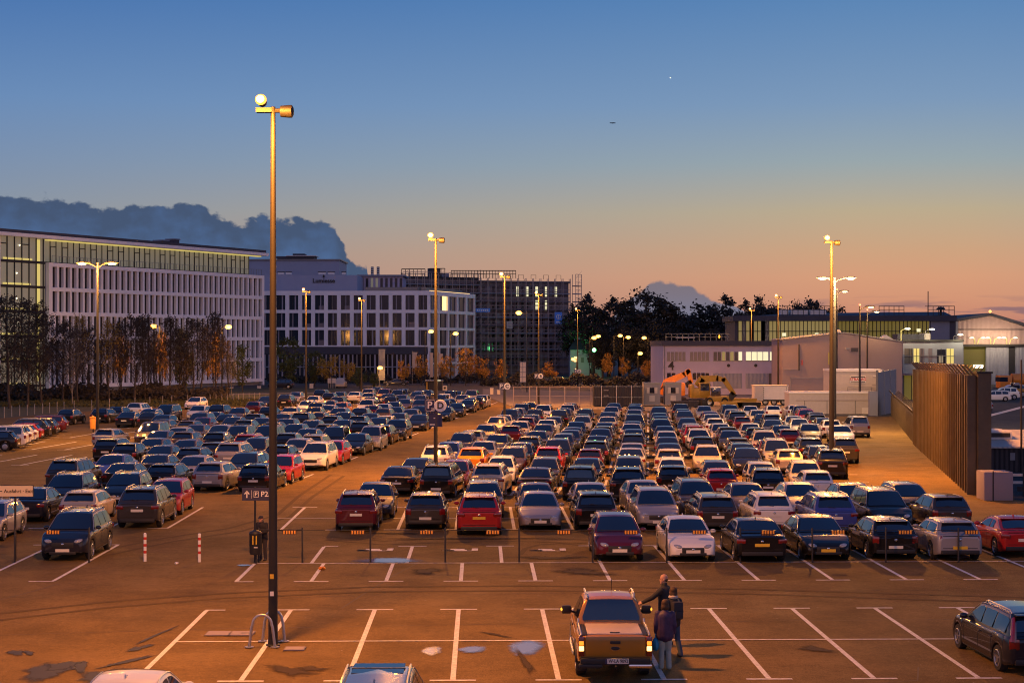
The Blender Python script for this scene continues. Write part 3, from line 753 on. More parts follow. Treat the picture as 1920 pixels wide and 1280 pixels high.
def fan(name, pts, z, m):
    c_ = (sum(p[0] for p in pts)/len(pts), sum(p[1] for p in pts)/len(pts)); n = len(pts); mb = MB()
    mid = [((p[0]+c_[0])/2, (p[1]+c_[1])/2, z) for p in pts]
    mb.add([(*c_, z)]+mid+[(*p, z) for p in pts], [(0, 1+i, 1+(i+1) % n) for i in range(n)]+[(1+i, 1+n+i, 1+n+(i+1) % n, 1+(i+1) % n) for i in range(n)], m)
    o = mb.build(name); a = o.data.attributes.new('inner', 'FLOAT', 'POINT')
    for i in range(1+2*n): a.data[i].value = 1.0 if i == 0 else (.5 if i <= n else 0.0)
    o['kind'] = 'structure'; return o
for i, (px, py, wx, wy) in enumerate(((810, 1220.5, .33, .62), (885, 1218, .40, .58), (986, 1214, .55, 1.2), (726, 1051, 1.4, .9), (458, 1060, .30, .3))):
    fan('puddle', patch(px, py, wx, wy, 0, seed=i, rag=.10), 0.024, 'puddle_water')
for i, (px, py, wx, wy, rot, m) in enumerate(((262, 1215, .22, .55, -.3, 'wet_asphalt'), (291, 1192, .06, 2.0, -.18, 'wet_asphalt'), (90, 1258, .75, 1.1, .3, 'wet_asphalt'), (120, 1248, .5, .6, 0, 'wet_asphalt'), (152, 1250, .22, .7, .2, 'wet_asphalt'),
        (30, 1224, .2, .5, .3, 'wet_asphalt'), (54, 1224, .15, .35, .5, 'wet_asphalt'), (200, 1268, .9, .9, -.4, 'wet_asphalt'), (240, 1240, .14, 1.2, -.5, 'wet_asphalt'), (545, 1258, .55, .9, .5, 'oil_patch'), (585, 1254, .5, .35, 0, 'oil_patch'), (800, 1071, .7, .9, .2, 'oil_patch'), (928, 1190, .1, .9, .8, 'oil_patch'),
        (1090, 1072, 1.2, 1.0, 0, 'oil_patch'), (1527, 1217, .5, .5, 0, 'oil_patch'), (740, 1000, 1.6, .3, 0, 'oil_patch'), (880, 1010, 3.4, .35, 0.03, 'oil_patch'), (1030, 1046, 1.8, .4, 0, 'oil_patch'), (985, 1242, .16, 1.6, 0.1, 'oil_patch'))):
    fan('oil_stain', patch(px, py, wx, wy, 0, seed=20+i, rag=.25, rot=rot), 0.0205+.0003*i, m)
# where each parked car was read off: reading window, then roof x, roof y, kind, paint, facing
REGION={'A':(100,730,8),'B':(320,725,8),'C':(500,720,8),'D':(700,720,8),'E':(900,740,9.143),'F':(1080,740,9.143),'G':(1260,745,9.143),'H':(1420,745,9.143),
'L1':(620,850,7.111),'L2':(860,840,7.111),'L3':(1100,840,7.111),'L4':(1340,850,7.111),'L5':(1580,880,5.647),'M':(0,860,5.333),'N':(0,700,5.333)}
T={}
T['A']="320,290,H,k,B;750,270,H,k,B;1010,245,H,d,B;1130,320,S,d,B;1420,190,U,w,B;1430,290,H,b,F;1490,335,H,d,B;1800,215,V,d,F;1800,370,H,d,F;1410,480,V,t,F;1530,435,S,g,B;1040,565,H,s,B;1600,600,S,t,F;1850,535,S,s,F;850,715,E,k,B;1480,720,S,t,F;1000,780,H,k,B;1640,810,S,g,F;860,960,S,b,F;1380,950,S,g,B;330,1040,U,d,B;950,1065,S,k,B;1560,1070,H,k,B"
T['M']="690,120,U,d,F;1190,110,E,k,F;1720,190,H,r,F;860,270,H,c,B;290,262,S,d,B;1530,260,U,g,B;650,475,U,d,F"
T['B']="310,145,H,w,F;420,270,H,w,F;760,255,U,k,B;1130,310,S,t,F;1290,210,H,m,B;1400,140,S,d,F;1750,115,U,k,B;1880,75,H,d,F;470,385,E,g,F;640,365,S,d,F;870,400,S,k,B;1290,390,H,k,B;1600,290,H,k,B;1830,300,S,c,B;230,470,S,m,F;560,470,H,t,B;880,450,S,g,F;1060,480,H,k,B;1320,465,S,g,F;1660,390,S,t,B;110,570,S,t,F;630,570,S,s,F;1040,575,V,d,F;1740,465,H,d,F;1600,510,H,k,B;1870,540,H,d,F;280,660,H,t,B;740,660,H,k,B;1300,685,E,r,B;1610,590,V,d,F;1800,655,H,k,B;220,775,S,t,F;700,800,H,g,B;1300,735,V,d,F;400,880,H,k,B;970,825,U,s,B;1860,785,H,s,F;280,1025,S,s,F;980,970,E,d,F;1600,825,H,k,B;540,1110,H,s,B;1200,1110,E,k,B;1640,1015,H,r,F"
T['C']="770,80,U,k,B;950,125,H,d,B;1090,100,H,d,F;1250,115,S,w,B;1530,60,U,s,F;1500,125,H,s,F;1650,40,U,k,F;1800,70,U,m,F;1880,140,S,d,F;710,170,S,w,F;650,235,H,w,F;820,270,H,k,B;980,235,H,t,F;1180,190,U,k,B;1260,265,H,o,F;1450,225,U,w,F;1640,185,H,g,F;1600,310,H,m,B;760,325,H,k,B;930,320,S,s,F;1110,345,H,t,F;1450,360,H,k,B;1790,270,S,w,F;1800,350,H,t,B;620,430,U,k,B;830,410,H,t,B;1040,455,H,k,B;1190,430,S,d,F;1440,455,H,k,B;1600,440,S,d,F;1800,460,H,w,B;700,525,H,d,F;1140,530,S,d,F;1540,495,S,d,F;930,580,H,g,B;1350,550,E,k,B;1100,630,V,d,F;600,680,S,g,F;1550,630,V,d,F;1800,580,E,k,B;790,730,U,s,B;1360,720,S,k,F;1000,830,H,r,F;740,850,U,w,F"
T['D']="320,65,U,d,F;460,85,U,d,F;590,90,H,d,F;720,105,S,d,F;830,90,S,d,F;1070,95,U,d,F;1230,95,U,d,F;1340,100,H,d,F;1490,90,V,d,F;1620,185,H,k,B;1700,160,H,s,F;470,160,S,t,F;740,165,S,d,F;1040,155,S,w,F;1150,155,H,d,F;1330,155,H,d,F;280,180,H,k,B;510,220,S,t,F;700,225,H,t,F;1060,235,S,k,F;1200,210,H,d,F;1420,210,S,t,F;1560,225,H,d,F;330,270,S,g,F;310,335,H,d,F;570,360,S,s,F;680,330,H,d,F;1250,280,S,d,F;1020,330,S,k,F;380,420,H,d,F;600,445,S,k,F;410,535,U,d,F;1700,590,S,t,F;1340,700,E,g,F;1560,690,H,s,B;980,900,U,w,B;1160,850,H,b,F;1520,945,H,o,B;1660,850,S,s,F;660,1090,S,d,F"
T['E']="770,150,U,k,F;880,125,H,k,F;980,170,H,t,F;1200,160,U,w,F;650,225,H,t,F;560,260,U,k,F;950,225,U,k,B;1440,225,S,t,F;1540,165,U,c,F;1550,130,S,m,B;430,320,S,s,F;310,365,S,c,F;820,365,H,m,B;950,330,H,d,F;1360,255,U,k,B;1740,335,H,k,B;1850,335,H,d,F;680,440,H,c,F;1150,410,S,w,B;1250,365,H,g,F;1650,450,S,d,F;550,510,H,m,B;1090,490,S,t,F;1620,540,S,g,B;1000,610,S,g,F;1540,600,S,g,F;1430,640,H,d,F;310,660,S,g,F;870,680,E,k,B;760,815,H,d,F;1350,760,U,d,F;590,870,E,t,F;1200,870,U,r,B;370,1030,H,w,F;1120,1040,E,g,F;200,1150,U,c,B;1010,1215,S,g,B"
T['F']="650,135,S,g,B;590,190,S,c,F;540,290,S,d,F;550,365,S,c,B;490,460,S,g,F;490,530,H,g,B;420,585,S,g,F;380,680,S,g,B;350,770,E,k,B;250,890,H,m,B;190,1060,S,d,F;150,1180,V,k,B;160,240,U,k,B;1020,135,H,g,F;990,170,H,d,F;1000,250,S,d,F;1000,330,U,d,F;970,440,S,g,F;960,490,S,c,B;990,585,S,g,F;1000,650,U,k,B;960,810,S,s,F;960,895,S,s,B;950,1040,V,g,F;920,1220,U,k,B;1420,210,H,d,F;1430,295,H,d,F;1450,375,S,d,F;1460,405,U,d,F;1520,520,S,g,F;1560,600,H,c,F;1590,710,S,g,B;1600,825,S,d,F;1600,915,H,c,B;1720,1045,E,w,F;1720,1180,H,k,B;1790,150,U,k,B"
T['G']="150,190,H,d,F;210,225,S,t,F;250,345,S,d,F;330,440,H,s,F;370,460,U,r,B;470,515,E,w,F;510,660,H,k,B;600,780,U,c,F;800,1065,H,d,F;850,1175,H,r,B;510,130,H,s,F;590,245,H,m,F;650,280,S,s,F;700,340,H,w,B;840,440,H,c,F;960,475,H,g,B;1000,555,S,g,F;1110,665,H,g,B;1200,760,E,d,F;1280,870,S,k,F;1540,1075,H,d,F;1620,1165,U,k,B;820,105,V,d,F;890,140,H,g,F;960,195,H,s,F;980,235,U,k,B;1200,310,H,m,B;1330,435,H,c,F;1420,490,H,k,B;1570,575,U,c,F;1650,695,H,m,B;1800,725,V,d,F;1280,130,H,w,F;1380,205,H,c,F;1590,290,S,d,F;1650,370,S,g,F;1790,465,S,k,F;1690,125,H,w,B;1830,260,U,k,B"
T['H']="600,125,H,w,B;740,205,S,r,F;890,140,H,d,F;1010,180,H,k,F;850,245,H,k,B;1150,240,H,g,B;600,310,S,s,F;640,345,H,s,F;1020,325,H,d,F;1120,375,H,w,B;500,520,H,m,B;890,430,H,t,F;1500,315,V,s,B;1420,455,S,w,F;860,665,U,k,B;1390,670,U,g,B;1060,800,H,d,F;1240,870,U,k,B;570,840,H,c,B;830,1070,E,c,F;980,1205,H,w,B"
T['L1']="380,455,U,m,B;610,380,S,d,F;960,145,S,k,B;1530,85,V,k,B;1290,495,H,g,B;1780,85,H,m,F"
T['L2']="280,565,U,r,B;330,415,E,g,F;1070,565,S,s,F;1020,440,S,t,F;1750,440,S,s,F;1790,560,E,k,B"
T['L3']="890,490,U,s,F;740,425,S,s,F;1450,385,U,g,F;1630,560,E,g,B;400,870,H,m,F;1340,900,S,w,F"
T['L4']="410,370,S,t,F;680,465,U,w,B;1120,385,S,s,F;1410,490,U,b,B;620,850,S,k,B;1430,815,S,k,F"
T['L5']="90,140,S,g,F;330,185,U,k,F;680,125,H,g,F;990,225,H,g,B;500,480,H,k,B;1130,515,C,s,B;1850,485,K,r,B"
def read_cars():
    HT = {'H': 1.48, 'S': 1.44, 'E': 1.50, 'U': 1.66, 'V': 1.72, 'C': 1.41, 'K': 1.38}
    LN = {'H': 4.2, 'S': 4.7, 'E': 4.75, 'U': 4.6, 'V': 4.6, 'C': 3.8, 'K': 4.3}
    pts = []
    for reg, s in T.items():
        x0, y0, scl = REGION[reg]
        for e in s.split(';'):
            a = e.split(','); px, py = x0+float(a[0])/scl, y0+float(a[1])/scl; t, c, f = a[2:5]
            Yd = (CH-HT[t])*F/(py-HZ)-(0.45 if f == 'B' else (0.95 if t == 'S' else 1.5)); x = (px-960)*Yd/F
            front = Yd < 82; th = TF if front else TR
            u, v = x*math.cos(th)-Yd*math.sin(th), x*math.sin(th)+Yd*math.cos(th)
            pts.append([u, v, t, c, f, 'F' if front else ('L' if u < -18.5 else 'R')])
    out = {'F': [], 'L': [], 'R': []}
    for b, sp, ph in (('F', 2.5, 0.0), ('L', 2.58, 2.3865), ('R', 2.4, 1.2)):
        cols = {}
        for p in pts:
            if p[5] == b: cols.setdefault(round((p[0]-ph)/sp), []).append(p)
        for k in sorted(cols):
            D = []
            for p in sorted(cols[k], key=lambda p: p[1]):
                if D and p[1]-D[-1][1] < 1.6 and p[2:5] == D[-1][2:5]: continue
                D.append(p)
            v = [p[1] for p in D]; v0 = v[:]
            for it in range(1500):               # cars of one column stand bumper to bumper, never inside each other
                for i in range(len(v)-1):
                    m = (LN[D[i][2]]+LN[D[i+1][2]])/2+0.28-(v[i+1]-v[i])
                    if m > 0:
                        w1, w2 = v0[i]**2, v0[i+1]**2; v[i] -= m*w1/(w1+w2)*.5; v[i+1] += m*w2/(w1+w2)*.5
                for i in range(len(v)): v[i] += (v0[i]-v[i])*0.002
            lim = .25 if b == 'F' else .16
            for p, vv in zip(D, v):
                uu = ph+sp*k; out[b].append((uu+max(-lim, min(lim, p[0]-uu)), vv, p[2]+p[3]+p[4], k))
    return out
BLK = read_cars()
# ------------------------------------------------------------------ parked cars: u, v in the block's own axes, kind+paint+facing, column
ORD = ['first', 'second', 'third', 'fourth', 'fifth', 'sixth', 'seventh', 'eighth', 'ninth', 'tenth', 'eleventh', 'twelfth', 'thirteenth', 'fourteenth', 'fifteenth', 'sixteenth', 'seventeenth', 'eighteenth', 'nineteenth', 'twentieth']
FL = {0: 'black coupe-like saloon facing away behind the cream exit sign', 1: 'dark blue SUV facing the camera behind a cream hatchback', 2: 'cream hatchback with black rear window parked behind the dark blue SUV at the wire barrier',
 3: 'long black estate facing the camera with pale side trim, beside the red hatchback', 4: 'dark blue SUV with big grille facing the camera at the left wire barrier', 5: 'dark grey SUV facing away, closest parked car behind the two red and white bollards',
 6: 'red hatchback facing the camera behind the dark grey SUV', 7: 'plum red SUV facing away at the lane corner, first car of its row', 8: 'dark saloon facing the camera just behind the plum red SUV', 9: 'dark grey SUV-like hatchback facing away between the plum and the maroon SUV',
 10: 'red SUV with yellow plate facing away beside the lilac silver saloon', 11: 'grey estate facing the camera, nose hidden behind the red SUV with yellow plate', 12: 'silver saloon with round double headlights facing the camera across the empty wide bays', 13: 'bronze saloon directly behind the silver saloon with round headlights',
 14: 'maroon hatchback facing the camera at the wire barrier, leftmost of the front row', 15: 'black estate facing away, behind the maroon hatchback', 16: 'silver saloon facing the camera behind the black estate', 17: 'white coupe-like saloon with dark grille facing the camera at the barrier',
 18: 'silver SUV with wide dark intakes facing the camera, behind the white saloon', 19: 'silver blue saloon peeping out behind the silver SUV', 20: 'black saloon with yellow plate facing away beside the white saloon', 21: 'dark grey estate facing away with red lamps, behind the white saloon',
 22: 'tall grey SUV facing the camera behind the dark grey estate', 23: 'black saloon with yellow plate facing the camera at the barrier', 24: 'white SUV with black rear window facing away, behind the black saloon', 25: 'bronze saloon facing the camera behind the white SUV', 26: 'black hatchback facing away at the barrier beside the small silver hatchback',
 27: 'bright blue SUV facing away between the white SUV and a black SUV', 28: 'silver saloon facing the camera behind the bright blue SUV', 29: 'small silver hatchback with dark stripes and yellow plate facing away at the barrier', 30: 'black SUV facing the camera beside the bright blue SUV', 31: 'dark grey saloon facing the camera behind the black SUV',
 32: 'red coupe facing away at the barrier, last of the front row', 33: 'grey hatchback facing away beside the open lane, behind the red coupe', 34: 'dark grey hatchback facing the camera at the outer end of the second row'}
YEL = {10, 20, 23, 29}
for i, (u, v, k, c_) in enumerate(BLK['F']):
    if v < 61: v += 0.6
    x, y = xy(u, v, TF)
    g = 'front rows of parked cars'
    o = put_car(k[0], k[1], x, y, -TF+(math.pi if k[2] == 'F' else 0)+rng.uniform(-.012, .012), 2, k[2], FL[i], g, plate='plate_yellow' if i in YEL else None)
for b in 'LR':
    L = BLK[b]
    cols = sorted(set(l[3] for l in L), reverse=(b == 'L'))
    for ci, cc in enumerate(cols):
        C_ = sorted([l for l in L if l[3] == cc], key=lambda l: l[1])
        for ri, (u, v, k, _) in enumerate(C_):
            x, y = xy(u, v, TR)
            if k[1] == 'd': k = k[0]+rng.choice('dkkgskdk')+k[2]
            lab = '%s %s facing %s, %s car in the %s column %s of the lane' % (PAINT[k[1]][0], SPEC[k[0]]['kind'], 'away' if k[2] == 'B' else 'camera', ORD[ri], ORD[ci], 'left' if b == 'L' else 'right')
            lv = 2 if y < 96 else (1 if y < 150 else 0)
            put_car(k[0], k[1], x, y, -TR+(math.pi if k[2] == 'F' else 0)+rng.uniform(-.035, .035), lv, k[2], lab, 'parked cars in the block %s of the lane' % ('left' if b == 'L' else 'right'))
WEST = [('H', 'k', 'black hatchback, nearest of the row along the western verge'), ('V', 'w', 'white van in the western row, behind the nearest black hatchback'), ('H', 'w', 'white hatchback beside the white van in the western row'),
        ('H', 'w', 'white hatchback next to the red one in the western row'), ('H', 'r', 'red hatchback in the row along the western verge'), ('U', 'k', 'black SUV beside the red hatchback in the western row'), ('E', 'k', 'black estate car, third from the far end of the western row'),
        ('H', 'd', 'dark blue hatchback, second from the far end of the western row'), ('E', 'm', 'dark maroon estate car at the far end of the western row')]
for i, (t, c_, lab) in enumerate(WEST):
    put_car(t, c_, -38.9-.42*i, 119.5+3.05*i, R(97)+rng.uniform(-.03, .03), 1, 'B', lab, 'cars along the western verge')
put_car('H', 's', -21.45, 66.3, -TF+math.pi, 2, 'F', 'silver hatchback half outside the picture at the left edge, facing the camera', 'front rows of parked cars')
lone = put_car('E', 'd', 12.65, 40.75, R(3.0), 2, 'B', 'dark blue estate car with tall red lamps parked alone at the right edge', 'cars in the foreground bays', paint=mat('car_paint_night_blue', (0.006, 0.008, 0.016), 0.4, 0.0, spec=0.1, coat=1.0))
for sg in (-1, 1):
    o = link(bpy.data.objects.new('pillar_light', MB().tube([(sg*.76, -2.30, .86), (sg*.74, -2.27, 1.02), (sg*.665, -2.10, 1.28), (sg*.63, -1.99, 1.40)], [.085, .07, .055, .04], 'taillamp', 8).mesh('lamp', True)), lone)
roofcar = put_car('U', 's', -2.58, 31.2, 0.02, 2, 'B', 'blue grey SUV with silver roof rails, only its roof showing at the bottom', 'cars in the foreground bays', paint=mat('car_paint_steel_blue', (0.10, 0.13, 0.19), 0.25, 0.5, coat=1.0))
put_car('S', 'w', -7.55, 32.15, 0.03, 2, 'B', 'white saloon, only its roof showing in the bottom left corner', 'cars in the foreground bays')
sun_ = MB(); sun_.box(-.50, .50, -.62, .30, 1.662, 1.690, 'car_glass'); sun_.box(-.52, .52, -.20, -.14, 1.66, 1.696, 'black_plastic').build('glass_roof', roofcar)
# cars on the road and behind the fences
for (t, c_, px, py, Y, rz, lv, lab, g) in (('U', 'd', 527, 729, 280, 88, 0, 'dark blue SUV driving on the road behind the tall near lamp mast', 'cars on the road behind the car park'), ('V', 'c', 639, 727, 287, 180, 0, 'cream van on the road beside two white signs', 'cars on the road behind the car park'),
        ('S', 'd', 1042, 720, 313, 92, 0, 'dark car with bright headlamps on the road behind the mesh gate', 'cars on the road behind the car park'), ('S', 'd', 1000, 719, 317, 92, 0, 'dark blue car on the road behind the round B sign', 'cars on the road behind the car park'),
        ('S', 'g', 742, 723, 301, 90, 0, 'grey car on the road behind the tall grid board', 'cars on the road behind the car park'),
        ('E', 'w', 1862, 752, 221, 82, 1, 'white estate car on the apron beyond the tall steel fence', 'vehicles on the apron'), ('U', 'w', 1881, 749, 227, 80, 1, 'white SUV just behind the white estate on the apron', 'vehicles on the apron'), ('V', 'w', 1896, 743, 241, 90, 0, 'white minivan parked behind the white SUV on the apron', 'vehicles on the apron'),
        ('H', 's', 1834, 772, 187, 10, 1, 'silver blue hatchback half hidden by the end of the tall steel fence', 'vehicles on the apron'), ('V', 'm', 1838, 862, 110, 180, 1, 'dark red van in the gap beside the dark equipment shed', 'vehicles on the apron')):
    p = at(px, HZ, Y); put_car(t, c_, p.x, Y, R(rz), lv, 'B', lab, g)

# ------------------------------------------------------------------ the orange pickup
def pickup():
    s = Car(dict(kind='pickup', L=5.30, W=1.87, H=1.80, A=1.28, B=0.52, C=-0.82, D=-1.10, bf=1.13, br=1.15, sill=.45, nose=1.04, tail='bed', q=0))
    s.rw, s.ra = .385, .45; s.yf, s.yr = s.f-0.95, s.r+1.12
    s.deck = [(s.r, 1.11), (s.r+.03, 1.15), (s.D, 1.15), (s.A, 1.13), (1.9, 1.10), (s.f-.25, 1.05), (s.f-.1, .97), (s.f, .80)]
    s.wid = [(s.r, 0.955), (s.r+.04, 0.975), (s.r+.12, .985), (s.r+.6, 1.0), (s.f-1.0, 1.0), (s.f-.5, .985), (s.f-.2, .94), (s.f, .82)]
    root = empty('pickup_truck', (2.42, 40.35, 0), R(0.2)); root.scale = (.955, .97, .97); tag(root, 'orange double-cab pickup with lit tail lamps and silver bed cover, three people beside it', 'pickup truck')
    op = M['truck_orange']
    b = link(bpy.data.objects.new('body', s.body(op)), root)
    def part(nm, me, loc=(0, 0, 0), rz=0, parent=root):
        o = link(bpy.data.objects.new(nm, me), parent); o.location = loc; o.rotation_euler = (0, 0, rz); return o
    part('windscreen', s.screen(s.A, s.B)); part('rear_window', s.screen(s.D+.02, s.C, lo=.1, side=.085))
    for sg in (-1, 1):
        for y0, y1 in ((-.02, 1.1), (-.82, -.11)): part('side_window', s.side_glass(sg, y0, y1))
        for y in (s.yf, s.yr):
            w_ = part('wheel', wheel_mesh(.385, .25), (sg*.80, y, .385), 0 if sg > 0 else math.pi); part('rim', rim_mesh(.385, .25), parent=w_)
        T_ = MB().tube([(sg*.60, -.80, 1.77), (sg*.62, -.62, 1.86), (sg*.62, .22, 1.86), (sg*.60, .42, 1.78)], .028, 'galvanised', 8).mesh('rail', True); part('roof_rail', T_)
        T_ = MB().tube([(sg*.84, -1.05, 1.30), (sg*.84, -1.12, 1.20), (sg*.84, -2.55, 1.19), (sg*.84, -2.62, 1.15)], .03, 'galvanised', 8).mesh('rail', True); part('bed_rail', T_)
        part('bed_side_cap', rbox(sg*.78-.10, sg*.78+.10, -2.60, -1.15, 1.14, 1.178, 'black_plastic', .015))
        mi = part('wing_mirror', rbox(-.13, .13, -.07, .07, -.11, .11, 'black_plastic', .05), (sg*1.07, .83, 1.22)); part('indicator', blob(None, (.035, .03, .045), 'amber_lamp'), (sg*.125, -.035, 0.01), parent=mi)
        part('mirror_arm', MB().tube([(sg*.86, .86, 1.14), (sg*1.0, .84, 1.20)], .03, 'black_plastic', 6).mesh('arm'))
        tl = part('taillight', rbox(-.075, .075, -.05, .05, -.235, .235, 'taillamp', .03), (sg*.835, s.r-.005, .90))
        part('indicator', rbox(-.055, .055, -.02, .02, -.05, .05, 'tail_amber', .012), (0, -.045, .085), parent=tl)
        part('brake_light', rbox(-.06, .06, -.02, .02, -.058, .058, 'tail_lit', .015), (0, -.048, -.045), parent=tl)
        part('mud_flap', rbox(-.12, .12, -.012, .012, -.18, .10, 'black_plastic', .01), (sg*.78, s.yr-.46, .36))
        part('step_bar', MB().tube([(sg*.92, -1.0, .42), (sg*.95, -.85, .40), (sg*.95, .95, .40), (sg*.92, 1.1, .42)], .045, 'galvanised', 8).mesh('bar', True))
        part('headlight', blob(None, (.2, .1, .12), 'headlamp'), (sg*.66, s.f-.16, .92))
        part('door_handle', rbox(-.015, .015, -.1, .1, -.018, .018, 'black_plastic', .01), (sg*.945, -.05, 1.0))
        part('wheel_arch', MB().tube([(sg*.935, s.yr+.47*math.cos(a), .385+.47*math.sin(a)) for a in [math.pi*k/10 for k in range(11)]], .035, 'black_plastic', 6).mesh('arch', True))
    cover = mat('bed_cover', (.50, .40, .32), .5, .2, var=.08, vs=4)
    cv_ = part('bed_cover', rbox(-.68, .68, -2.57, -1.14, 1.155, 1.20, cover, .015)); part('handle', rbox(-.12, .12, -.03, .03, -.012, .012, 'black_plastic', .01), (0, -2.50, 1.208), parent=cv_)
    tg = part('tailgate', rbox(-.735, .735, s.r-.028, s.r+.03, .66, 1.145, op, .02))
    part('handle', rbox(-.13, .13, -.02, .02, -.035, .035, 'black_plastic', .015), (0, s.r-.035, 1.00), parent=tg)
    part('emblem', blob(None, (.105, .014, .045), 'black_plastic'), (0, s.r-.032, .855), parent=tg); 
    part('emblem_ring', MB().tube([(.108*math.cos(2*math.pi*k/20), 0, .048*math.sin(2*math.pi*k/20)) for k in range(21)], .007, 'chrome', 5, False).mesh('ring'), (0, s.r-.036, .855), parent=tg)
    part('rear_bumper', rbox(-.86, .86, s.r-.16, s.r+.1, .47, .635, 'black_plastic', .04))
    part('bumper_trim', rbox(.32, .90, s.r-.185, s.r+.06, .40, .50, 'chrome', .04))
    part('bumper_trim', rbox(-.90, -.32, s.r-.185, s.r+.06, .40, .50, 'black_plastic', .04))
    np_ = part('number_plate', MB().box(-.28, .28, -.01, .01, -.062, .062, 'plate').box(-.30, -.25, -.012, .009, -.062, .062, 'sign_blue').mesh('plate'), (.04, s.r-.175, .575))
    t_ = text('W-LA 9092', .125, 'plate_ink', Matrix.Translation((.025, -.013, 0)) @ Matrix.Rotation(R(90), 4, 'X') @ Matrix.Diagonal((.80, 1, 1, 1)), parent=np_, depth=.002, bold=.002)
    part('tow_hitch', MB().tube([(0, s.r, .40), (0, s.r-.20, .40), (0, s.r-.24, .47)], .028, 'dark_metal', 6).mesh('hitch'))
    part('exhaust', MB().tube([(.62, s.r+.4, .36), (.62, s.r-.02, .33)], .035, 'dark_metal', 8).mesh('ex'))
    part('aerial', MB().tube([(.1, .35, 1.80), (.1, .20, 2.10)], .008, 'ink', 5).mesh('aerial'))
    part('parcel_shelf_light', blob(None, (.05, .02, .03), 'amber_lamp'), (-.06, s.D+.26, 1.42))
pickup()

# ------------------------------------------------------------------ lamps
LIGHTS = []
def lamp(x, y, z, power, c=(1.0, 0.34, 0.045), r=0.4, spot=0):
    l = bpy.data.lights.new('lamp_light', 'SPOT' if spot else 'POINT'); l.energy = power
    if spot: l.spot_size = R(spot); l.spot_blend = .35
    l.color = c; l.shadow_soft_size = r
    o = link(bpy.data.objects.new('lamp_light', l)); o.location = (x, y, z); LIGHTS.append(o); return o
P0 = 24000
def flood_mast(px, top, label, H=14.4, Y=None, dark=False, power=1.0, r0=.105, bulb=.185):
    Y = Y or (H-CH)*F/(HZ-top); H = CH+(HZ-top)*Y/F; x = (px-960)*Y/F
    root = empty('lamp_mast', (x, Y, 0)); tag(root, label, 'lamp mast', 'tall floodlight masts over the car park')
    mb = MB(); mb.tube([(0, 0, 0), (0, 0, .3), (0, 0, H*.45), (0, 0, H-.15)], [r0*1.35, r0*1.25, r0, r0*.62], 'steel_pole' if not dark else 'dark_metal', 14)
    mb.lathe([(r0*1.9, 0), (r0*1.9, .03), (r0*1.4, .05)], 'steel_pole', 16)
    mb.build('pole', root, True)
    fl = MB().tube([(.05, 0, H-.25), (.22, 0, H-.25)], .06, 'dark_metal', 8).lathe([(.001, .18), (.15, .20), (.17, .42), (.17, .50), (.10, .54), (.001, .55)], 'dark_metal', 16, 'x', (0, 0, H-.27)).build('floodlight', root, True)
    fl2 = MB().box(-.44, -.02, -.12, .12, H-.30, H-.18, 'dark_metal').lathe([(.001, 0), (.10, .02), (.12, .10), (.12, .16)], 'dark_metal', 16, 'y', (-.30, -.04, H-.02)).build('floodlight', root, True)
    g_ = MB().ball((-.30, -.16, H+.02), (bulb, bulb*.6, bulb*.95), 'sodium_halo', 14, 10).build('lamp_glass', fl2, True)  # orange ball stands in for the halo of glare round the burner
    MB().ball((-.30, -.27, H+.02), (bulb*.70, bulb*.6, bulb*.66), 'sodium_lamp', 12, 8).build('burner', fl2, True)
    lamp(x-.45, Y-2.1, H+.1, P0*power, spot=172)
    return root, H
root, H = flood_mast(498+14, 190, 'tall near floodlight mast standing between two steel hoops in the foreground', r0=.10, bulb=.155, power=.80)
for i, (px, py) in enumerate(((511, 1078), (514, 1110))): MB().box(-.05, .05, -.006, .006, -.06, .06, ('plate_yellow', 'sign_white')[i], Matrix.Translation((0, -.215, CH-(py-HZ)*root.location.y/F))).build('sticker', root)
flood_mast(817, 442, 'floodlight mast carrying the round D sign', power=1.0)
flood_mast(946, 514, 'floodlight mast carrying the round C sign')
flood_mast(574, 543, 'floodlight mast left of the flame-like facade lettering, standing in the left block', power=1.0)
flood_mast(678, 560, 'floodlight mast before the white office block, right of the lettering', power=1.0)
flood_mast(1010, 549, 'floodlight mast carrying the round B sign')
flood_mast(1083, 579, 'floodlight mast at the edge of the scaffolded building, carrying the round A sign', power=.8)
flood_mast(1409, 579, Y=272, label= 'floodlight mast before the lit windows of the low white building')
flood_mast(1459, 554, 'floodlight mast between the low white building and the pink gabled wall', power=.9)
flood_mast(1559, 447, 'tall dark floodlight mast in the right-hand block, nearest to the steel fence', dark=True, r0=.13, power=1.5)
def arm_mast(px, top, Y, label, arms, warm=True, red=False, r0=.11, power=.5, m='dark_metal', glow=0):
    H = CH+(HZ-top)*Y/F; x = (px-960)*Y/F
    root = empty('street_lamp', (x, Y, 0)); tag(root, label, 'street lamp', 'lamps with curved arms')
    MB().tube([(0, 0, 0), (0, 0, H*.5), (0, 0, H)], [r0*1.2, r0, r0*.6], m, 10).build('pole', root, True)
    for a in arms:
        sg = 1 if a > 0 else -1
        arm = MB().tube([(0, 0, H-.45), (sg*.35, 0, H-.22), (a, -.1, H-.06)], .05, m, 6).build('arm', root, True)
        hd = MB().ball((a+sg*.35, -.12, H-.04), (.62, .22, .12), m, 12, 6).build('lamp_head', root, True)
        MB().ball((a+sg*.42, -.16, H-.13), (glow or .36, .22, glow*.62 or .09), 'sodium_small' if glow else ('sodium_lamp' if warm else 'white_lamp'), 12, 6).build('lamp_glass', hd, True)
        if power: lamp(x+a+sg*.6, Y-1.0, H-.5, P0*.6*power/len(arms), (1, .42, .09) if warm else (1, .55, .2))
    if red: MB().ball((0, 0, H+.18), .13, 'red_lamp', 8, 6).build('warning_light', root)
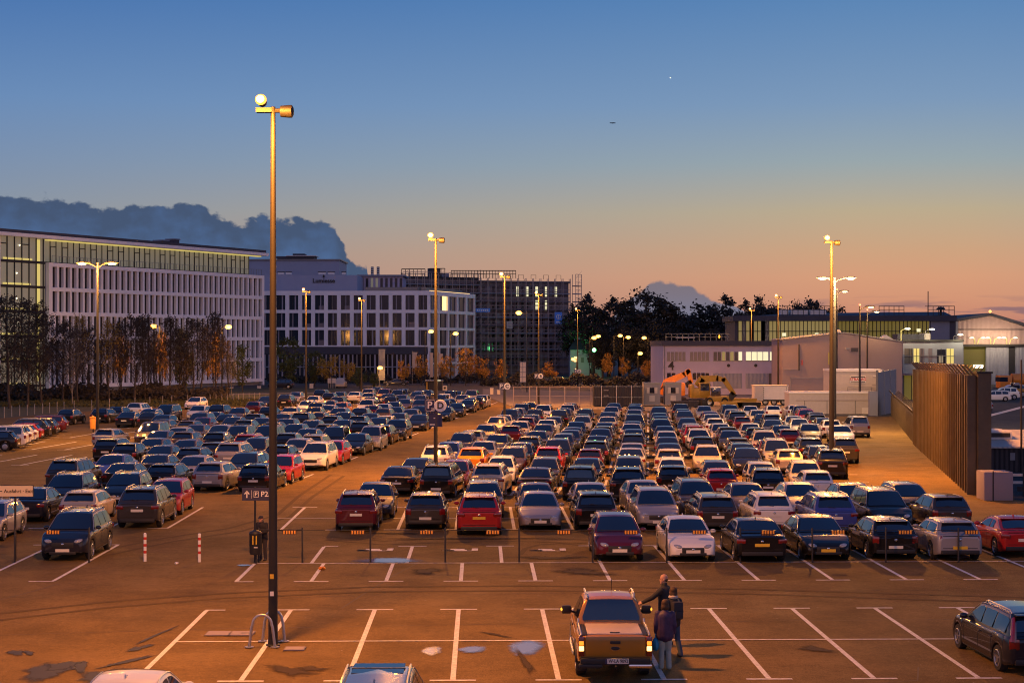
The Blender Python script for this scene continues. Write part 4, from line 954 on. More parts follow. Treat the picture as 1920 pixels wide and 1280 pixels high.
arm_mast(183, 492, 131.6, 'brown lamp post with two curved arms before the white finned building', (.8, -.8), True, m='steel_pole', power=1.3)
arm_mast(1565, 520, 142, 'dark lamp post with two curved arms just right of the tall dark mast', (.95, -.7), False, r0=.13, power=2.0)
arm_mast(1569, 545, 196, 'single-armed lamp with red warning light behind the tall dark mast', (.5,), False, True, power=.15)
arm_mast(1612, 574, 183.5, 'single-armed lamp with red light standing before the office containers', (.8,), True, True, power=.12)
arm_mast(1626, 583, 214, 'single-armed lamp with red light behind the office containers', (.8,), False, True, power=.08)
for i, (px, top, Y, a, lab) in enumerate(((300, 610, 244, -.5, 'short street lamp glowing among the bare trees before the finned building'), (416, 611, 244, .6, 'short street lamp near the right end of the finned building'), (988, 585, 262, -.9, 'lower street lamp just left of the round B sign mast'),
        (797, 620, 300, .7, 'street lamp before the corner of the white office block'), (845, 624, 300, .5, 'street lamp in front of the lit corner of the white office block'), (1106, 632, 330, .4, 'short street lamp left of the green signal light'), (1110, 629, 345, .9, 'street lamp reaching right above the green signal light'),
        (1151, 628, 345, .9, 'street lamp before the dark trees, left of a similar one'), (1169, 631, 345, .6, 'street lamp before the dark trees, second from the green light'), (1215, 632, 345, -.4, 'street lamp before the dark trees, nearest to the building with number 4'), (1196, 661, 330, 0.05, 'small globe lamp under the dark trees'),
        (708, 688, 300, .05, 'small lamp beside the yellow autumn trees'), (1081, 672, 362, -.3, 'low lamp before the small pale house'))):
    arm_mast(px, top, Y, lab, (a,), True, power=.22 if i < 2 else .045, r0=.09, m='steel_pole', glow=.55)
# ------------------------------------------------------------------ foreground furniture
bx, by = gp(508, 1204)
for i, (dy, dx, w_, lab) in enumerate(((-.42, -.02, .34, 'galvanised steel hoop in front of the base of the near lamp mast'), (.42, .16, .30, 'galvanised steel hoop behind the base of the near lamp mast'))):
    root = empty('protection_hoop', (bx-.10+dx, 42.6+dy, 0)); tag(root, lab, 'hoop', 'hoops round the near lamp mast')
    pts = [(-w_, 0, 0), (-w_*.80, 0, .55)]+[(-w_*.72*math.cos(a), 0, .62+w_*.72*math.sin(a)) for a in [math.pi*k/10 for k in range(11)]]+[(w_*.80, 0, .55), (w_, 0, 0)]
    MB().tube(pts, .038, 'galvanised', 10).build('hoop_tube', root, True)
    for sg in (-1, 1): MB().lathe([(.12, 0), (.12, .018), (.05, .025)], 'galvanised', 12, 'z', (sg*w_, 0, .02)).build('base_plate', root)
for i, (px, py, lab) in enumerate(((272, 1052, 'red and white striped bollard, the one closer to the dark blue SUV'), (374, 1053, 'red and white striped bollard, the one closer to the blue direction sign'))):
    x, y = gp(px, py); mb = MB(); H = 1.02; r = .055
    for k, (a, b, m) in enumerate(((0, .30, 'sign_white'), (.30, .40, 'red_paint'), (.40, .55, 'sign_white'), (.55, .65, 'red_paint'), (.65, .80, 'sign_white'), (.80, .90, 'red_paint'), (.90, 1.02, 'sign_white'))):
        mb.lathe([(r, a), (r, b)], m, 16)
    mb.lathe([(r, 1.02), (r*.6, 1.045), (.001, 1.05)], 'sign_white', 16)
    o = mb.build('bollard', None, True); o.location = (x, y, 0); tag(o, lab, 'bollard', 'striped bollards at the entrance')
def barrier(pts, tags, label, bar=False):
    Y = 58.55; X0 = (pts[0]-960)*Y/F
    root = empty('wire_barrier', (X0, Y, 0)); tag(root, label, 'barrier', 'post and wire barrier across the car park')
    xs = [(p-960)*Y/F-X0 for p in pts]
    for x in xs:
        MB().lathe([(.034, 0), (.034, 1.26), (.02, 1.28), (.001, 1.285)], 'dark_metal', 10, 'z', (x, 0, 0)).build('post', root, True)
    for a, b in zip(xs, xs[1:]):
        thick = bar and a == xs[0]
        MB().tube([(a, 0, 1.19), ((a+b)/2, 0, 1.19-(0 if thick else .012)), (b, 0, 1.19)], .032 if thick else .010, 'dark_metal', 6).build('rail' if thick else 'wire', root)
    for t in tags:
        x = (t-960)*Y/F-X0; mb = MB().box(-.25, .25, -.012, .012, -.075, .075, 'black_reflector')
        for k in range(5): mb.box(-.225+k*.098, -.17+k*.098, -.016, .010, -.062, .062, 'amber_reflector')
        o = mb.build('reflector', root); o.location = (x, -.03, 1.115)
barrier([485, 567, 694.5, 835, 973.5, 1111, 1250, 1388, 1523, 1661, 1797, 1935, 2072], [543, 671, 800, 924, 1057, 1183, 1311, 1440, 1571, 1697, 1821], 'row of thin dark posts with wire and amber striped reflectors along the front row', True)
barrier([-110, 28, 167], [100], 'short post and wire barrier with one amber reflector before the dark blue SUV')
# direction sign
def panel(mb, x0, x1, z0, z1, m, y=0.0, t=.03): return mb.box(x0, x1, y-t/2, y+t/2, z0, z1, m)
Y = 58.6; x = (478-960)*Y/F; k = F/Y
root = empty('direction_sign', (x, Y, 0)); tag(root, 'dark blue direction sign reading P25 with an up arrow, half behind the near mast', 'sign')
MB().tube([(0, .05, 0), (0, .05, 2.75)], .04, 'dark_metal', 10).build('post', root, True)
b = panel(MB(), -.47, .78, 2.26, 2.72, 'sign_blue').build('board', root)
T_ = Matrix.Translation((0, -.022, 2.49)) @ Matrix.Rotation(R(90), 4, 'X')
text('P25', .27, 'sign_white', Matrix.Translation((.42, 0, 0)) @ T_, parent=b, depth=.003, bold=.004)
mb = MB(); mb.box(-.31, -.27, -.024, -.016, 2.36, 2.60, 'sign_white'); mb.prism([(-.39, -.017, 2.51), (-.365, -.017, 2.48), (-.29, -.017, 2.56), (-.215, -.017, 2.48), (-.19, -.017, 2.51), (-.29, -.017, 2.63)], (0, -.007, 0), 'sign_white')
mb.box(-.12, -.112, -.024, -.016, 2.34, 2.64, 'sign_white')
for a in ((-.04, .14, 2.38, 2.395), (-.04, .14, 2.585, 2.60), (-.04, -.025, 2.38, 2.60), (.125, .14, 2.38, 2.60)): mb.box(a[0], a[1], -.024, -.016, a[2], a[3], 'sign_white')
mb.build('arrow', b); text('P', .19, 'sign_white', Matrix.Translation((.05, 0, 0)) @ T_, parent=b, depth=.003, bold=.003)
Y = 59.2; x = (28-960)*Y/F
root = empty('exit_sign', (x, Y, 0)); tag(root, 'cream sign reading Ausfahrt Exit with arrow, on a dark post at the left edge', 'sign')
MB().tube([(0, .05, 0), (0, .05, 2.75)], .04, 'dark_metal', 10).build('post', root, True)
b = panel(MB(), -.78, .69, 2.33, 2.77, 'ink').build('frame', root); b2 = panel(MB(), -.755, .665, 2.355, 2.745, 'sign_cream', -.008).build('board', root)
text('Ausfahrt · Exit', .185, 'ink', Matrix.Translation((.14, -.025, 2.545)) @ Matrix.Rotation(R(90), 4, 'X'), parent=b2, depth=.003, bold=.003)
mb = MB(); mb.box(-.62, -.46, -.030, -.022, 2.53, 2.56, 'ink'); mb.prism([(-.70, -.023, 2.545), (-.58, -.023, 2.63), (-.54, -.023, 2.63), (-.64, -.023, 2.545), (-.54, -.023, 2.46), (-.58, -.023, 2.46)], (0, -.007, 0), 'ink'); mb.build('arrow', b2)
# round zone signs on the masts
def zone_sign(letter, px, py, Y, s, label, low=True):
    x = (px-960)*Y/F; z = CH-(py-HZ)*Y/F
    root = empty('zone_sign', (x, Y-.22, z)); tag(root, label, 'sign', 'parking zone signs on the masts')
    b = panel(MB(), -.68*s, .50*s, -.40*s, .42*s, 'sign_blue', 0, .05).build('board', root)
    p = MB(); 
    fr = [(-.60, -.06, -.33, -.31), (-.60, -.06, .33, .35), (-.60, -.58, -.33, .35), (-.08, -.06, -.33, .35)]
    for a in fr: p.box(a[0]*s, a[1]*s, -.035, -.027, a[2]*s, a[3]*s, 'sign_white')
    p.build('border', b)
    text('P', .62*s, 'sign_white', Matrix.Translation((-.36*s, -.03, .02*s)) @ Matrix.Rotation(R(90), 4, 'X'), parent=b, depth=.004, bold=.012)
    text('26', .22*s, 'sign_white', Matrix.Translation((-.17*s, -.03, -.21*s)) @ Matrix.Rotation(R(90), 4, 'X'), parent=b, depth=.004)
    d = MB().lathe([(.001, -.045), (.36*s, -.045), (.38*s, -.03)], 'sign_white', 32, 'y', (.30*s, 0, 0)).build('disc', root)
    d.data.flip_normals()
    text(letter, .58*s, 'ink', Matrix.Translation((.30*s, -.052, 0)) @ Matrix.Rotation(R(90), 4, 'X'), parent=d, depth=.004, bold=.014)
    if low:
        l = MB().box(-.42*s, .02*s, -.02, .02, -1.32*s, -.45*s, 'sign_blue').box(.06*s, .42*s, -.03, .03, -1.30*s, -.50*s, 'sign_blue')
        l.box(-.36*s, -.04*s, -.026, -.018, -1.20*s, -1.13*s, 'plate'); l.box(-.12*s, -.02*s, -.026, -.018, -.80*s, -.74*s, 'plate')
        l.build('info_board', root); MB().ball((.22*s, -.03, -.54*s), (.12*s, .05, .05), 'galvanised', 10, 6).build('cap', root)
zone_sign('D', 817, 760, 94.6, .95, 'blue parking sign with white round D on a mast, with boards below')
zone_sign('C', 946, 724, 147.8, .80, 'blue parking sign with white round C on a mast', False)
zone_sign('B', 1010, 705, 203.5, .85, 'blue parking sign with white round B on a mast', False)
zone_sign('A', 1083, 696, 299, .95, 'small blue parking sign with white round A on the mast by the scaffolding', False)
# waste bin on the sign post
x, y = (479-960)*58.3/F, 58.3
root = empty('waste_bin', (x, y, 0)); tag(root, 'dark round waste bin with yellow stripes on the direction sign post', 'bin')
MB().lathe([(.001, .34), (.19, .34), (.215, .42), (.225, 1.05), (.24, 1.10), (.20, 1.18), (.001, 1.24)], 'black_plastic', 20).build('bin_body', root, True)
mb = MB()
for sx_ in (-.07, .05): mb.box(sx_, sx_+.035, -.245, -.225, .72, 1.04, 'plate_yellow')
mb.box(-.02, .12, -.24, -.225, .60, .625, 'sign_white'); mb.build('stripes', root)
MB().tube([(0, .1, 0), (0, .1, .5)], .035, 'dark_metal', 8).build('stand', root)
# covers in the asphalt, litter
for i, (px, py, w_, d_, lab) in enumerate(((410, 1188.5, .31, .29, 'left pale rectangular cover plate beside the near mast'), (454, 1188.5, .30, .29, 'right pale rectangular cover plate beside the near mast, with dark lettering strip'), (553, 1217, .24, .21, 'small pale cover plate just right of the steel hoops'),
        (1797, 1045, .40, .40, 'round pale manhole cover under the small silver hatchback'))):
    x, y = gp(px, py)
    if i == 3: o = MB().lathe([(.001, .03), (.34, .03), (.36, .02)], 'concrete', 28).build('manhole_cover')
    else:
        mb = MB().box(-w_, w_, -d_, d_, .0, .03, 'plaster').box(-w_-.03, w_+.03, -d_-.03, d_+.03, 0, .024, 'dark_concrete')
        if i == 1: mb.box(-.02, .24, -.10, .06, .03, .033, 'dark_concrete')
        o = mb.build('cover_plate')
    o.location = (x, y, 0.016); tag(o, lab, 'manhole cover')
def crumple(name, px, py, r, m, lab, seed):
    bm = bmesh.new(); bmesh.ops.create_icosphere(bm, subdivisions=2, radius=r); r_ = random.Random(seed)
    for v in bm.verts: v.co *= r_.uniform(.6, 1.15); v.co.z *= .6
    me = bpy.data.meshes.new(name); bm.to_mesh(me); bm.free(); me.materials.append(M[m]); o = link(bpy.data.objects.new(name, me)); x, y = gp(px, py); o.location = (x, y, r*.5); tag(o, lab, 'litter')
crumple('crumpled_paper', 331, 1057, .075, 'sign_white', 'crumpled white paper lying right of the striped bollards', 3)
crumple('orange_rag', 603, 1068, .13, 'litter_orange', 'orange rag lying on a painted bay line behind the barrier', 4)

# ------------------------------------------------------------------ people
def capsule(mb, a, b, ra, rb, m='skin', n=14):
    a, b = Vector(a), Vector(b); mb.tube([a, b], [ra, rb], m, n)
    mb.ball(a, ra, m, n, 8); mb.ball(b, rb, m, n, 8)
def remesh(mb, vox, m, name, parent, sm=6):
    o = mb.build('tmp'); md = o.modifiers.new('r', 'REMESH'); md.mode = 'VOXEL'; md.voxel_size = vox; md.use_smooth_shade = True
    s_ = o.modifiers.new('s', 'SMOOTH'); s_.factor = .5; s_.iterations = sm
    dg = bpy.context.evaluated_depsgraph_get(); me = bpy.data.meshes.new_from_object(o.evaluated_get(dg)); bpy.data.objects.remove(o)
    me.materials.clear(); me.materials.append(M[m]); me.name = name
    me.polygons.foreach_set('use_smooth', [True]*len(me.polygons)); me.polygons.foreach_set('material_index', [0]*len(me.polygons))
    return link(bpy.data.objects.new(name, me), parent)
def append_mesh(o, mb):                        # fingers and facial features joined into the continuous body mesh
    me2 = mb.mesh('x', True); bm = bmesh.new(); bm.from_mesh(o.data); k = len(o.data.materials)
    for m in me2.materials: o.data.materials.append(m)
    n0 = len(bm.faces); bm.from_mesh(me2); bm.faces.ensure_lookup_table()
    for f in bm.faces[n0:]: f.material_index += k; f.smooth = True
    bm.to_mesh(o.data); bm.free()
def hand(mb, fb, wrist, tip, thumb_side, curl=.35, m='skin'):
    w_, t = Vector(wrist), Vector(tip); d = (t-w_).normalized(); side = Vector(thumb_side).normalized(); side = (side-d*side.dot(d)).normalized(); nrm = d.cross(side)
    palm = w_+d*.095
    for q in (-.5, .5): capsule(mb, w_+side*q*.03, palm+side*q*.05, .024, .026, m, 10)
    for i, (q, L_) in enumerate(((.036, .072), (.012, .080), (-.012, .075), (-.034, .060))):
        a = palm+side*q-d*.012; b = a+d*L_*.5+nrm*curl*.02; c_ = b+d*L_*.38*(1-curl*.4)+nrm*curl*.045; e = c_+d*L_*.22*(1-curl)+nrm*curl*.03
        fb.tube([a, b, c_, e], [.0100, .0095, .0088, .0065], m, 8)
    a = w_+d*.035+side*.030; fb.tube([a, a+side*.032+d*.028, a+side*.042+d*.062+nrm*.012], [.0125, .011, .008], m, 8)
def person(loc, rz, label, J, top, legs, hair, hairm, scale=1.0, look=0.0, pelvis_w=.0, shoes='shoe_dark', face=True, bulk=1.0, hem=.84):
    root = empty('person', loc, rz); root.scale = (scale,)*3; tag(root, label, 'person')
    g = lambda n: Vector(J[n])
    hd = g('head'); nk = g('neck'); body = MB()
    HR = Matrix.Translation(hd) @ Matrix.Rotation(look, 4, 'Z')
    def hp(x, y, z): return HR @ Vector((x, y, z))
    def hb(c_, r, m='skin', dst=body, nu=14, nv=10): dst.ball(hp(*c_), r, m, nu, nv, Matrix.Rotation(look, 4, 'Z').to_4x4())
    hb((0, -.008, .035), (.078, .098, .098)); hb((0, .022, -.035), (.060, .072, .080)); hb((0, .085, -.012), (.014, .022, .024)); hb((0, .062, -.088), (.036, .032, .028))
    for sg in (-1, 1): hb((sg*.078, -.005, -.005), (.012, .022, .034))
    capsule(body, nk, hd+Vector((0, -.01, -.06)), .058, .054)
    capsule(body, g('pelvis'), g('chest'), .125, .13); capsule(body, g('chest'), nk, .10, .06)
    for s_ in 'lr':
        capsule(body, g('sh'+s_), g('el'+s_), .050, .040); capsule(body, g('el'+s_), g('wr'+s_), .039, .027)
        capsule(body, g('hip'+s_), g('kn'+s_), .080, .056); capsule(body, g('kn'+s_), g('an'+s_), .054, .038)
        capsule(body, g('an'+s_), g('to'+s_), .04, .03)
    fb = MB()
    for s_ in 'lr': hand(body, fb, g('wr'+s_), g('tip'+s_), J['th'+s_])
    for sg in (-1, 1): fb.ball(hp(sg*.030, .083, .012), (.012, .008, .007), 'ink', 8, 6)
    fb.ball(hp(0, .086, -.052), (.022, .007, .006), 'red_paint', 8, 6)
    o = remesh(body, .011, 'skin', 'body', root); append_mesh(o, fb)
    jk = MB(); b_ = bulk; pel, ch = g('pelvis'), g('chest'); ax = (g('shr')-g('shl')).normalized()
    mid = (pel+ch)/2; hm = pel+(pel-ch).normalized()*(.95-hem)*1.0
    capsule(jk, ch+Vector((0, 0, .02)), hm, .152*b_, .150*b_)
    for q in (-.5, .5):
        capsule(jk, ch+ax*q*.16+Vector((0, 0, .0)), mid+ax*q*.14, .128*b_, .125*b_); capsule(jk, mid+ax*q*.14, hm+ax*q*.15, .125*b_, .130*b_)
        capsule(jk, ch+ax*q*.18+Vector((0, 0, .02)), nk-Vector((0, 0, .05)), .095, .085)
    capsule(jk, nk-Vector((0, 0, .02)), nk+Vector((0, .0, .02)), .078, .072)
    for s_ in 'lr': capsule(jk, g('sh'+s_), g('el'+s_), .075*b_, .060*b_); capsule(jk, g('el'+s_), g('wr'+s_)*.9+g('el'+s_)*.1, .060*b_, .046*b_)
    remesh(jk, .014, top, 'jacket', root, 4)
    tr = MB(); fl = 1.25 if legs == 'jeans_pale' else 1.0
    capsule(tr, pel+Vector((0, 0, .06)), pel-Vector((0, 0, .05)), .14, .135)
    for s_ in 'lr': capsule(tr, pel*.35+g('hip'+s_)*.65, g('hip'+s_), .125, .112); capsule(tr, g('hip'+s_), g('kn'+s_), .104, .074*min(fl, 1.1)); capsule(tr, g('kn'+s_), g('an'+s_)+Vector((0, 0, -.01)), .072, .060*fl)
    remesh(tr, .014, legs, 'trousers', root, 4)
    for s_ in 'lr':
        sh_ = MB(); a, t = g('an'+s_), g('to'+s_); capsule(sh_, (a.x, a.y, .055), (t.x, t.y, .042), .052, .042); capsule(sh_, a, (a.x, a.y, .06), .05, .05)
        q = remesh(sh_, .012, shoes, 'shoe', root, 3)
    hr = MB()
    if hair == 'short': hb((0, -.030, .052), (.083, .088, .085), hairm, hr)
    elif hair == 'fringe': hb((0, -.05, -.005), (.080, .058, .055), hairm, hr)
    elif hair == 'bob':
        hb((0, -.020, .045), (.096, .104, .100), hairm, hr); hb((0, -.050, -.050), (.094, .075, .10), hairm, hr)
        for sg in (-1, 1): hb((sg*.075, -.01, -.06), (.034, .06, .09), hairm, hr)
    elif hair == 'cap':
        hb((0, -.012, .062), (.092, .106, .075), hairm, hr); hb((0, .105, .052), (.07, .065, .014), hairm, hr)
    remesh(hr, .010, hairm, 'cap' if hair == 'cap' else 'hair', root, 2)
    return root
def stand(arm_l=None, arm_r=None, dz=0.0, lean=0.0, feet=.10, stride=0.0):
    J = dict(pelvis=(0, 0, .95), chest=(0, lean*.6, 1.33), neck=(0, lean*.85, 1.50), head=(0, lean+.02, 1.64), hipl=(-.09, 0, .92), hipr=(.09, 0, .92), knl=(-feet, .015+stride*.5, .50), knr=(feet, .03-stride*.4, .50), anl=(-feet-.01, -.02+stride, .08), anr=(feet+.01, -.02-stride, .08),
             tol=(-feet-.03, .13+stride, .035), tor=(feet+.03, .13-stride, .035), shl=(-.185, lean*.7, 1.41), shr=(.185, lean*.7, 1.41))
    J.update(arm_l or dict(ell=(-.235, -.02, 1.13), wrl=(-.225, .05, .90), tipl=(-.22, .08, .80), thl=(.3, 1, 0)))
    J.update(arm_r or dict(elr=(.235, -.02, 1.13), wrr=(.225, .05, .90), tipr=(.22, .08, .80), thr=(-.3, 1, 0)))
    return J
# the man turns his back half to the camera, looks left and reaches towards the pickup; +y is the way he faces
J = stand(arm_l=dict(ell=(-.30, .20, 1.22), wrl=(-.28, .47, 1.08), tipl=(-.27, .58, 1.03), thl=(0.6, 0, .8)), stride=.10)
person((4.02, 42.35, 0), R(62), 'bald man in a black jacket reaching out towards the orange pickup', J, 'jacket_black', 'trouser_dark', 'fringe', 'hair_brown', 1.08, look=R(32))
J = stand(stride=.17, arm_l=dict(ell=(-.24, .0, 1.13), wrl=(-.20, .20, 1.02), tipl=(-.15, .28, 1.0), thl=(.2, .2, 1)))
wm = person((4.12, 41.05, 0), R(28), 'person in dark jacket and blue jeans with light collar, beside the bald man', J, 'jacket_black', 'jeans', 'bob', 'hair_brown', 1.0, look=R(20))
MB().lathe([(.085, 1.47), (.125, 1.50), (.125, 1.54), (.085, 1.58)], 'scarf', 18, 'z', (0, 0, 0)).build('collar', wm, True)
J = stand(feet=.085)
person((3.76, 39.45, 0), R(-4), 'person seen from behind in plum quilted jacket and pale jeans beside the pickup', J, 'jacket_plum', 'jeans_pale', 'bob', 'hair_brown', .965, look=R(8), shoes='shoe', bulk=1.08)
J = stand(lean=.10, arm_l=dict(ell=(-.24, .10, 1.15), wrl=(-.13, .30, 1.10), tipl=(-.06, .36, 1.06), thl=(.3, .3, 1)), arm_r=dict(elr=(.24, .10, 1.15), wrr=(.13, .30, 1.10), tipr=(.06, .36, 1.06), thr=(-.3, .3, 1)))
J['head'] = (0, .16, 1.60)
person((-9.18, 59.15, 0), R(160), 'person in dark clothes and cap bending over the waste bin behind the near mast', J, 'jacket_black', 'trouser_dark', 'cap', 'trouser_dark', .96, look=0)
# things they carry
bg_ = MB(); bg_.ball((0, 0, 0), (.09, .16, .17), 'bag_blue', 12, 8); bg_.tube([(0, -.08, .12), (0, -.03, .27), (0, .03, .27), (0, .08, .12)], .012, 'bag_blue', 6)
o = bg_.build('shopping_bag', None, True); o.location = (3.53, 39.50, .60); tag(o, 'bright blue bag held low beside the pale jeans', 'bag')
bk = empty('backpack', (4.20, 40.86, 1.20), R(28)); tag(bk, 'dark backpack with a tan strap on the back of the middle person', 'backpack')
mesh_ = rbox(-.15, .15, -.09, .09, -.23, .23, 'bag_dark', .06); link(bpy.data.objects.new('bag_body', mesh_), bk)
MB().tube([(.13, .02, -.15), (.15, .05, .10), (.13, .16, .27), (.10, .27, .25)], .022, 'bag_tan', 8).build('strap', bk, True)
link(bpy.data.objects.new('pocket', rbox(-.11, .11, -.125, -.08, -.20, .0, 'bag_dark', .03)), bk)
# ------------------------------------------------------------------ buildings
class Wall:                                   # boxes laid out along a facade: s along, n outward, z up
    def __init__(s, A, B):
        s.A = Vector((A[0], A[1], 0)); d = Vector((B[0]-A[0], B[1]-A[1], 0)); s.L = d.length; s.d = d.normalized(); s.n = Vector((s.d.y, -s.d.x, 0))
        s.T = Matrix((( s.d.x, s.n.x, 0, A[0]), (s.d.y, s.n.y, 0, A[1]), (0, 0, 1, 0), (0, 0, 0, 1)))
    def box(s, mb, s0, s1, z0, z1, n0, n1, m): return mb.box(s0, s1, n0, n1, z0, z1, m, s.T)
    def pt(s, a, n, z): return s.T @ Vector((a, n, z))
    def sz(s, px, py):                         # photograph pixel -> (along, height) on the facade plane
        # ray through px: x = (px-960)/F * y
        t = (px-960)/F; # A.x + a d.x = t (A.y + a d.y)
        a = (t*s.A.y-s.A.x)/(s.d.x-t*s.d.y); y = s.A.y+a*s.d.y
        return a, CH-(py-HZ)*y/F
def windows(root, wall, rects, make, name='window', limit=100):     # the first hundred are parts of their own
    rest = MB()
    for i, r in enumerate(rects):
        if i < limit: mb = MB(); make(mb, r, i); fixn(mb.build(name, root))
        else: make(rest, r, i)
    if rest.v: o = fixn(rest.build(name, root)); o['kind'] = 'stuff'
rb = random.Random(5)

# --- white finned office building on the left
W1 = Wall((-74.0, 258.0), (-47.7, 307.0)); L1 = W1.L
root = empty('office_building', (-74, 258, 0)); tag(root, 'long white office building with vertical fins and a glazed top floor under a flat roof', 'building')
def P(mb, name): o = fixn(mb.build(name)); o.parent = root; o.matrix_parent_inverse = Matrix.Translation(-Vector(root.location)); return o
ZT = 20.9; FH = 3.93; NF = 38; pit = L1/NF
mb = MB(); W1.box(mb, -.6, L1-.1, 0, ZT-.3, -18, -.75, 'mid_grey'); P(mb, 'wall')
mb = MB()
for f in range(6):
    z = ZT-FH*f
    W1.box(mb, -.2, L1, z-.62, z, -.70, .05, 'white_paint_wall')
    if f == 5: break
    off = 0 if f < 2 else .5
    for k in range(NF+1):
        a = (k+off)*pit; a = min(max(a, .0), L1-.0)
        W1.box(mb, a-.22, a+.22, z-FH, z-.62, -.70, .0 if f else .0, 'white_paint_wall')
W1.box(mb, -.6, -.2, 0, ZT, -.7, .05, 'white_paint_wall'); W1.box(mb, L1-.02, L1+.5, 0, ZT, -18, .05, 'white_paint_wall')
P(mb, 'facade_frame')
rects = []
for f in range(5):
    z = ZT-FH*f; off = 0 if f < 2 else .5
    for k in range(NF): rects.append(((k+off)*pit+.22, min((k+1+off)*pit-.22, L1), z-FH+.02, z-.64))
def mk(mb, r, i):
    a, b, z0, z1 = r
    q = rb.random(); m = 'glass_warm' if q < .72 else ('glass_grey' if q < .95 else 'lit_interior')
    W1.box(mb, a, b, z0, z1, -.74, -.60, m)
    W1.box(mb, a+(b-a)*.66, b, z0, z1, -.60, -.54, 'glass_dark')
class Sub:                                     # windows helper needs parenting with the building's offset
    pass
def windows_at(root, rects, make, name='window', limit=100):
    rest = MB(); inv = Matrix.Translation(-Vector(root.location))
    def fin(mb):
        o = fixn(mb.build(name)); o.parent = root; o.matrix_parent_inverse = inv; return o
    for i, r in enumerate(rects):
        if i < limit: mb = MB(); make(mb, r, i); fin(mb)
        else: make(rest, r, i)
    if rest.v: fin(rest)['kind'] = 'stuff'
windows_at(root, rects, mk)
ZR = 24.7
mb = MB(); W1.box(mb, .5, L1-1.5, ZT+.02, ZR, -9, -2.2, 'lit_interior')
P(mb, 'penthouse')
mb = MB(); n_ = 40
for k in range(n_+1):
    a = .5+(L1-2)*k/n_; W1.box(mb, a-.035, a+.035, ZT, ZR, -2.2, -2.05, 'dark_metal')
    if k % 5 in (1, 3) and k < n_: W1.box(mb, a, a+(L1-2)/n_, ZR-1.1, ZR-.98, -2.2, -2.06, 'dark_metal'); W1.box(mb, a+.03, a+.09, ZT, ZR-1, -2.2, -2.04, 'dark_metal')
W1.box(mb, .5, L1-1.5, ZT, ZT+.25, -2.2, -2.05, 'dark_metal'); P(mb, 'glazing_bars')
mb = MB()
for k in range(0, 70): a = .2+(L1-.4)*k/69; W1.box(mb, a-.03, a+.03, ZT, ZT+1.1, -.12, -.06, 'grey_metal')
W1.box(mb, .2, L1-.2, ZT+1.06, ZT+1.12, -.13, -.05, 'grey_metal'); P(mb, 'railing')
mb = MB(); W1.box(mb, -36, L1+1.6, ZR, ZR+.55, -19, .3, 'white_paint_wall'); W1.box(mb, -36.2, L1+1.0, ZR+.55, ZR+1.05, -19.2, .1, 'roof_dark'); P(mb, 'roof')
mb = MB(); W1.box(mb, .4, L1+1.2, ZR-.16, ZR-.02, -2.0, -1.2, 'lit_yellow'); P(mb, 'soffit_light')
mb = MB(); W1.box(mb, -10.4, -.6, 0, ZR, -8, -.9, 'lit_interior'); P(mb, 'atrium_glass')
mb = MB()
for k in range(7): a = -10.3+k*1.55; W1.box(mb, a-.06, a+.06, 0, ZR, -.9, -.72, 'dark_metal')
for f in range(6): W1.box(mb, -10.4, -.6, ZT-FH*f-.25, ZT-FH*f+.15, -.9, -.74, 'dark_metal')
for k in (0, 3): W1.box(mb, -10.3+k*1.55, -8.7+k*1.55, ZR-1.2, ZR-1.05, -.9, -.74, 'dark_metal')
P(mb, 'atrium_bars')
for f in range(6):
    mb = MB(); W1.box(mb, -10.2+rb.random(), -3.0-rb.random(), ZT-FH*f+.22, ZT-FH*f+.50, -.89, -.78, 'lit_yellow'); P(mb, 'strip_light')
mb = MB(); W1.box(mb, -2.4, -1.7, 2, ZR-.2, -.89, -.8, 'lit_yellow'); P(mb, 'strip_light')
for a, z in ((-6.2, 23.4), (-6.8, 19), (-6.8, 15), (-6.5, 11.2), (-7.5, 7)):
    mb = MB(); mb.ball(W1.pt(a, -.72, z), .13, 'white_lamp', 8, 6); P(mb, 'ceiling_lamp')
mb = MB(); W1.box(mb, -34.1, -10.4, 0, ZR, -18, -.5, 'white_paint_wall'); P(mb, 'stair_tower')
for a, w_, h in ((-14.5, 6, 1.9), (31.5, 1.6, .6), (34.8, 1.3, 1.0)):
    mb = MB(); W1.box(mb, a, a+w_, ZR+1.05, ZR+1.05+h, -6, -4, 'roof_dark'); W1.box(mb, a-.15, a+w_+.15, ZR+1.0+h, ZR+1.2+h, -6.15, -3.85, 'mid_grey'); P(mb, 'roof_vent')

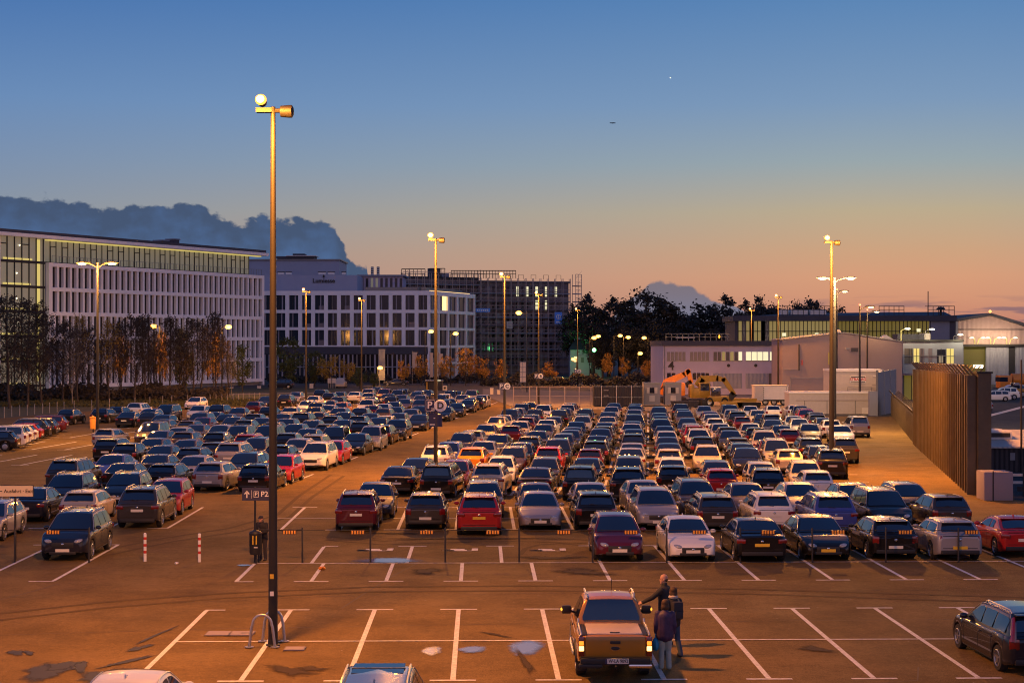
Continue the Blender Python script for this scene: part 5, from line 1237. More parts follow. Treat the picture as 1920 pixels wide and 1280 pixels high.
# --- white grid office block with the lettering
A2, B2, C2 = (-60.5, 351.5), (-18.0, 350.0), (-8.6, 377.0); ZT = 19.4
root = empty('office_building', (B2[0], B2[1], 0)); tag(root, 'white grid office block with dark windows, blue grey attic and dark lettering above', 'building')
W2 = Wall(A2, B2); W3 = Wall(B2, C2)
mb = MB(); W2.box(mb, 0, W2.L-.6, 0, ZT-.2, -22, -.5, 'mid_grey'); W3.box(mb, .6, W3.L, 0, ZT-.2, -12, -.5, 'mid_grey'); P(mb, 'wall')
bands = [(18.45, ZT), (14.55, 15.25), (10.85, 11.45), (7.2, 7.5)]
mb = MB(); rects = []
for W_, nb, z_low in ((W2, 15, 7.2), (W3, 5, 3.4)):
    pit = W_.L/nb
    bz = bands if W_ is W2 else bands[:3]+[(6.9, 7.5), (3.3, 3.7)]
    for z0, z1 in bz: W_.box(mb, -.02, W_.L+.02, z0, z1, -.5, 0, 'white_paint_wall')
    for k in range(nb+1):
        a = k*pit; h = .42 if k not in (0, nb) else .5
        W_.box(mb, max(0, a-h), min(W_.L, a+h), 7.3 if W_ is W2 else 0, ZT-.9, -.5, -.003, 'white_paint_wall')
    for k in range(nb):
        for i in range(len(bz)-1): rects.append((W_, k*pit+.42, (k+1)*pit-.42, bz[i+1][1], bz[i][0], i))
P(mb, 'facade_frame')
def mk(mb, r, i):
    W_, a, b, z0, z1, row = r; q = rb.random()
    lit = W_ is W3 and row == 0
    W_.box(mb, a, b, z0, z1, -.5, -.42, 'lit_warm' if (lit and q < .35) else ('lit_pale' if lit and q < .5 else 'glass_dark'))
    if lit: W_.box(mb, a+(b-a)*.15, a+(b-a)*.4, z0, z1, -.42, -.38, 'curtain')
    t = rb.uniform(.12, .6); W_.box(mb, a+(b-a)*t, a+(b-a)*(t+rb.uniform(.06, .16)), z0, z1, -.42, -.36, 'curtain' if q > .25 else 'glass_grey')
    W_.box(mb, a+(b-a)*.30, a+(b-a)*.34, z0, z1, -.42, -.34, 'dark_metal')
    if q > .8: W_.box(mb, a+(b-a)*.4, b, z0, z0+(z1-z0)*rb.uniform(.2, .5), -.42, -.40, 'glass_warm')
windows_at(root, rects, mk)
mb = MB(); W2.box(mb, 0, W2.L, 5.6, 7.2, -.55, -.1, 'roof_dark'); W2.box(mb, 0, W2.L, 0, 5.6, -.5, -.45, 'glass_dark'); P(mb, 'plinth')
mb = MB()
for k in range(44):
    a = .4+k*W2.L/44; q = rb.random()
    W2.box(mb, a, a+.22+.2*q, .3, 5.5, -.45, -.30, 'curtain' if q > .35 else 'grey_metal')
W2.box(mb, 0, W2.L, 2.7, 2.9, -.44, -.2, 'mid_grey'); P(mb, 'colonnade')
mb = MB(); p0, p1 = at(470, 517, 362), at(673, 545, 362); mb.box(p0.x, p1.x, 358, 372, ZT-.4, p0.z, 'blue_grey_panel'); P(mb, 'attic')
t_ = text('Lumiesse', 1.35, 'ink', facing(at(607, 526.5, 357.9)), parent=None, depth=.08, bold=.02); t_.name = 'lettering'; t_.parent = root; t_.matrix_parent_inverse = Matrix.Translation(-Vector(root.location))
mb = MB(); q = at(607, 519, 357.9); mb.ball(q+Vector((0, -.1, .12)), (.22, .1, .36), 'ink', 8, 6); P(mb, 'flame_mark')
mb = MB(); p0, p1 = at(673, 518, 372), at(755, 548, 372); mb.box(p0.x, p1.x, 372, 384, ZT-.4, p0.z, 'pale_wall'); mb.box(p0.x-.4, p1.x+.6, 371.3, 385, p0.z, p0.z+.35, 'mid_grey'); P(mb, 'roof_pavilion')
for k in range(9):
    mb = MB(); a = p0.x+.5+k*1.12; mb.box(a, a+.55, 371.9, 372.02, ZT+.4, p0.z-.4, 'glass_dark' if k not in (2, 3) else 'lit_interior'); P(mb, 'pavilion_window')
mb = MB(); p0, p1 = at(480, 488, 402), at(636, 520, 402); mb.box(p0.x-3, p1.x, 402, 420, ZT, p0.z, 'blue_grey_panel'); mb.box(p0.x-3.2, p1.x+.4, 401.6, 420, p0.z, p0.z+.3, 'grey_metal'); P(mb, 'roof_house')
mb = MB(); p0 = at(518, 487, 404); mb.box(p0.x, p0.x+9.5, 404, 410, p0.z+.3, p0.z+.9, 'roof_dark'); mb.box(p0.x+2.5, p0.x+10, 403.5, 411, p0.z+.9, p0.z+1.05, 'trailer_white'); mb.box(p0.x+4, p0.x+7, 405, 409, p0.z+1.05, p0.z+1.6, 'roof_dark'); P(mb, 'roof_vent')
for px, w_ in ((521, 1.4), (536, 1.2), (597, 1.6), (615, 1.4), (641, .8)):
    mb = MB(); p0 = at(px, 514, 363); mb.box(p0.x, p0.x+w_, 363, 364, p0.z-.1, p0.z+.45, 'trailer_white'); mb.box(p0.x-.1, p0.x+w_+.1, 362.9, 364.1, p0.z+.45, p0.z+.6, 'dark_metal'); P(mb, 'skylight')
for px in (698, 709):
    mb = MB(); p0 = at(px, 517, 425); mb.tube([(p0.x, 425, 18), (p0.x, 425, p0.z+.2)], .35, 'dark_metal', 10)
    for k in range(5): mb.lathe([(.42, 0), (.42, .3)], 'trailer_white', 10, 'z', (p0.x, 425, p0.z-.2+k*.55))
    mb.lathe([(.36, 0), (.36, 2.4)], 'dark_metal', 10, 'z', (p0.x, 425, p0.z)); o = fixn(mb.build('chimney')); tag(o, 'striped slender chimney, %s of the pair behind the attic' % ('left' if px < 700 else 'right'), 'chimney', 'pair of striped chimneys')
mb = MB(); W3.box(mb, 1, W3.L-1, ZT, ZT+.9, -3.0, -2.9, 'grey_metal'); W2.box(mb, 28, W2.L-1, ZT, ZT+.9, -3, -2.9, 'grey_metal'); P(mb, 'railing')
mb = MB(); W3.box(mb, 1.0, W3.L-3, ZT-.02, ZT+.10, -.45, -.3, 'lit_warm'); P(mb, 'eaves_light')

# --- building under scaffolding
root = empty('scaffolded_building', at(980, HZ, 402)*Vector((1, 1, 0)) if False else (2.6, 402, 0)); tag(root, 'dark unfinished concrete building wrapped in scaffolding, blue banners hanging on it', 'building')
WL = Wall((at(752, 0, 392).x, 392), (at(897, 0, 402).x, 402)); WR = Wall((at(897, 0, 401).x, 401), (at(1066, 0, 408).x, 408))
zl, zr = at(0, 521, 394).z, at(0, 530, 403).z
mb = MB(); WL.box(mb, 0, WL.L, 0, zl, -16, 0, 'dark_concrete'); WR.box(mb, 0, WR.L, 0, zr, -14, 0, 'dark_concrete'); WR.box(mb, WR.L-2.4, WR.L+.01, 0, zr-3.6, -10, .02, 'concrete')
P(mb, 'wall')
mb = MB(); WL.box(mb, -.3, WL.L, zl, zl+.4, -16, .3, 'roof_dark'); WR.box(mb, -.3, WR.L+.3, zr, zr+.5, -14, .4, 'roof_dark'); WL.box(mb, 9, 11.6, zl+.4, zl+2.6, -4, -2, 'roof_dark'); WL.box(mb, 12, 14, zl+.4, zl+1.4, -4, -2, 'mid_grey'); P(mb, 'roof')
rects = []
for f in range(6):
    for k in range(16):
        a = 1.0+k*1.27; z1 = zr-.9-f*3.45
        rects.append((WR, a, a+.66, z1-2.5, z1, f, k))
def mk(mb, r, i):
    W_, a, b, z0, z1, f, k = r
    see = (f == 0 and k >= 7 and k % 2 == 1) or (f == 1 and k in (11, 13))
    W_.box(mb, a, b, z0, z1, -.02, .05, ('lit_pale' if see else ('glass_dark' if rb.random() < .7 else 'mid_grey')))  # see: glowing pane stands in for sky showing through the opening
    W_.box(mb, a-.04, b+.04, (z0+z1)/2-.08, (z0+z1)/2+.08, -.01, .09, 'dark_concrete')
windows_at(root, rects, mk)
rects = [(WL, .8+k*2.4, .8+k*2.4+1.3, zl-1.2-f*3.4-2.0, zl-1.2-f*3.4, f, k) for f in range(6) for k in range(8)]
def mk(mb, r, i):
    W_, a, b, z0, z1, f, k = r; W_.box(mb, a, b, z0, z1, -.02, .05, 'glass_dark' if rb.random() < .6 else 'roof_dark')
windows_at(root, rects, mk, 'window_opening', 60)
def scaffold(W_, s0, s1, ztop, label, deckm='mid_grey', extra=0, loc=None):
    rt = empty('scaffolding', W_.pt(s0, 1, 0)); tag(rt, label, 'scaffolding', 'scaffolding round the unfinished building'); inv = Matrix.Translation(-Vector(rt.location))
    fr, dk = MB(), MB(); n = int((s1-s0)/1.9)
    for k in range(n+1):
        a = s0+(s1-s0)*k/n
        for nn in (.5, 1.5): W_.box(fr, a-.07, a+.07, 0, ztop, nn-.05, nn+.035, 'scaffold_tube')
    z = .3; j = 0
    while z < ztop:
        W_.box(fr, s0, s1, z+1.0, z+1.12, 1.46, 1.54, 'scaffold_tube'); W_.box(fr, s0, s1, z+.5, z+.55, 1.46, 1.54, 'scaffold_tube')
        if z < ztop-2.2: W_.box(dk, s0, s1, z, z+.24, .5, 1.5, deckm if rb.random() < .5 else 'dark_concrete')
        for k in range(0, n, 5):
            a = s0+(s1-s0)*k/n; b = s0+(s1-s0)*(k+1)/n
            fr.tube([W_.pt(a, 1.56, z), W_.pt(b, 1.56, z+2)], .03, 'scaffold_tube', 4)
        z += 2.0; j += 1
    for k in range(extra):                      # guard frames above the roof line
        a = s0+(s1-s0)*(k+.5)/extra; W_.box(fr, a-.7, a-.62, ztop, ztop+1.1, -3, -2.92, 'dark_metal'); W_.box(fr, a+.6, a+.68, ztop, ztop+1.1, -3, -2.92, 'dark_metal'); W_.box(fr, a-.7, a+.68, ztop+1.04, ztop+1.1, -3, -2.92, 'dark_metal')
    for mb, nm in ((fr, 'frame'), (dk, 'deck')):
        o = mb.build(nm); o.parent = rt; o.matrix_parent_inverse = inv
scaffold(WL, -.2, WL.L-.2, zl+1.2, 'scaffolding on the left wing of the unfinished building')
scaffold(WR, .3, WR.L, zr+1.1, 'scaffolding on the slit-windowed right wing of the unfinished building', extra=7)
WE = Wall((WR.pt(WR.L, 1.5, 0).x, WR.pt(WR.L, 1.5, 0).y), (at(1081, 0, 409).x, 409)); scaffold(WE, .1, WE.L, zr+2.2, 'narrow see-through scaffold tower at the right end of the unfinished building', extra=0)
# posts of the storey being built above the left wing
root = empty('roof_scaffold', (at(830, 0, 396).x, 396, zl)); tag(root, 'open steel posts and rails standing on the roof of the left wing', 'scaffolding')
mb = MB()
for px0, px1, yt, n in ((753, 797, 504, 6), (806, 834, 503, 4), (846, 967, 507, 22)):
    for k in range(n+1):
        px = px0+(px1-px0)*k/n; p = at(px, yt, 396); mb.box(p.x-.07, p.x+.07, 395.93, 396.07, zl, p.z, 'dark_metal')
    p0, p1 = at(px0, yt, 396), at(px1, yt, 396); mb.box(p0.x, p1.x, 395.9, 396.1, p0.z-.15, p0.z+.05, 'dark_metal'); mb.box(p0.x, p1.x, 395.9, 396.1, zl+1.0, zl+1.12, 'dark_metal')
o = mb.build('post_frame', root); o.matrix_parent_inverse = Matrix.Translation(-Vector(root.location))
def banner(px0, py0, px1, py1, Y, m, lab, emblem):
    p0, p1 = at(px0, py1, Y), at(px1, py0, Y); w_, h = p1.x-p0.x, p1.z-p0.z
    rt = empty('banner', ((p0.x+p1.x)/2, Y, p0.z)); tag(rt, lab, 'banner', 'banners hanging on the scaffolding')
    MB().box(-w_/2, w_/2, -.03, .03, 0, h, m).build('cloth', rt)
    mb = MB()
    if emblem == 'ring':
        mb.tube([(w_*.28*math.cos(2*math.pi*k/20), -.05, h*.60+w_*.28*math.sin(2*math.pi*k/20)) for k in range(21)], .09, 'sign_white', 5, False); mb.tube([(0, -.05, h*.60-.5), (0, -.05, h*.60+.5)], .10, 'sign_white', 5); mb.box(-w_*.32, w_*.32, -.05, -.035, h*.10, h*.2, 'sign_white')
    elif emblem == 'letters':
        for k in range(6): mb.box(-w_*.42+k*w_*.14, -w_*.42+k*w_*.14+w_*.09, -.05, -.035, h*.28, h*.72, 'sign_white')
    else:
        for k in range(4): mb.box(-w_*.3, w_*.3, -.05, -.035, h*(.2+.17*k), h*(.26+.17*k), 'mid_grey')
    mb.build('print', rt)
banner(1040, 585, 1054, 607, 403, 'banner_blue', 'upright bright blue banner with a white ring emblem on the scaffolding', 'ring')
banner(892, 578, 919, 585, 391, 'banner_blue', 'wide bright blue banner with white letters on the scaffolding', 'letters')
banner(950, 602, 961, 616, 400, 'hut_white', 'small white notice hanging on the scaffolding', 'lines')
banner(1072, 591, 1077, 598, 406, 'hut_white', 'tiny white notice at the end of the scaffolding', 'lines')

# --- small pale house and the green signal light
root = empty('house', (at(1100, 0, 378).x, 378, 0)); tag(root, 'small pale house with a dark hipped roof beside the green light', 'house')
mb = MB(); mb.box(-3.9, 3.9, 0, 7, 0, 6.4, 'pale_wall').build('wall', root)
mb = MB(); mb.add([(-4.3, -.4, 6.4), (4.3, -.4, 6.4), (4.3, 7.4, 6.4), (-4.3, 7.4, 6.4), (-2.6, 3.5, 8.8), (1.0, 3.5, 8.8)], [(0, 1, 5, 4), (1, 2, 5), (2, 3, 4, 5), (3, 0, 4), (3, 2, 1, 0)], 'roof_dark').build('roof', root)
for x, z, m in ((-2.6, 4.2, 'lit_warm'), (-1.0, 4.0, 'glass_warm'), (0.6, 4.0, 'glass_dark'), (2.4, 4.0, 'glass_dark'), (-2.4, 1.4, 'lit_warm'), (1, 1.4, 'glass_dark')): MB().box(x-.35, x+.35, -.04, .04, z-.6, z+.6, m).build('window', root)
root = empty('signal_light', (at(1114, 0, 345).x, 345, 0)); tag(root, 'bright green signal light on a pole before the pale house', 'signal light')
z = at(0, 656, 345).z; MB().tube([(0, 0, 0), (0, 0, z)], .08, 'steel_pole', 8).build('pole', root); MB().ball((0, -.15, z), .42, 'green_lamp', 12, 8).build('lamp_glass', root, True); MB().box(-.3, .3, .0, .3, z-.4, z+.4, 'dark_metal').build('housing', root)
lamp(at(1114, 0, 345).x-2.5, 370, z, 700, (.15, 1, .3), .3)

# --- low white building with the number 4
def frontal(name, label, px0, px1, Y, depth, z1, wallm, z0=0.0, cat='building'):
    x0, x1 = (px0-960)*Y/F, (px1-960)*Y/F; r = empty(name, ((x0+x1)/2, Y, 0)); tag(r, label, cat)
    MB().box(x0-r.location.x, x1-r.location.x, 0, depth, z0, z1, wallm).build('wall', r); return r
def rel(root, px, py): p = at(px, py, root.location.y); return p.x-root.location.x, p.z
def rect(root, px0, py0, px1, py1, m, name, n0=-.06, n1=.02, mb=None):
    x0, z1 = rel(root, px0, py0); x1, z0 = rel(root, px1, py1); b = mb or MB(); b.box(x0, x1, n0, n1, z0, z1, m)
    return b if mb else b.build(name, root)
b4 = frontal('workshop_building', 'low two-storey pale building with a black figure 4 on the wall', 1243, 1470, 250, 22, 7.58, 'pale_wall')
x0, _ = rel(b4, 1241, 0); x1, _ = rel(b4, 1470, 0); MB().box(x0, x1, -.35, 22, 7.58, 8.35, 'roof_dark').build('roof', b4)
for px0, px1, n, lit in ((1250, 1286, 5, (0, 0, 0, 0, 0)), (1293, 1330, 5, (0, 0, 0, 0, 0)), (1337, 1392, 7, (3, 3, 3, 3, 3, 3, 2)), (1398, 1441, 4, (2, 2, 2, 2)), (1443, 1457, 2, (2, 3)), (1463, 1469, 1, (0,))):
    for k in range(n):
        a = px0+(px1-px0)*k/n; m = ('glass_warm', 'lit_dim', 'lit_pale', 'lit_dim')[lit[k]] if lit[k] else 'glass_warm'
        if lit[k] == 3 and rb.random() < .5: m = 'glass_grey'
        rect(b4, a+.8, 659.5, a+(px1-px0)/n-.8, 676, m, 'window')
    rect(b4, px0, 675.6, px1, 677, 'grey_metal', 'sill', -.14, 0)
for px0, px1, n in ((1250, 1267, 2), (1298, 1330, 4)):
    for k in range(n): a = px0+(px1-px0)*k/n; rect(b4, a+.8, 699, a+(px1-px0)/n-.8, 711, 'glass_dark', 'window')
for px0, px1 in ((1337, 1391), (1398, 1440), (1441, 1462)): rect(b4, px0, 699.5, px1, 728, 'clad_grey' if px0 < 1440 else 'glass_grey', 'roller_door', -.05, .03)
t_ = text('4', 2.0, 'ink', Matrix.Translation((rel(b4, 1258.5, 686)[0], -.03, rel(b4, 1258.5, 686)[1])) @ Matrix.Rotation(R(90), 4, 'X'), 'numeral', b4, .02, bold=.035)
for px in (1366, 1417, 1460): x, z = rel(b4, px, 685); MB().lathe([(.001, -.16), (.24, -.16), (.26, .0)], 'ink', 16, 'y', (x, 0, z)).build('wall_vent', b4)
mb = MB()
for k in range(12): x, _ = rel(b4, 1249+k*10.5, 0); mb.box(x-.04, x+.04, .3, .38, 8.35, 9.5, 'grey_metal')
xa, xb = rel(b4, 1249, 0)[0], rel(b4, 1369, 0)[0]; mb.box(xa, xb, .3, .36, 9.42, 9.5, 'grey_metal').box(xa, xb, .3, .36, 8.9, 8.96, 'grey_metal').box(xa+1.5, xa+4.5, .2, .3, 8.8, 8.9, 'trailer_white'); mb.build('roof_railing', b4)
MB().tube([(rel(b4, 1246, 0)[0], -.1, 0), (rel(b4, 1246, 0)[0], -.1, 7.6)], .07, 'grey_metal', 6).build('downpipe', b4)
x, _ = rel(b4, 1349, 0); MB().ball((x, .2, 9.0), (.14, .14, .3), 'amber_lamp', 8, 6).build('roof_lamp', b4)
# --- long glazed hall behind
hl = frontal('aircraft_hall', 'long hall with a dim yellow strip of glazing under a dark flat roof', 1378, 1792, 300, 14, 12.1, 'roof_dark')
x0, _ = rel(hl, 1374, 0); x1, _ = rel(hl, 1792, 0); MB().box(x0, x1, -.8, 15, 12.1, 13.1, 'roof_dark').build('roof', hl); 
mb = MB(); mb.add([(x0+4, 2, 13.1), (x1, 2, 13.1), (x1, 14.8, 13.1), (x0+4, 14.8, 13.1), (x0+12, 8, 13.7), (x1, 8, 14.0)], [(0, 1, 5, 4), (1, 2, 5), (2, 3, 4, 5), (3, 0, 4)], 'roof_dark').build('roof_ridge', hl)
for j in range(10):
    a = 1384+j*36.0; b = a+36.0; mb = MB(); m = 'lit_dim' if j < 5 else 'lit_olive'
    xa, za = rel(hl, a, 602); xb, zb = rel(hl, b, 640); mb.box(xa, xb, -.10, .02, zb, za, m)
    if j == 0 or j == 1:
        for k in range(3): q = rb.randrange(5); mb.box(xa+(xb-xa)*q/5, xa+(xb-xa)*(q+1)/5, -.13, -.10, zb, za, 'glass_grey')
    for k in range(6): x = xa+(xb-xa)*k/5; mb.box(x-.06, x+.06, -.2, -.1, zb, za, 'dark_metal')
    mb.box(xa, xb, -.2, -.1, zb+(za-zb)*.50-.08, zb+(za-zb)*.50+.08, 'dark_metal'); mb.build('glazing', hl)
for px in (1470, 1531, 1722): x, z = rel(hl, px, 627 if px < 1700 else 619); MB().box(x-.35, x+.35, -.22, -.1, z-.3, z+.3, 'lit_pale').build('ceiling_lamp', hl)
rect(hl, 1742, 601, 1780, 640, 'grey_wall', 'end_wall', -.16, 0)
for px, w_ in ((1490, 3.2), (1527, 3.0), (1470, 1.5)): x, _ = rel(hl, px, 0); MB().box(x, x+w_, 4, 7, 13.4, 14.3, 'trailer_white').build('skylight', hl)
mb = MB()
for px0, px1, n in ((1653, 1700, 5), (1745, 1795, 5), (1470, 1560, 9)):
    for k in range(n+1): x, _ = rel(hl, px0+(px1-px0)*k/n, 0); mb.box(x-.05, x+.05, 2, 2.1, 13.1, 15.0, 'dark_metal')
    xa, xb = rel(hl, px0, 0)[0], rel(hl, px1, 0)[0]; mb.box(xa, xb, 2, 2.1, 14.9, 15.0, 'dark_metal').box(xa, xb, 2, 2.1, 14.2, 14.28, 'dark_metal')
mb.build('roof_railing', hl)
x, z = rel(hl, 1748, 545); mb = MB().tube([(x, 3, 13), (x, 3, z)], .09, 'dark_metal', 6); mb.box(x-.6, x+2.5, 2.95, 3.05, 14.9, 15.0, 'dark_metal').build('aerial_mast', hl)
x, z = rel(hl, 1772, 577); MB().tube([(x, 3, 13), (x, 3, z-.2)], .22, 'dark_metal', 8).lathe([(.9, 0), (.75, .3), (.3, .55), (.001, .6)], 'dark_metal', 14, 'z', (x, 3, z-.3)).build('roof_vent', hl, True)
# --- pink gabled building
x0, x1 = (1467-960)*215/F, (1691-960)*215/F
root = empty('gabled_building', ((x0+x1)/2, 215, 0)); tag(root, 'plain pinkish building with a shallow gable behind the white containers', 'building')
hw_ = (x1-x0)/2; MB().prism([(-hw_, 0, 0), (hw_, 0, 0), (hw_, 0, 8.15), (.3, 0, 9.3), (-hw_, 0, 8.4)], (0, 9, 0), 'plaster').build('wall', root)
mb = MB(); mb.prism([(-hw_-.1, -.1, 8.42), (.3, -.1, 9.33), (hw_+.1, -.1, 8.16), (hw_+.1, -.1, 8.30), (.3, -.1, 9.47), (-hw_-.1, -.1, 8.56)], (0, 9.2, 0), 'mid_grey').build('roof', root)
for px in (1582, 1622, 1672): x, _ = rel(root, px, 0); MB().prism([(x-1.1, 3, 8.4), (x+1.1, 3, 8.4), (x, 3, 9.9 if px < 1600 else 9.1)], (0, 2, 0), 'blue_grey_panel').build('skylight', root)
rect(root, 1553, 660, 1557, 683, 'lit_olive', 'window'); rect(root, 1561, 660, 1566, 683, 'lit_pale', 'window')
rect(root, 1497, 645, 1499, 694, 'dark_metal', 'downpipe', -.1, 0); rect(root, 1503, 675, 1504.5, 684, 'red_paint', 'wall_box', -.1, 0)
rect(root, 1585, 652, 1594, 655, 'mid_grey', 'wall_vent'); rect(root, 1596, 652, 1609, 659, 'roof_dark', 'wall_vent')
mb = MB(); rect(root, 1482, 708, 1600, 709, 'mid_grey', '', -.05, 0, mb); rect(root, 1482, 708, 1483, 730, 'mid_grey', '', -.05, 0, mb); rect(root, 1470, 692, 1500, 692.8, 'mid_grey', '', -.05, 0, mb); mb.build('cable_duct', root)
# --- grey annex with lit windows
gx = frontal('annex_building', 'grey two-storey annex with tall lit windows between the pink gable and the big hangar', 1693, 1806, 228, 14, rel_z if False else at(0, 640, 228).z, 'grey_wall')
x0, z = rel(gx, 1692, 638); x1, _ = rel(gx, 1806, 0); MB().box(x0, x1, -.3, 14, at(0, 640, 228).z, at(0, 638, 228).z+.1, 'dark_metal').build('roof', gx)
for a, b, c_, d, m in ((1696, 653, 1711, 681, 'glass_grey'), (1713, 653, 1723.5, 681, 'lit_yellow'), (1725, 653, 1733, 681, 'glass_warm'), (1741, 653, 1748, 681, 'glass_warm'), (1757, 655, 1773, 681, 'glass_dark'), (1760, 666, 1768, 680, 'lit_interior'), (1775, 653.5, 1788, 681, 'lit_yellow')):
    rect(gx, a, b, c_, d, m, 'window', -.05 if m != 'lit_interior' else -.08)
mb = MB()
for px in (1704, 1709, 1718, 1728, 1764, 1781): rect(gx, px, 653, px+.8, 681, 'dark_metal', '', -.12, -.04, mb)
rect(gx, 1696, 666.5, 1790, 667.4, 'grey_metal', '', -.14, -.05, mb); mb.build('glazing_bars', gx)
rect(gx, 1694, 703, 1725, 760, 'lit_olive', 'shop_window', -.05); mb = MB()
for px in (1694, 1708, 1714, 1717): rect(gx, px, 703, px+1.2, 760, 'dark_metal', '', -.1, -.04, mb)
mb.build('door_frame', gx); rect(gx, 1692, 699.5, 1762, 703, 'plaster', 'canopy', -1.6, 0)
for k, (px, py) in enumerate(((1697, 616), (1743, 617), (1796, 627))):
    x, z = rel(gx, px, py); b = MB().tube([(x-.5, .3, at(0, 640, 228).z), (x-.5, .3, z-.3), (x, .0, z)], .06, 'lit_yellow' if k == 0 else 'grey_metal', 6).build('lamp_bracket', gx); MB().ball((x+.3, -.2, z-.02), (.42, .2, .14), 'white_lamp', 10, 6).build('lamp_glass', b, True)  # first bracket glows, lamplight on it put into its material
    lamp(gx.location.x+x+.3, 226.3, z-.5, 350, (1, .85, .5), .2)
MB().box(rel(gx, 1689, 0)[0], rel(gx, 1750, 0)[0], 2, 5, 8.5, 9.3, 'roof_dark').box(rel(gx, 1740, 0)[0], rel(gx, 1751, 0)[0], 1.9, 5, 8.4, 9.4, 'hut_white').build('roof_vent', gx)
# --- big hangar at the right edge
Yh = 310; x0, x1 = (1792-960)*Yh/F, (1990-960)*Yh/F; xm = (1857-960)*Yh/F
root = empty('hangar', (xm, Yh, 0)); tag(root, 'large hangar with a pink ribbed gable over grey sliding doors at the right edge', 'hangar')
za, ze, zr_ = at(0, 592, Yh).z, at(0, 603, Yh).z, at(0, 622, Yh).z; zd = at(0, 645, Yh).z
MB().prism([(x0-xm, 0, zd), (x1-xm, 0, zd), (x1-xm, 0, zr_-1.2), (0, 0, za), (x0-xm, 0, ze)], (0, 45, 0), 'clad_pink').build('gable_wall', root)
MB().prism([(x0-xm-.6, -.5, ze), (0, -.5, za+.05), (x1-xm+.5, -.5, zr_-1.1), (x1-xm+.5, -.5, zr_-.6), (0, -.5, za+.55), (x0-xm-.6, -.5, ze+.5)], (0, 46, 0), 'roof_dark').build('roof', root)
MB().box(x0-xm, x0-xm+1.5, -.04, 45, 0, zd-.1, 'grey_wall').box(x0-xm, x1-xm, .8, 45, 0, zd-.1, 'hangar_gloom').box(x0-xm, x1-xm, -.3, .4, zd-.5, zd, 'dark_metal').build('door_opening', root)
for a, b in ((1849, 1870), (1870, 1892), (1904, 1925), (1925, 1960)):
    xa, xb = (a-960)*Yh/F-xm, (b-960)*Yh/F-xm; MB().box(xa, xb-.06, .1, .5, 0, zd-.5, 'clad_grey').build('sliding_door', root)
MB().box((1892-960)*Yh/F-xm, (1904-960)*Yh/F-xm, .3, .6, 0, zd-.5, 'ink').build('door_gap', root)
MB().box((1786-960)*Yh/F-xm, (1793-960)*Yh/F-xm, -1, 2, 0, ze, 'grey_wall').build('corner_pier', root)
mb = MB(); rz = at(0, 617.5, Yh).z; mb.box(x0-xm, x1-xm, -.06, 0, rz-.08, rz+.08, 'dark_metal').build('cladding_joint', root)
for px in (1830, 1860, 1890):
    x = (px-960)*Yh/F-xm; z = at(0, 633, Yh).z; b = MB().tube([(x-.2, 0, z-1.6), (x-.4, -.5, z-.3), (x-.9, -.9, z)], .07, 'lit_yellow', 6).tube([(x+.2, 0, z-1.6), (x+.4, -.5, z-.3), (x+.9, -.9, z)], .07, 'lit_yellow', 6).build('lamp_bracket', root)  # brackets made to glow, lamplight on them put into the material
    for sg in (-1, 1): MB().ball((x+sg*1.1, -1, z-.02), (.45, .25, .13), 'white_lamp', 10, 6).build('lamp_glass', b, True)
    lamp(xm+x, Yh-3.6, z-.2, 700, (1, .72, .42), .3)
MB().box((1827-960)*Yh/F-xm, (1845-960)*Yh/F-xm, .5, .78, at(0, 690, Yh).z, at(0, 684, Yh).z, 'white_lamp').build('tube_light', root)
x = 0; MB().ball((0, .2, za+.85), .28, 'sodium_small', 8, 6).build('ridge_lamp', root)
# ------------------------------------------------------------------ tall steel fence on the right
def sheet_fence(p0, p1, h0, h1, label, n, amp=.16, lean=0.0):
    A, B = Vector((*p0, 0)), Vector((*p1, 0)); d = (B-A).normalized(); nr = Vector((d.y, -d.x, 0)); L_ = (B-A).length
    if nr.x > 0: nr = -nr
    root = empty('steel_fence', A); tag(root, label, 'fence', 'steel fence along the apron')
    mb = MB()                                    # thin sheet with upright fins standing off it
    mb.prism([(0, 0, 0), d*L_, d*L_+Vector((0, 0, h1-.05)), (0, 0, h0-.05)], -nr*.05, 'fence_sheet').build('profiled_sheet', root); mb = MB()
    for k in range(n+1):
        b = d*(L_*k/n); h = h0+(h1-h0)*k/n; e = d*.07
        mb.prism([b-e, b+e, b+e*1.6+nr*amp*2, b-e*1.6+nr*amp*2], (0, 0, h), 'fence_sheet')
    fixn(mb.build('fins', root))
    mb = MB(); k = int(L_/2.5)
    for i in range(k+1):
        b = d*(L_*i/k)-nr*.12; h = h0+(h1-h0)*i/k; mb.box(b.x-.06, b.x+.06, b.y-.06, b.y+.06, 0, h, 'fence_sheet')
    mb.build('back_posts', root)
    mb = MB(); k = int(L_/2.2)
    for i in range(k+1):
        b = d*(L_*i/k); h = h0+(h1-h0)*i/k
        mb.tube([b+Vector((0, 0, h-.1)), b+nr*.55+Vector((0, 0, h+.55))], .05, 'fence_sheet', 4); mb.tube([b+Vector((0, 0, h-.1)), b-nr*.5+Vector((0, 0, h+.5))], .035, 'fence_sheet', 4)
    for q in (.25, .5, .9):
        mb.tube([nr*.55*q+Vector((0, 0, h0+.6*q)), d*L_+nr*.55*q+Vector((0, 0, h1+.6*q))], .014, 'grey_metal', 3)
    mb.build('barbed_wire', root)
    return root
gA, gB, gC = gp(1676, 778), gp(1722, 833), gp(1829, 927)
sheet_fence(gA, gB, 2.2, 2.15, 'low far section of the steel fence leading back to the containers', 60)
sheet_fence(gB, gC, 5.95, 6.3, 'tall near section of profiled steel fence with barbed arms, lit orange', 32, .22)
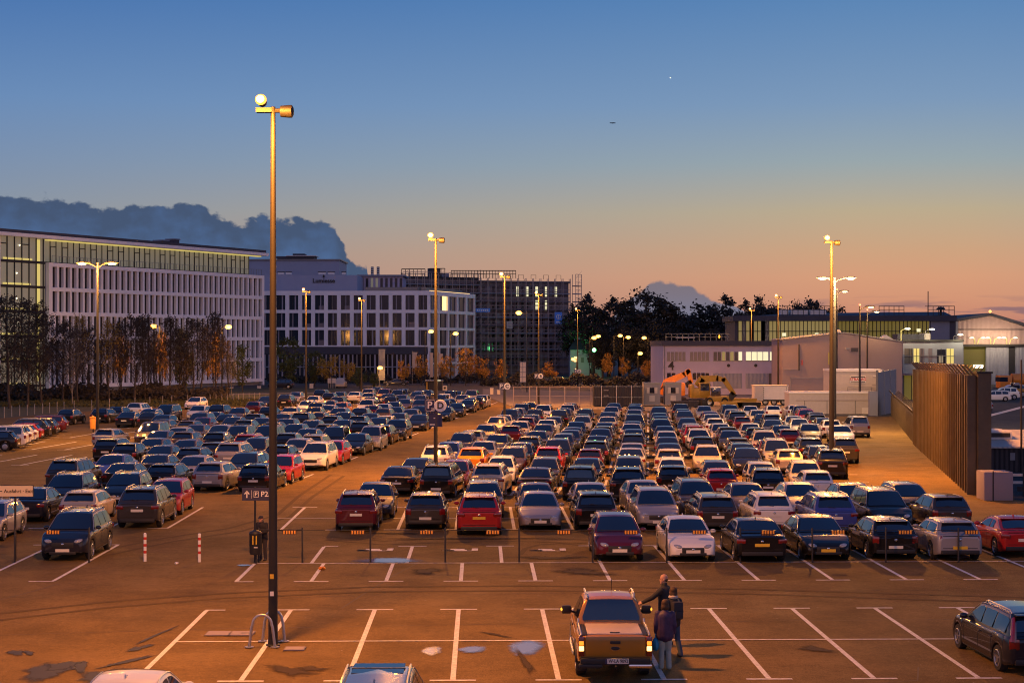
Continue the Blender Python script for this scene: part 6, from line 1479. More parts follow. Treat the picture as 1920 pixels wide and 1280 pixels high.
c_ = empty('fence_post', (*gC, 0)); tag(c_, 'dark square end post of the tall steel fence', 'post'); MB().box(.05, .75, -.3, .35, 0, 6.4, 'fence_sheet').build('post', c_); MB().box(-.02, .82, -.36, .41, 6.4, 6.5, 'dark_metal').build('cap', c_)
# ------------------------------------------------------------------ white containers of the building site
def solid(name, label, cat, px0, px1, Y, depth, py_top, m, z0=0.0, group=None, skew=0):
    x0, x1 = (px0-960)*Y/F, (px1-960)*Y/F; r = empty(name, ((x0+x1)/2, Y, 0)); tag(r, label, cat, group)
    r['_'] = 0; del r['_']
    MB().box(x0-r.location.x, x1-r.location.x, 0, depth, z0, at(0, py_top, Y).z, m).build('wall', r); return r
oc = solid('office_container', 'tall cream office container with a red lettered sign board', 'container', 1566, 1656, 186, 7, 695, 'hut_white')
x0, zt = rel(oc, 1565, 692.5); x1, _ = rel(oc, 1657, 0); MB().box(x0, x1, -.15, 7.1, zt-.25, zt, 'sign_white').build('roof', oc)
b = rect(oc, 1594, 705, 1623, 717.5, 'sign_white', 'sign_board', -.08, 0)
xa, za = rel(oc, 1608.5, 711); t_ = text('STRABAG', .44, 'red_paint', Matrix.Translation((xa, -.085, za)) @ Matrix.Rotation(R(90), 4, 'X'), 'lettering', oc, .004, bold=.012); t_.parent = b
mb = MB(); rect(oc, 1595, 706, 1622, 707.5, 'ink', '', -.1, -.08, mb); rect(oc, 1595, 714.5, 1622, 716, 'ink', '', -.1, -.08, mb); o = mb.build('stripes', oc); o.parent = b
rect(oc, 1637, 704, 1651, 705.5, 'sign_white', 'lintel', -.1, 0); mb = MB()
for px in (1586, 1609, 1630): rect(oc, px, 725, px+.8, 733, 'grey_metal', '', -.9, -.82, mb)
rect(oc, 1586, 725, 1631, 726, 'grey_metal', '', -.9, -.82, mb); rect(oc, 1632, 720, 1651, 721, 'grey_metal', '', -.9, -.82, mb); rect(oc, 1632, 727, 1651, 728, 'grey_metal', '', -.9, -.82, mb); mb.build('railing', oc)
lc = solid('site_container', 'long low cream container wall in front of the tall office container', 'container', 1480, 1643, 181.5, 3.2, 736, 'hut_white')
x0, zt = rel(lc, 1479, 734.5); x1, _ = rel(lc, 1644, 0); MB().box(x0, x1, -.1, 3.3, zt-.18, zt, 'sign_white').build('roof', lc)
mb = MB()
for px in (1508, 1550, 1603): rect(lc, px, 751, px+1, 777, 'grey_metal', '', -.06, 0, mb)
rect(lc, 1492, 750, 1640, 751, 'plaster', '', -.05, 0, mb); mb.build('frame_posts', lc); rect(lc, 1616, 764, 1640, 777, 'trailer_white', 'panel', -.08, 0)
sg = empty('sheet_gate', (*gp(1662, 777), 0)); tag(sg, 'bluish ribbed steel gate between the cream containers and the low fence', 'gate')
a, b_ = Vector((*gp(1644, 779), 0))-sg.location, Vector((*gp(1678, 772), 0))-sg.location
MB().prism([a, b_, b_+Vector((0, 0, 5.0)), a+Vector((0, 0, 4.75))], (.2, .1, 0), 'clad_steel').build('gate_leaf', sg); mb = MB()
for k in range(4):
    p = a.lerp(b_, k/3); mb.box(p.x-.1, p.x+.1, p.y-.22, p.y-.02, 0, 5.0, 'grey_metal')
mb.build('gate_posts', sg); MB().box(a.x-.9, a.x, a.y-.5, a.y+.2, 0, 2.7, 'mid_grey').build('end_panel', sg)
tr = solid('box_trailer', 'white box trailer parked before the low white building', 'trailer', 1415, 1478, 206, 2.5, 724, 'trailer_white', .75)
x0, zt = rel(tr, 1414, 722); x1, _ = rel(tr, 1479, 0); MB().box(x0, x1, -.05, 2.6, zt-.15, zt, 'hut_white').build('roof', tr); rect(tr, 1415, 724, 1431, 751, 'hut_white', 'end_wall', -.04, 0); mb = MB()
for k in range(7):
    for px in (1431, 1474): rect(tr, px, 726+k*3.6, px+1.2, 727.5+k*3.6, 'dark_metal', '', -.09, -.03, mb)
mb.build('hinges', tr)
for px in (1436, 1452, 1470): x, _ = rel(tr, px, 0); o = link(bpy.data.objects.new('wheel', whole_wheel(.42, .3)), tr); o.location = (x, .4, .42); o.rotation_euler = (0, 0, R(-90))
MB().box(x0, x1, .2, 2.3, .55, .78, 'dark_metal').build('chassis', tr)
for k, (px0, px1, lab) in enumerate(((1207, 1238, 'left grey site hut with a white shuttered window'), (1247, 1277.5, 'right grey site hut with a white shuttered window, beside the orange excavator'))):
    h = solid('site_hut', lab, 'site hut', px0, px1, 204, 2.4, 719.5, 'hut_grey', .15, 'two site huts')
    x0, zt = rel(h, px0-.5, 718.5); x1, _ = rel(h, px1+.5, 0); MB().box(x0, x1, -.05, 2.45, zt-.1, zt+.08, 'grey_metal').build('roof', h)
    c0 = (px0+px1)/2; rect(h, c0-4.5, 726.5, c0+4.5, 736.5, 'glass_dark', 'window', -.07, 0); rect(h, c0-10, 726, c0-4.6, 737, 'hut_white', 'shutter', -.09, 0); rect(h, c0+4.6, 726, c0+10, 737, 'hut_white', 'shutter', -.09, 0); rect(h, c0-5, 741, c0+5, 752, 'hut_white', 'notice_board', -.06, 0)
dc = solid('dark_container', 'dark ribbed container wall with pale posts beside the site huts', 'container', 1113, 1205, 202, 2.4, 725, 'container_dark', .1)
mb = MB()
for px in (1127, 1155, 1183): rect(dc, px, 722, px+1.2, 764, 'hut_white', '', -.3, -.22, mb)
for px0, py in ((1132, 731), (1132, 741)): rect(dc, px0, py, px0+9, py+1, 'hut_white', '', -.05, 0, mb)
mb.build('fence_posts', dc); mb = MB(); rect(dc, 1113, 744, 1205, 745, 'grey_metal', '', -.28, -.24, mb); rect(dc, 1113, 723.5, 1205, 724.5, 'grey_metal', '', -.28, -.24, mb); mb.build('rails', dc)
# mesh gate and fence by the site entrance
mg = empty('mesh_fence', (*gp(1035, 761), 0)); tag(mg, 'wire mesh fence with pale posts across the site entrance', 'fence')
mb, m2 = MB(), MB(); Y = mg.location.y
for px in (963, 993, 1006, 1031, 1059, 1086, 1108): x, _ = rel(mg, px, 0); mb.box(x-.05, x+.05, -.05, .05, 0, 2.5, 'scaffold_tube')
x0, x1 = rel(mg, 963, 0)[0], rel(mg, 1110, 0)[0]
for z in (.3, 1.3, 2.45): m2.box(x0, x1, -.02, .02, z-.025, z+.025, 'scaffold_tube')
for k in range(80): x = x0+(x1-x0)*k/80; m2.box(x-.008, x+.008, -.01, .01, .3, 2.45, 'dark_metal')
mb.build('posts', mg); m2.build('mesh', mg)
# ------------------------------------------------------------------ excavators
def excavator(name, label, px, Y, m, boom, arm, bucket, flip, body=True, cabx=0):
    r = empty(name, ((px-960)*Y/F, Y, 0)); tag(r, label, 'excavator'); q = lambda a, b: Vector((((a-px)*Y/F), 0, CH-(b-HZ)*Y/F))
    for s_ in (-1.1, 1.1): link(bpy.data.objects.new('track', rbox(-1.7, 1.7, s_-.3, s_+.3, .02, .85, 'dark_metal', .3)), r)
    link(bpy.data.objects.new('body', rbox(-1.0, .9, -1.25, 1.25, 1.0, 2.3, m, .15)), r); link(bpy.data.objects.new('counterweight', rbox(-1.35 if flip > 0 else .8, -.8 if flip > 0 else 1.5, -1.25, 1.25, 1.0, 2.75, m, .2)), r)
    cx = .5*flip; c = link(bpy.data.objects.new('cab', rbox(cx-.7, cx+.7, -1.3, -.2, 1.2, 3.0, m, .12)), r); MB().box(cx-.55, cx+.55, -1.32, -1.0, 1.95, 2.85, 'car_glass').box(cx-.74, cx+.74, -1.15, -.35, 1.95, 2.85, 'car_glass').build('window', c)
    def limb(nm, pts, rad, mm):
        mb = MB(); P_ = [q(*p) for p in pts]
        for i in range(len(P_)-1):
            a, b = P_[i], P_[i+1]; d = (b-a).normalized(); u = Vector((-d.z, 0, d.x)); r0, r1 = rad[i], rad[i+1]
            mb.prism([a+u*r0-d*.12, a-u*r0-d*.12, b-u*r1+d*.12, b+u*r1+d*.12], (0, .45, 0), mm)
        return fixn(mb.build(nm, r))
    limb('boom', boom, [.42, .46, .36, .25][:len(boom)], m); limb('arm', arm, [.32, .26, .2][:len(arm)], m)
    limb('cylinder', [(boom[0][0]+5*flip, boom[0][1]-6), boom[1]], [.10, .08], 'galvanised'); limb('bucket', bucket, [.45, .35], 'dark_metal')
    return r
excavator('excavator', 'orange excavator with its arm folded above the site huts', 1262, 214, 'digger_orange', [(1241, 738), (1250, 716), (1283, 702), (1292, 695)], [(1290, 694), (1296, 716)], [(1296, 718), (1288, 722)], -1)
excavator('excavator', 'yellow excavator with its arm reaching down on the right', 1312, 205, 'digger_yellow', [(1308, 722), (1316, 711), (1345, 709), (1358, 712)], [(1357, 710), (1376, 738)], [(1376, 738), (1370, 746)], 1)
wl = empty('wheel_loader', ((1342-960)*203/F, 203, 0)); wl.scale = (.62, .62, .78); tag(wl, 'yellow wheel loader with a white-roofed glazed cab', 'wheel loader')
link(bpy.data.objects.new('body', rbox(-1.6, 2.6, -1, 1, .8, 1.7, 'digger_yellow', .15)), wl); c = link(bpy.data.objects.new('cab', rbox(-.9, .9, -.85, .85, 1.6, 3.0, 'car_glass', .08)), wl); link(bpy.data.objects.new('roof', rbox(-1.05, 1.05, -.95, .95, 3.0, 3.18, 'trailer_white', .05)), c)
for x in (-1.4, 1.7):
    for y in (-1.1, 1.1): o = link(bpy.data.objects.new('wheel', whole_wheel(.75, .5)), wl); o.location = (x, y, .75); o.rotation_euler = (0, 0, R(90))
link(bpy.data.objects.new('bucket', rbox(-3.0, -1.9, -1.2, 1.2, .2, 1.1, 'dark_metal', .1)), wl)
for k, (px, py, w_, h, m, lab) in enumerate(((1393, 752, 1.6, .9, 'digger_yellow', 'yellow machine part lying left of the white trailer'), (1405, 757, 1.3, .7, 'rubber', 'dark heap of machine parts before the white trailer'), (1285, 756, 1.5, .8, 'container_dark', 'dark skip between the site huts and the yellow excavator'), (1372, 757, 1.2, .8, 'digger_yellow', 'small yellow compressor below the excavator arm'))):
    x, y = gp(px, py+8); mb = MB(); mb.prism([(-w_, 0, .1), (w_, 0, .1), (w_*1.15, 0, h), (-w_*1.15, 0, h)], (0, 1.3, 0), m).box(-w_, -w_+.2, .1, 1.2, 0, .12, 'dark_metal').box(w_-.2, w_, .1, 1.2, 0, .12, 'dark_metal')
    o = fixn(mb.build('machine_part')); o.location = (x, y, 0); tag(o, lab, 'machine part')
# ------------------------------------------------------------------ apron on the far right
sh = empty('equipment_shed', ((1847-960)*99.5/F, 99.5, 0)); tag(sh, 'low dark shed with a pale ribbed roof and two roof units beyond the steel fence', 'shed')
MB().box(0, 7, 0, 5.5, 0, 1.5, 'container_dark').build('wall', sh); MB().prism([(-.1, -.15, 1.5), (-.1, -.15, 1.58), (-.1, 5.6, 2.35), (-.1, 5.6, 1.5)], (7.2, 0, 0), 'shed_roof').build('roof', sh)
for y in (2.6, 4.6):
    u = link(bpy.data.objects.new('roof_unit', rbox(.85, 2.35, y-.5, y+.5, 1.9, 2.45, 'trailer_white', .06)), sh); MB().box(1.0, 2.2, y-.53, y-.48, 2.05, 2.32, 'ink').build('louvre', u)
MB().box(1.55, 1.85, -.04, .0, .75, 1.2, 'hut_grey').build('notice', sh); MB().ball((.2, -.05, 1.1), .05, 'amber_lamp', 8, 6).build('marker_lamp', sh); MB().ball((1.3, 5.4, 2.5), .13, 'bin_orange', 8, 6).build('beacon', sh)
cb = empty('concrete_block', (*gp(1872, 938), 0)); tag(cb, 'pale concrete block at the end of the steel fence', 'block')
link(bpy.data.objects.new('block', rbox(-.72, .75, 0, 1.4, 0, 1.45, 'plaster', .03)), cb); MB().box(-.30, -.24, -.02, .0, 0, 1.5, 'dark_metal').build('joint', cb)
rl = empty('guard_rail', (*gp(1905, 926), 0)); tag(rl, 'low pale guard rail with dark panel right of the concrete block', 'guard rail'); mb = MB()
for z in (.55, .95): mb.box(-.3, 4, 0, .08, z, z+.14, 'hut_white')
mb.build('rails', rl); MB().box(-.1, 2.5, -.6, -.5, .2, .45, 'container_dark').build('panel', rl); MB().box(.0, .06, -1.2, -1.1, 0, 1.5, 'dark_metal').build('post', rl)
dl = flood = empty('fence_lamp_post', ((1915-960)*96/F, 96, 0)); tag(dl, 'thin dark post in front of the equipment shed at the right edge', 'post'); MB().tube([(0, 0, 0), (0, 0, 7)], [.07, .05], 'dark_metal', 8).build('post', dl)
ot = empty('tank_truck', ((1897-960)*255/F, 255, 0)); tag(ot, 'orange truck on the apron before the hangar doors', 'truck')
link(bpy.data.objects.new('cab', rbox(-2.2, -.3, -1.2, 1.2, .9, 2.9, 'digger_orange', .12)), ot); MB().box(-2.24, -1.0, -1.22, 1.22, 1.9, 2.6, 'car_glass').build('window', ot); MB().tube([(0, 0, 2.2), (5, 0, 2.2)], 1.0, 'digger_orange', 16).build('tank', ot, True); MB().box(-2, 5, -1, 1, .7, 1.2, 'dark_metal').build('chassis', ot)
for x in (-1.3, 1.5, 3.6):
    o = link(bpy.data.objects.new('wheel', whole_wheel(.5, .35)), ot); o.location = (x, -1, .5); o.rotation_euler = (0, 0, R(-90))
yt = empty('tractor', ((1904-960)*238/F, 238, 0)); tag(yt, 'small yellow airport tractor beside the white minivan', 'tractor'); link(bpy.data.objects.new('body', rbox(-.9, 1.2, -.8, .8, .4, 1.3, 'digger_yellow', .1)), yt); link(bpy.data.objects.new('cab', rbox(-.5, .4, -.7, .7, 1.3, 2.1, 'car_glass', .06)), yt)
for x in (-.6, .8): o = link(bpy.data.objects.new('wheel', whole_wheel(.42, .3)), yt); o.location = (x, -.8, .42); o.rotation_euler = (0, 0, R(-90))
a, b_ = gp(1832, 783), gp(1922, 760); sheet('apron_marking', [(a[0], a[1]), (a[0]+.2, a[1]-1.4), (b_[0]+.2, b_[1]-1.6), (b_[0], b_[1])], .012, 'line_paint')
# ------------------------------------------------------------------ signs and small things behind the car park
def board(px0, py0, px1, py1, Y, m, name, lab, grid=0, group=None):
    p0, p1 = at(px0, py1, Y), at(px1, py0, Y); r = empty(name, ((p0.x+p1.x)/2, Y, 0)); tag(r, lab, name.replace('_', ' '), group); w_ = (p1.x-p0.x)/2
    MB().box(-w_, w_, -.12, .12, max(p0.z, .05), p1.z, m).build('board', r)
    if p0.z > .3: MB().box(-w_*.8, -w_*.8+.1, -.05, .05, 0, p0.z, 'grey_metal').box(w_*.8-.1, w_*.8, -.05, .05, 0, p0.z, 'grey_metal').build('post', r)
    if grid:
        mb = MB(); n = grid
        for k in range(n+1): z = max(p0.z, .1)+(p1.z-max(p0.z, .1))*k/n; mb.box(-w_-.02, w_+.02, -.15, -.12, z-.06, z+.06, 'mid_grey')
        mb.box(-w_*.2, -w_*.1, -.15, -.12, max(p0.z, .1), p1.z, 'mid_grey').build('panel_joints', r)
    return r
board(710, 655, 722, 712, 302, 'hut_grey', 'advertising_pillar', 'tall grey gridded advertising pillar before the white office block', 14)
board(975, 679, 986, 716, 262, 'hut_white', 'notice_board', 'tall white board with rows of dark lines left of the round B sign', 4)
for k, (a, b, c_, d) in enumerate(((773, 660, 782, 690), (806, 661, 812, 707), (822, 663, 831, 692))):
    r = empty('flag', (at(a, 0, 310).x, 310, 0)); tag(r, ('left', 'middle', 'right')[k]+' one of three tall pale banner flags before the office block', 'flag', 'banner flags'); p0, p1 = at(a, d, 310), at(b, c_ if False else b, 310)
    w_ = (c_-a)*310/F; MB().tube([(0, 0, 0), (0, 0, at(0, b, 310).z+.3)], .07, 'grey_metal', 6).build('pole', r); MB().box(.05, w_, -.04, .04, at(0, d, 310).z, at(0, b, 310).z, 'curtain').build('cloth', r)
for k, (px, py, lab) in enumerate(((618, 714, 'left of two small white signs beside the cream van'), (626.5, 714, 'right of two small white signs beside the cream van'), (584, 724, 'small round cream sign before the grassy bank'), (434, 730, 'small pale sign on the grass before the finned building'), (486, 728, 'small pale sign on the grass left of the near mast'), (534, 728, 'small pale sign just right of the near mast'))):
    board(px-3.5, py-5, px+3.5, py+4, 285-k, 'hut_white', 'small_sign', lab, 0, 'small signs along the road')
ks = solid('waiting_shelter', 'dark shelter with a bright lamp strip on its roof edge, behind the round D sign', 'shelter', 798, 829, 272, 3, 714, 'container_dark'); rect(ks, 817, 712, 826, 714.5, 'lit_pale', 'lamp', -.5, .2); rect(ks, 797, 712.6, 830, 714, 'hut_grey', 'roof', -.6, 3)
rect(ks, 799, 716, 802, 738, 'lit_warm' if False else 'digger_yellow', 'side_post', -.2, 0)
mm = solid('ticket_machine', 'cream ticket machine right of the dark shelter', 'ticket machine', 830, 838, 268, 1, 723, 'sign_cream', .1); rect(mm, 832, 725, 836, 729, 'ink', 'screen', -.04, 0)
for k, (px, lab) in enumerate(((922, 'pale gate pillar left of the round C sign mast'), (935, 'pale gate pillar right beside the round C sign mast'))):
    r = solid('gate_pillar', lab, 'pillar', px-3, px+3, 250, .5, 728+3*k, 'sign_cream', 0, 'gate pillars'); rect(r, px-3.4, 727+3*k, px+3.4, 728.5+3*k, 'hut_white', 'cap', -.05, .55)
ob = empty('litter_bin', (*gp(174, 816), 0)); tag(ob, 'orange litter bin on the brown lamp post at the left', 'bin'); MB().lathe([(.001, .55), (.24, .57), (.27, 1.5), (.25, 1.56), (.001, 1.62)], 'bin_orange', 16).build('bin_body', ob, True); MB().lathe([(.28, 1.5), (.30, 1.52), (.30, 1.6), (.001, 1.70)], 'bin_orange', 16).build('lid', ob, True); MB().box(-.04, .04, .1, .2, 0, .6, 'dark_metal').build('stand', ob)
bs = empty('lamp_footing', (*gp(181, 828), 0)); tag(bs, 'pale concrete footing round the brown lamp post', 'footing'); link(bpy.data.objects.new('footing', rbox(-.33, .33, -.33, .33, 0, .75, 'plaster', .05)), bs)
PST = [(8, 783), (22, 781), (37, 779.5), (51, 778.5), (65, 777), (80, 775.5), (93, 774), (107, 772.5), (120, 771.5), (139, 770), (172, 768), (205, 765.5), (253, 762.5), (281, 760.5), (305, 759), (322, 758), (352, 757), (394, 756), (405, 755.5), (416, 755), (426, 754.5), (437, 754), (447, 753.5), (456, 753), (467, 752.5), (477, 752), (487, 751.5)]
po = MB().lathe([(.04, 0), (.04, 1.15), (.02, 1.2), (.001, 1.21)], 'slim_post', 8).mesh('post', True)
for k, (px, py) in enumerate(PST):
    o = link(bpy.data.objects.new('marker_post', po)); o.location = (*gp(px, py), 0); tag(o, 'slim pale post in the row along the grass verge', 'post', 'slim posts along the verge')
# ------------------------------------------------------------------ trees
def tree_meshes(seed, H, rad, base, nclump, nleaf, leaf, lm, bark='bark', shape='round', trunk=.22, clump=1.1, gaps=.0):
    r_ = random.Random(seed); tk, cr = MB(), MB(); top = H*.86
    tk.tube([(0, 0, 0), (r_.uniform(-.1, .1), 0, H*.3), (r_.uniform(-.3, .3), r_.uniform(-.3, .3), H*.6), (r_.uniform(-.4, .4), r_.uniform(-.4, .4), top)], [trunk*1.2, trunk, trunk*.65, trunk*.15], bark, 8)
    cl = []
    while len(cl) < nclump:
        x, y, t = r_.uniform(-1, 1), r_.uniform(-1, 1), r_.random()
        lim = {'round': math.sqrt(max(0, 1-(2*t-1)**2)), 'cone': (1-t)**.8*1.0, 'column': .55+.45*math.sin(math.pi*t)}[shape]
        d = math.hypot(x, y)
        if d > lim or (d < lim*.45 and r_.random() < .6): continue
        cl.append(Vector((x*rad, y*rad, base+(H-base)*t)))
    for i, c in enumerate(cl):
        if i % 2 == 0:
            z0 = max(H*.15, c.z-rad*r_.uniform(.5, 1.0)); p = Vector((0, 0, min(z0, H*.75))); m_ = p.lerp(c, .55)+Vector((0, 0, -.2))
            tk.tube([p, m_, c], [trunk*.38, trunk*.22, .03], bark, 4, False)
        s_ = clump*r_.uniform(.6, 1.35); n = int(nleaf*r_.uniform(.5, 1.4))
        for _ in range(n):
            g = Vector((r_.gauss(0, .5), r_.gauss(0, .5), r_.gauss(0, .42)))*s_
            p = c+g; a = Vector((r_.gauss(0, 1), r_.gauss(0, 1), r_.gauss(0, 1))).normalized(); b = a.cross(Vector((r_.gauss(0, 1), r_.gauss(0, 1), r_.gauss(0, 1)))).normalized()
            l = leaf*r_.uniform(.6, 1.3)
            cr.add([p-a*l, p+b*l*.55, p+a*l, p-b*l*.55], [(0, 1, 2, 3)], lm)
    return tk.mesh('trunk', True), cr.mesh('crown')
def bare_meshes(seed, H, spread, lm, nleaf, bark='bark', trunk=.16, leaf=.13, nl=26):
    r_ = random.Random(seed); tk, cr = MB(), MB(); ax = [Vector((0, 0, 0))]
    for k in range(1, 7): ax.append(ax[-1]+Vector((r_.gauss(0, .12), r_.gauss(0, .12), H/6.3)))      # one leader right up to the tip
    tk.tube(ax, [trunk*(1-.15*k) for k in range(7)], bark, 7, False)
    def twig(p, d, L_, r, lv):
        m_ = p+d*L_*.5+Vector((r_.gauss(0, .05), r_.gauss(0, .05), .02))*L_; q = p+d*L_+Vector((0, 0, .10*L_))
        (tk if lv == 0 else cr).tube([p, m_, q], [r, r*.75, r*.4], bark, 3, False)
        if lv >= 1:
            for _ in range(nleaf):
                s_ = m_.lerp(q, r_.random())+Vector((r_.gauss(0, .14), r_.gauss(0, .14), r_.gauss(0, .14))); a = Vector((r_.gauss(0, 1), r_.gauss(0, 1), r_.gauss(0, 1))).normalized(); b = a.orthogonal().normalized(); l = leaf*r_.uniform(.6, 1.3)
                cr.add([s_-a*l, s_+b*l*.55, s_+a*l, s_-b*l*.55], [(0, 1, 2, 3)], lm)
        if lv < 2:
            for k in range(6 if lv == 0 else 5):
                t = r_.uniform(.25, 1.0); s_ = p.lerp(q, t); v = Vector((r_.gauss(0, 1), r_.gauss(0, 1), r_.gauss(.35, .5))).normalized()
                twig(s_, (d*.9+v*.8).normalized(), L_*r_.uniform(.35, .6), max(r*.5, .014), lv+1)
    for k in range(nl):
        t = .14+.84*k/nl; i = min(5, int(t*6)); p = ax[i].lerp(ax[i+1], t*6-i); a = k*2.4+r_.uniform(-.4, .4)
        d = Vector((math.cos(a)*spread, math.sin(a)*spread, r_.uniform(.7, 1.2))).normalized()
        twig(p, d, H*(.34*(1-t)**.8+.07)*r_.uniform(.75, 1.2), trunk*.34*(1.05-t), 0)
    return tk.mesh('trunk', True), cr.mesh('crown')
def plant(ms, px, top, Y, H0, label, group, name='tree', wide=1.0, rz=None):
    x = (px-960)*Y/F; H = CH+(HZ-top)*Y/F; k = H/H0
    r = empty(name, (x, Y, 0), rng.uniform(0, 6.28) if rz is None else rz); r.scale = (k*wide, k*wide, k); tag(r, label, 'tree', group)
    for nm, me in (('trunk', ms[0]), ('crown', ms[1])): link(bpy.data.objects.new(nm, me), r)
    return r
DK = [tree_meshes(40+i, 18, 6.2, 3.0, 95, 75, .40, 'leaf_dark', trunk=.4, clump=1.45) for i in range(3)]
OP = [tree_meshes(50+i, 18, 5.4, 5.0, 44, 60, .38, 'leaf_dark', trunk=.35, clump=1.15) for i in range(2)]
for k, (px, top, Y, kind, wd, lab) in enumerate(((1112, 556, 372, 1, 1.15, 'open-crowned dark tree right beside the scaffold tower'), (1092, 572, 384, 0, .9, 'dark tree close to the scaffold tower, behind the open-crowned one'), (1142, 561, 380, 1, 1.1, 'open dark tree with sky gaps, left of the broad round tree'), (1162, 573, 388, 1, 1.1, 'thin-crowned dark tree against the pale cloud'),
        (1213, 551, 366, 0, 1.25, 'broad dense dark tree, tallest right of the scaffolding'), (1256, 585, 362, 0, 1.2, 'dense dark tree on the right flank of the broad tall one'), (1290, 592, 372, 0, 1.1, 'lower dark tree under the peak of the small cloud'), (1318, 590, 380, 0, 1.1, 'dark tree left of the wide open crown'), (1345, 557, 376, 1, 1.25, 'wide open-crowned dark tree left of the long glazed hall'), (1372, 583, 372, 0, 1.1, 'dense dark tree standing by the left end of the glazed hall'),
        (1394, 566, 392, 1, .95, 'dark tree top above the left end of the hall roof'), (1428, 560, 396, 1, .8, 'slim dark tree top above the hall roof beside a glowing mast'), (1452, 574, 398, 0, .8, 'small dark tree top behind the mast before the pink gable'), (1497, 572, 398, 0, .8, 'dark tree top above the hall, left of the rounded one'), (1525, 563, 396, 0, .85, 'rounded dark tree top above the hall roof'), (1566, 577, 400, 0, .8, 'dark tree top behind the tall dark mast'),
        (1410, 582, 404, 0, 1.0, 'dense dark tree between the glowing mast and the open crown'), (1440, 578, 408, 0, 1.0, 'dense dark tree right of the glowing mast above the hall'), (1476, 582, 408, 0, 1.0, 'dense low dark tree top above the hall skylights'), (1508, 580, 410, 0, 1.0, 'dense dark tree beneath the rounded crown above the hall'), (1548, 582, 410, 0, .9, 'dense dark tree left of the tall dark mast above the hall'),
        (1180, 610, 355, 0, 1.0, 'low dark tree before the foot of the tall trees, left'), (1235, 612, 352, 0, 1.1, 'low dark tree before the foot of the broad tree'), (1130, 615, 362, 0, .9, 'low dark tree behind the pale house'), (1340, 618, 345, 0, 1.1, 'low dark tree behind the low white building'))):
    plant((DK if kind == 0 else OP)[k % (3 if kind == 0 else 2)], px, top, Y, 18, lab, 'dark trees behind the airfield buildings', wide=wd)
BR = [bare_meshes(60+i, 12, .85, 'leaf_brown', 2, leaf=.14) for i in range(3)]
BG = [bare_meshes(70, 12, .42, 'leaf_brown', 2, leaf=.14, nl=28), bare_meshes(71, 12, .42, 'leaf_yellow', 1, leaf=.13, nl=24)]
LBL = ['at the far left edge', 'with broad crown at the left edge', 'before the glazed stairwell', 'left of the brown lamp post', 'just behind the brown lamp post', 'right of the brown lamp post', 'in the middle of the finned facade', 'beside the glowing short street lamp', 'before the right half of the finned facade', 'near the right end of the grove', 'last in the grove before the near mast']
TL = [(-22, 585, 196, 0), (18, 560, 196, 0), (52, 570, 200, 0), (78, 592, 206, 0), (118, 606, 214, 0), (146, 596, 212, 1), (166, 618, 220, 0), (205, 604, 214, 1), (226, 612, 222, 1), (252, 596, 216, 0), (272, 604, 218, 1), (296, 625, 226, 1), (318, 606, 222, 1), (338, 618, 228, 1), (362, 604, 226, 0), (378, 612, 232, 1), (404, 600, 230, 1), (428, 640, 240, 1), (190, 640, 226, 0), (100, 640, 222, 0), (60, 640, 220, 0), (20, 645, 218, 0), (282, 660, 232, 1), (345, 660, 236, 1)]
def near_words(px): return LBL[min(len(LBL)-1, max(0, int((px+30)/43)))]
seen = {}
for k, (px, top, Y, kind) in enumerate(TL):
    w_ = near_words(px); n = seen.get(w_, 0); seen[w_] = n+1
    lab = ('taller' if n == 0 else ('second' if n == 1 else 'lower, further'))+' bare dark '+('slender' if kind else 'spreading')+' tree '+w_
    plant((BR[k % 3] if kind == 0 else BG[k % 2]), px, top, Y, 12*.98, lab, 'bare trees before the finned building', wide=1.0 if kind == 0 else .85)
bk_ = bare_meshes(90, 11, .45, 'leaf_brown', 1, 'birch_bark', .10); plant(bk_, 136, 618, 205, 11.2, 'pale-stemmed birch left of the brown lamp post', None, 'birch_tree'); plant(bk_, 434, 665, 246, 11.2, 'young pale-stemmed tree near the near mast', None, 'birch_tree')
AU = [tree_meshes(80+i, 7, 2.1, 2.0, 30, 60, .17, m, trunk=.10, clump=.75) for i, m in enumerate(('leaf_yellow', 'leaf_orange', 'leaf_orange'))]
GR = [tree_meshes(84, 9, 2.6, 1.5, 40, 60, .22, 'leaf_green', trunk=.14, clump=.9, shape='column')]
for k, (px, top, Y, v, wd, lab) in enumerate(((618, 664, 292, 0, 1.15, 'bigger yellow autumn tree left of the advertising pillar'), (650, 672, 294, 0, .95, 'smaller yellow autumn tree beside the bigger yellow one'), (757, 674, 300, 1, .85, 'small round orange tree between the pillar and the flags'), (790, 664, 302, 1, .8, 'orange tree behind the left banner flag'), (838, 668, 300, 2, 1.0, 'orange tree right of the mast with the D sign'), (873, 654, 300, 2, 1.05, 'brightest orange tree at the corner of the white office block'), (904, 669, 300, 1, .95, 'brownish orange tree before the scaffolding'), (938, 674, 306, 2, .9, 'dim orange tree between two masts before the scaffolding'),
        (1030, 678, 318, 1, 1.2, 'dim orange tree right of the round B sign'), (1140, 663, 332, 2, .7, 'narrow orange tree left of the small globe lamp'), (1170, 668, 334, 1, .7, 'dim narrow orange tree before the dark trees'), (1215, 676, 320, 2, 1.0, 'orange tree left of the building with the figure 4'), (228, 622, 249, 1, .45, 'narrow orange-lit tree among the bare trees'), (304, 622, 248, 2, .42, 'slim glowing orange tree under the short street lamp'), (400, 622, 248, 1, .5, 'tall narrow orange-brown tree right of the grove'))):  # last three: street lamplight on foliage put into the orange leaf colour
    plant(AU[v], px, top, Y, 7.1, lab, 'small autumn trees', 'autumn_tree', wide=wd)
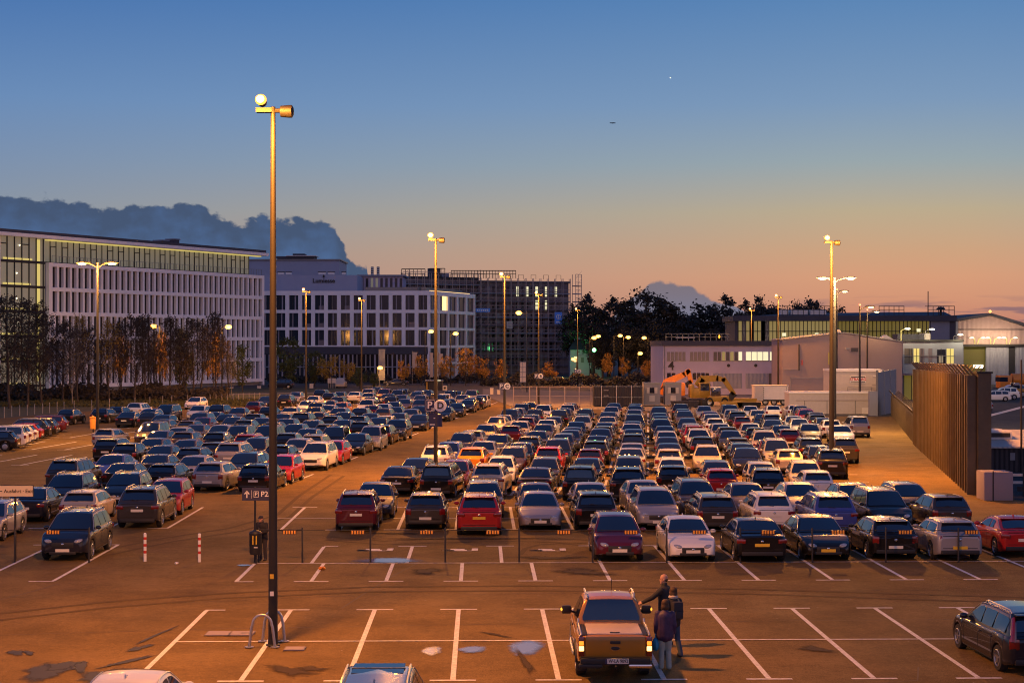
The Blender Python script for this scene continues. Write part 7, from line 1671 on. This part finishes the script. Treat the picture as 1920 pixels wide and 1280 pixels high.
for k, (px, top, Y, wd, lab) in enumerate(((455, 650, 262, .75, 'thin green tree left of the near mast'), (540, 636, 290, 1.1, 'dark green tree right of the near mast before the office block'), (590, 660, 296, 1.0, 'dark green shrub-like tree left of the yellow autumn trees'), (345, 622, 238, .6, 'slim green tree before the finned building'), (675, 690, 280, 1.3, 'yellowish green bush beside the cream van'), (700, 700, 282, 1.2, 'low green bush before the advertising pillar'))):
    plant(GR[0], px, top, Y, 9.1, lab, 'green trees by the road', 'green_tree', wide=wd)
# hedges: dense ground cover nobody could count
def hedge(name, x0, x1, y, d, h, m, seed, n, label=None):
    r_ = random.Random(seed); mb = MB()
    for _ in range(n):
        x = r_.uniform(x0, x1); hh = h*(.75+.25*math.sin(x*.6)+.2*math.sin(x*1.7)); p = Vector((x, y+r_.uniform(-d, d), r_.random()**.7*hh)); a = Vector((r_.gauss(0, 1), r_.gauss(0, 1), r_.gauss(0, 1))).normalized(); b = a.orthogonal().normalized(); l = .28*r_.uniform(.6, 1.3)
        mb.add([p-a*l, p+b*l*.6, p+a*l, p-b*l*.6], [(0, 1, 2, 3)], m)
    o = mb.build(name); o['kind'] = 'stuff'
hedge('hedge', at(500, 0, 318).x, at(960, 0, 318).x, 320, 1.5, 2.2, 'leaf_dark', 1, 5200)
hedge('hedge', at(900, 0, 300).x, at(1240, 0, 300).x, 300, 1.5, 2.4, 'leaf_dark', 2, 4200)
hedge('undergrowth', at(-60, 0, 226).x, at(420, 0, 226).x, 224, 7, 2.2, 'leaf_brown', 3, 9000)
hedge('grass_tufts', at(-60, 0, 196).x, at(560, 0, 225).x, 212, 11, .35, 'turf', 4, 5000)
# ------------------------------------------------------------------ in the sky
pl = empty('airplane', at(1149, 231, 2600)); tag(pl, 'tiny distant airplane in the open sky', 'airplane'); MB().tube([(-5, 0, 0), (-4, 0, .2), (3.5, 0, .2), (5, 0, 0)], [.2, .7, .7, .2], 'roof_dark', 8).build('fuselage', pl); MB().box(-1, 1.2, -6, 6, 0, .2, 'roof_dark').build('wing', pl); MB().prism([(-5, 0, 0), (-3.6, 0, 0), (-4.8, 0, 1.8)], (0, .2, 0), 'roof_dark').build('tail', pl)
st = MB().ball((0, 0, 0), 1.35, 'white_lamp', 8, 6).build('evening_star', None, True); st.location = at(1257, 146, 4200); tag(st, 'single bright evening star high in the blue sky', 'star')
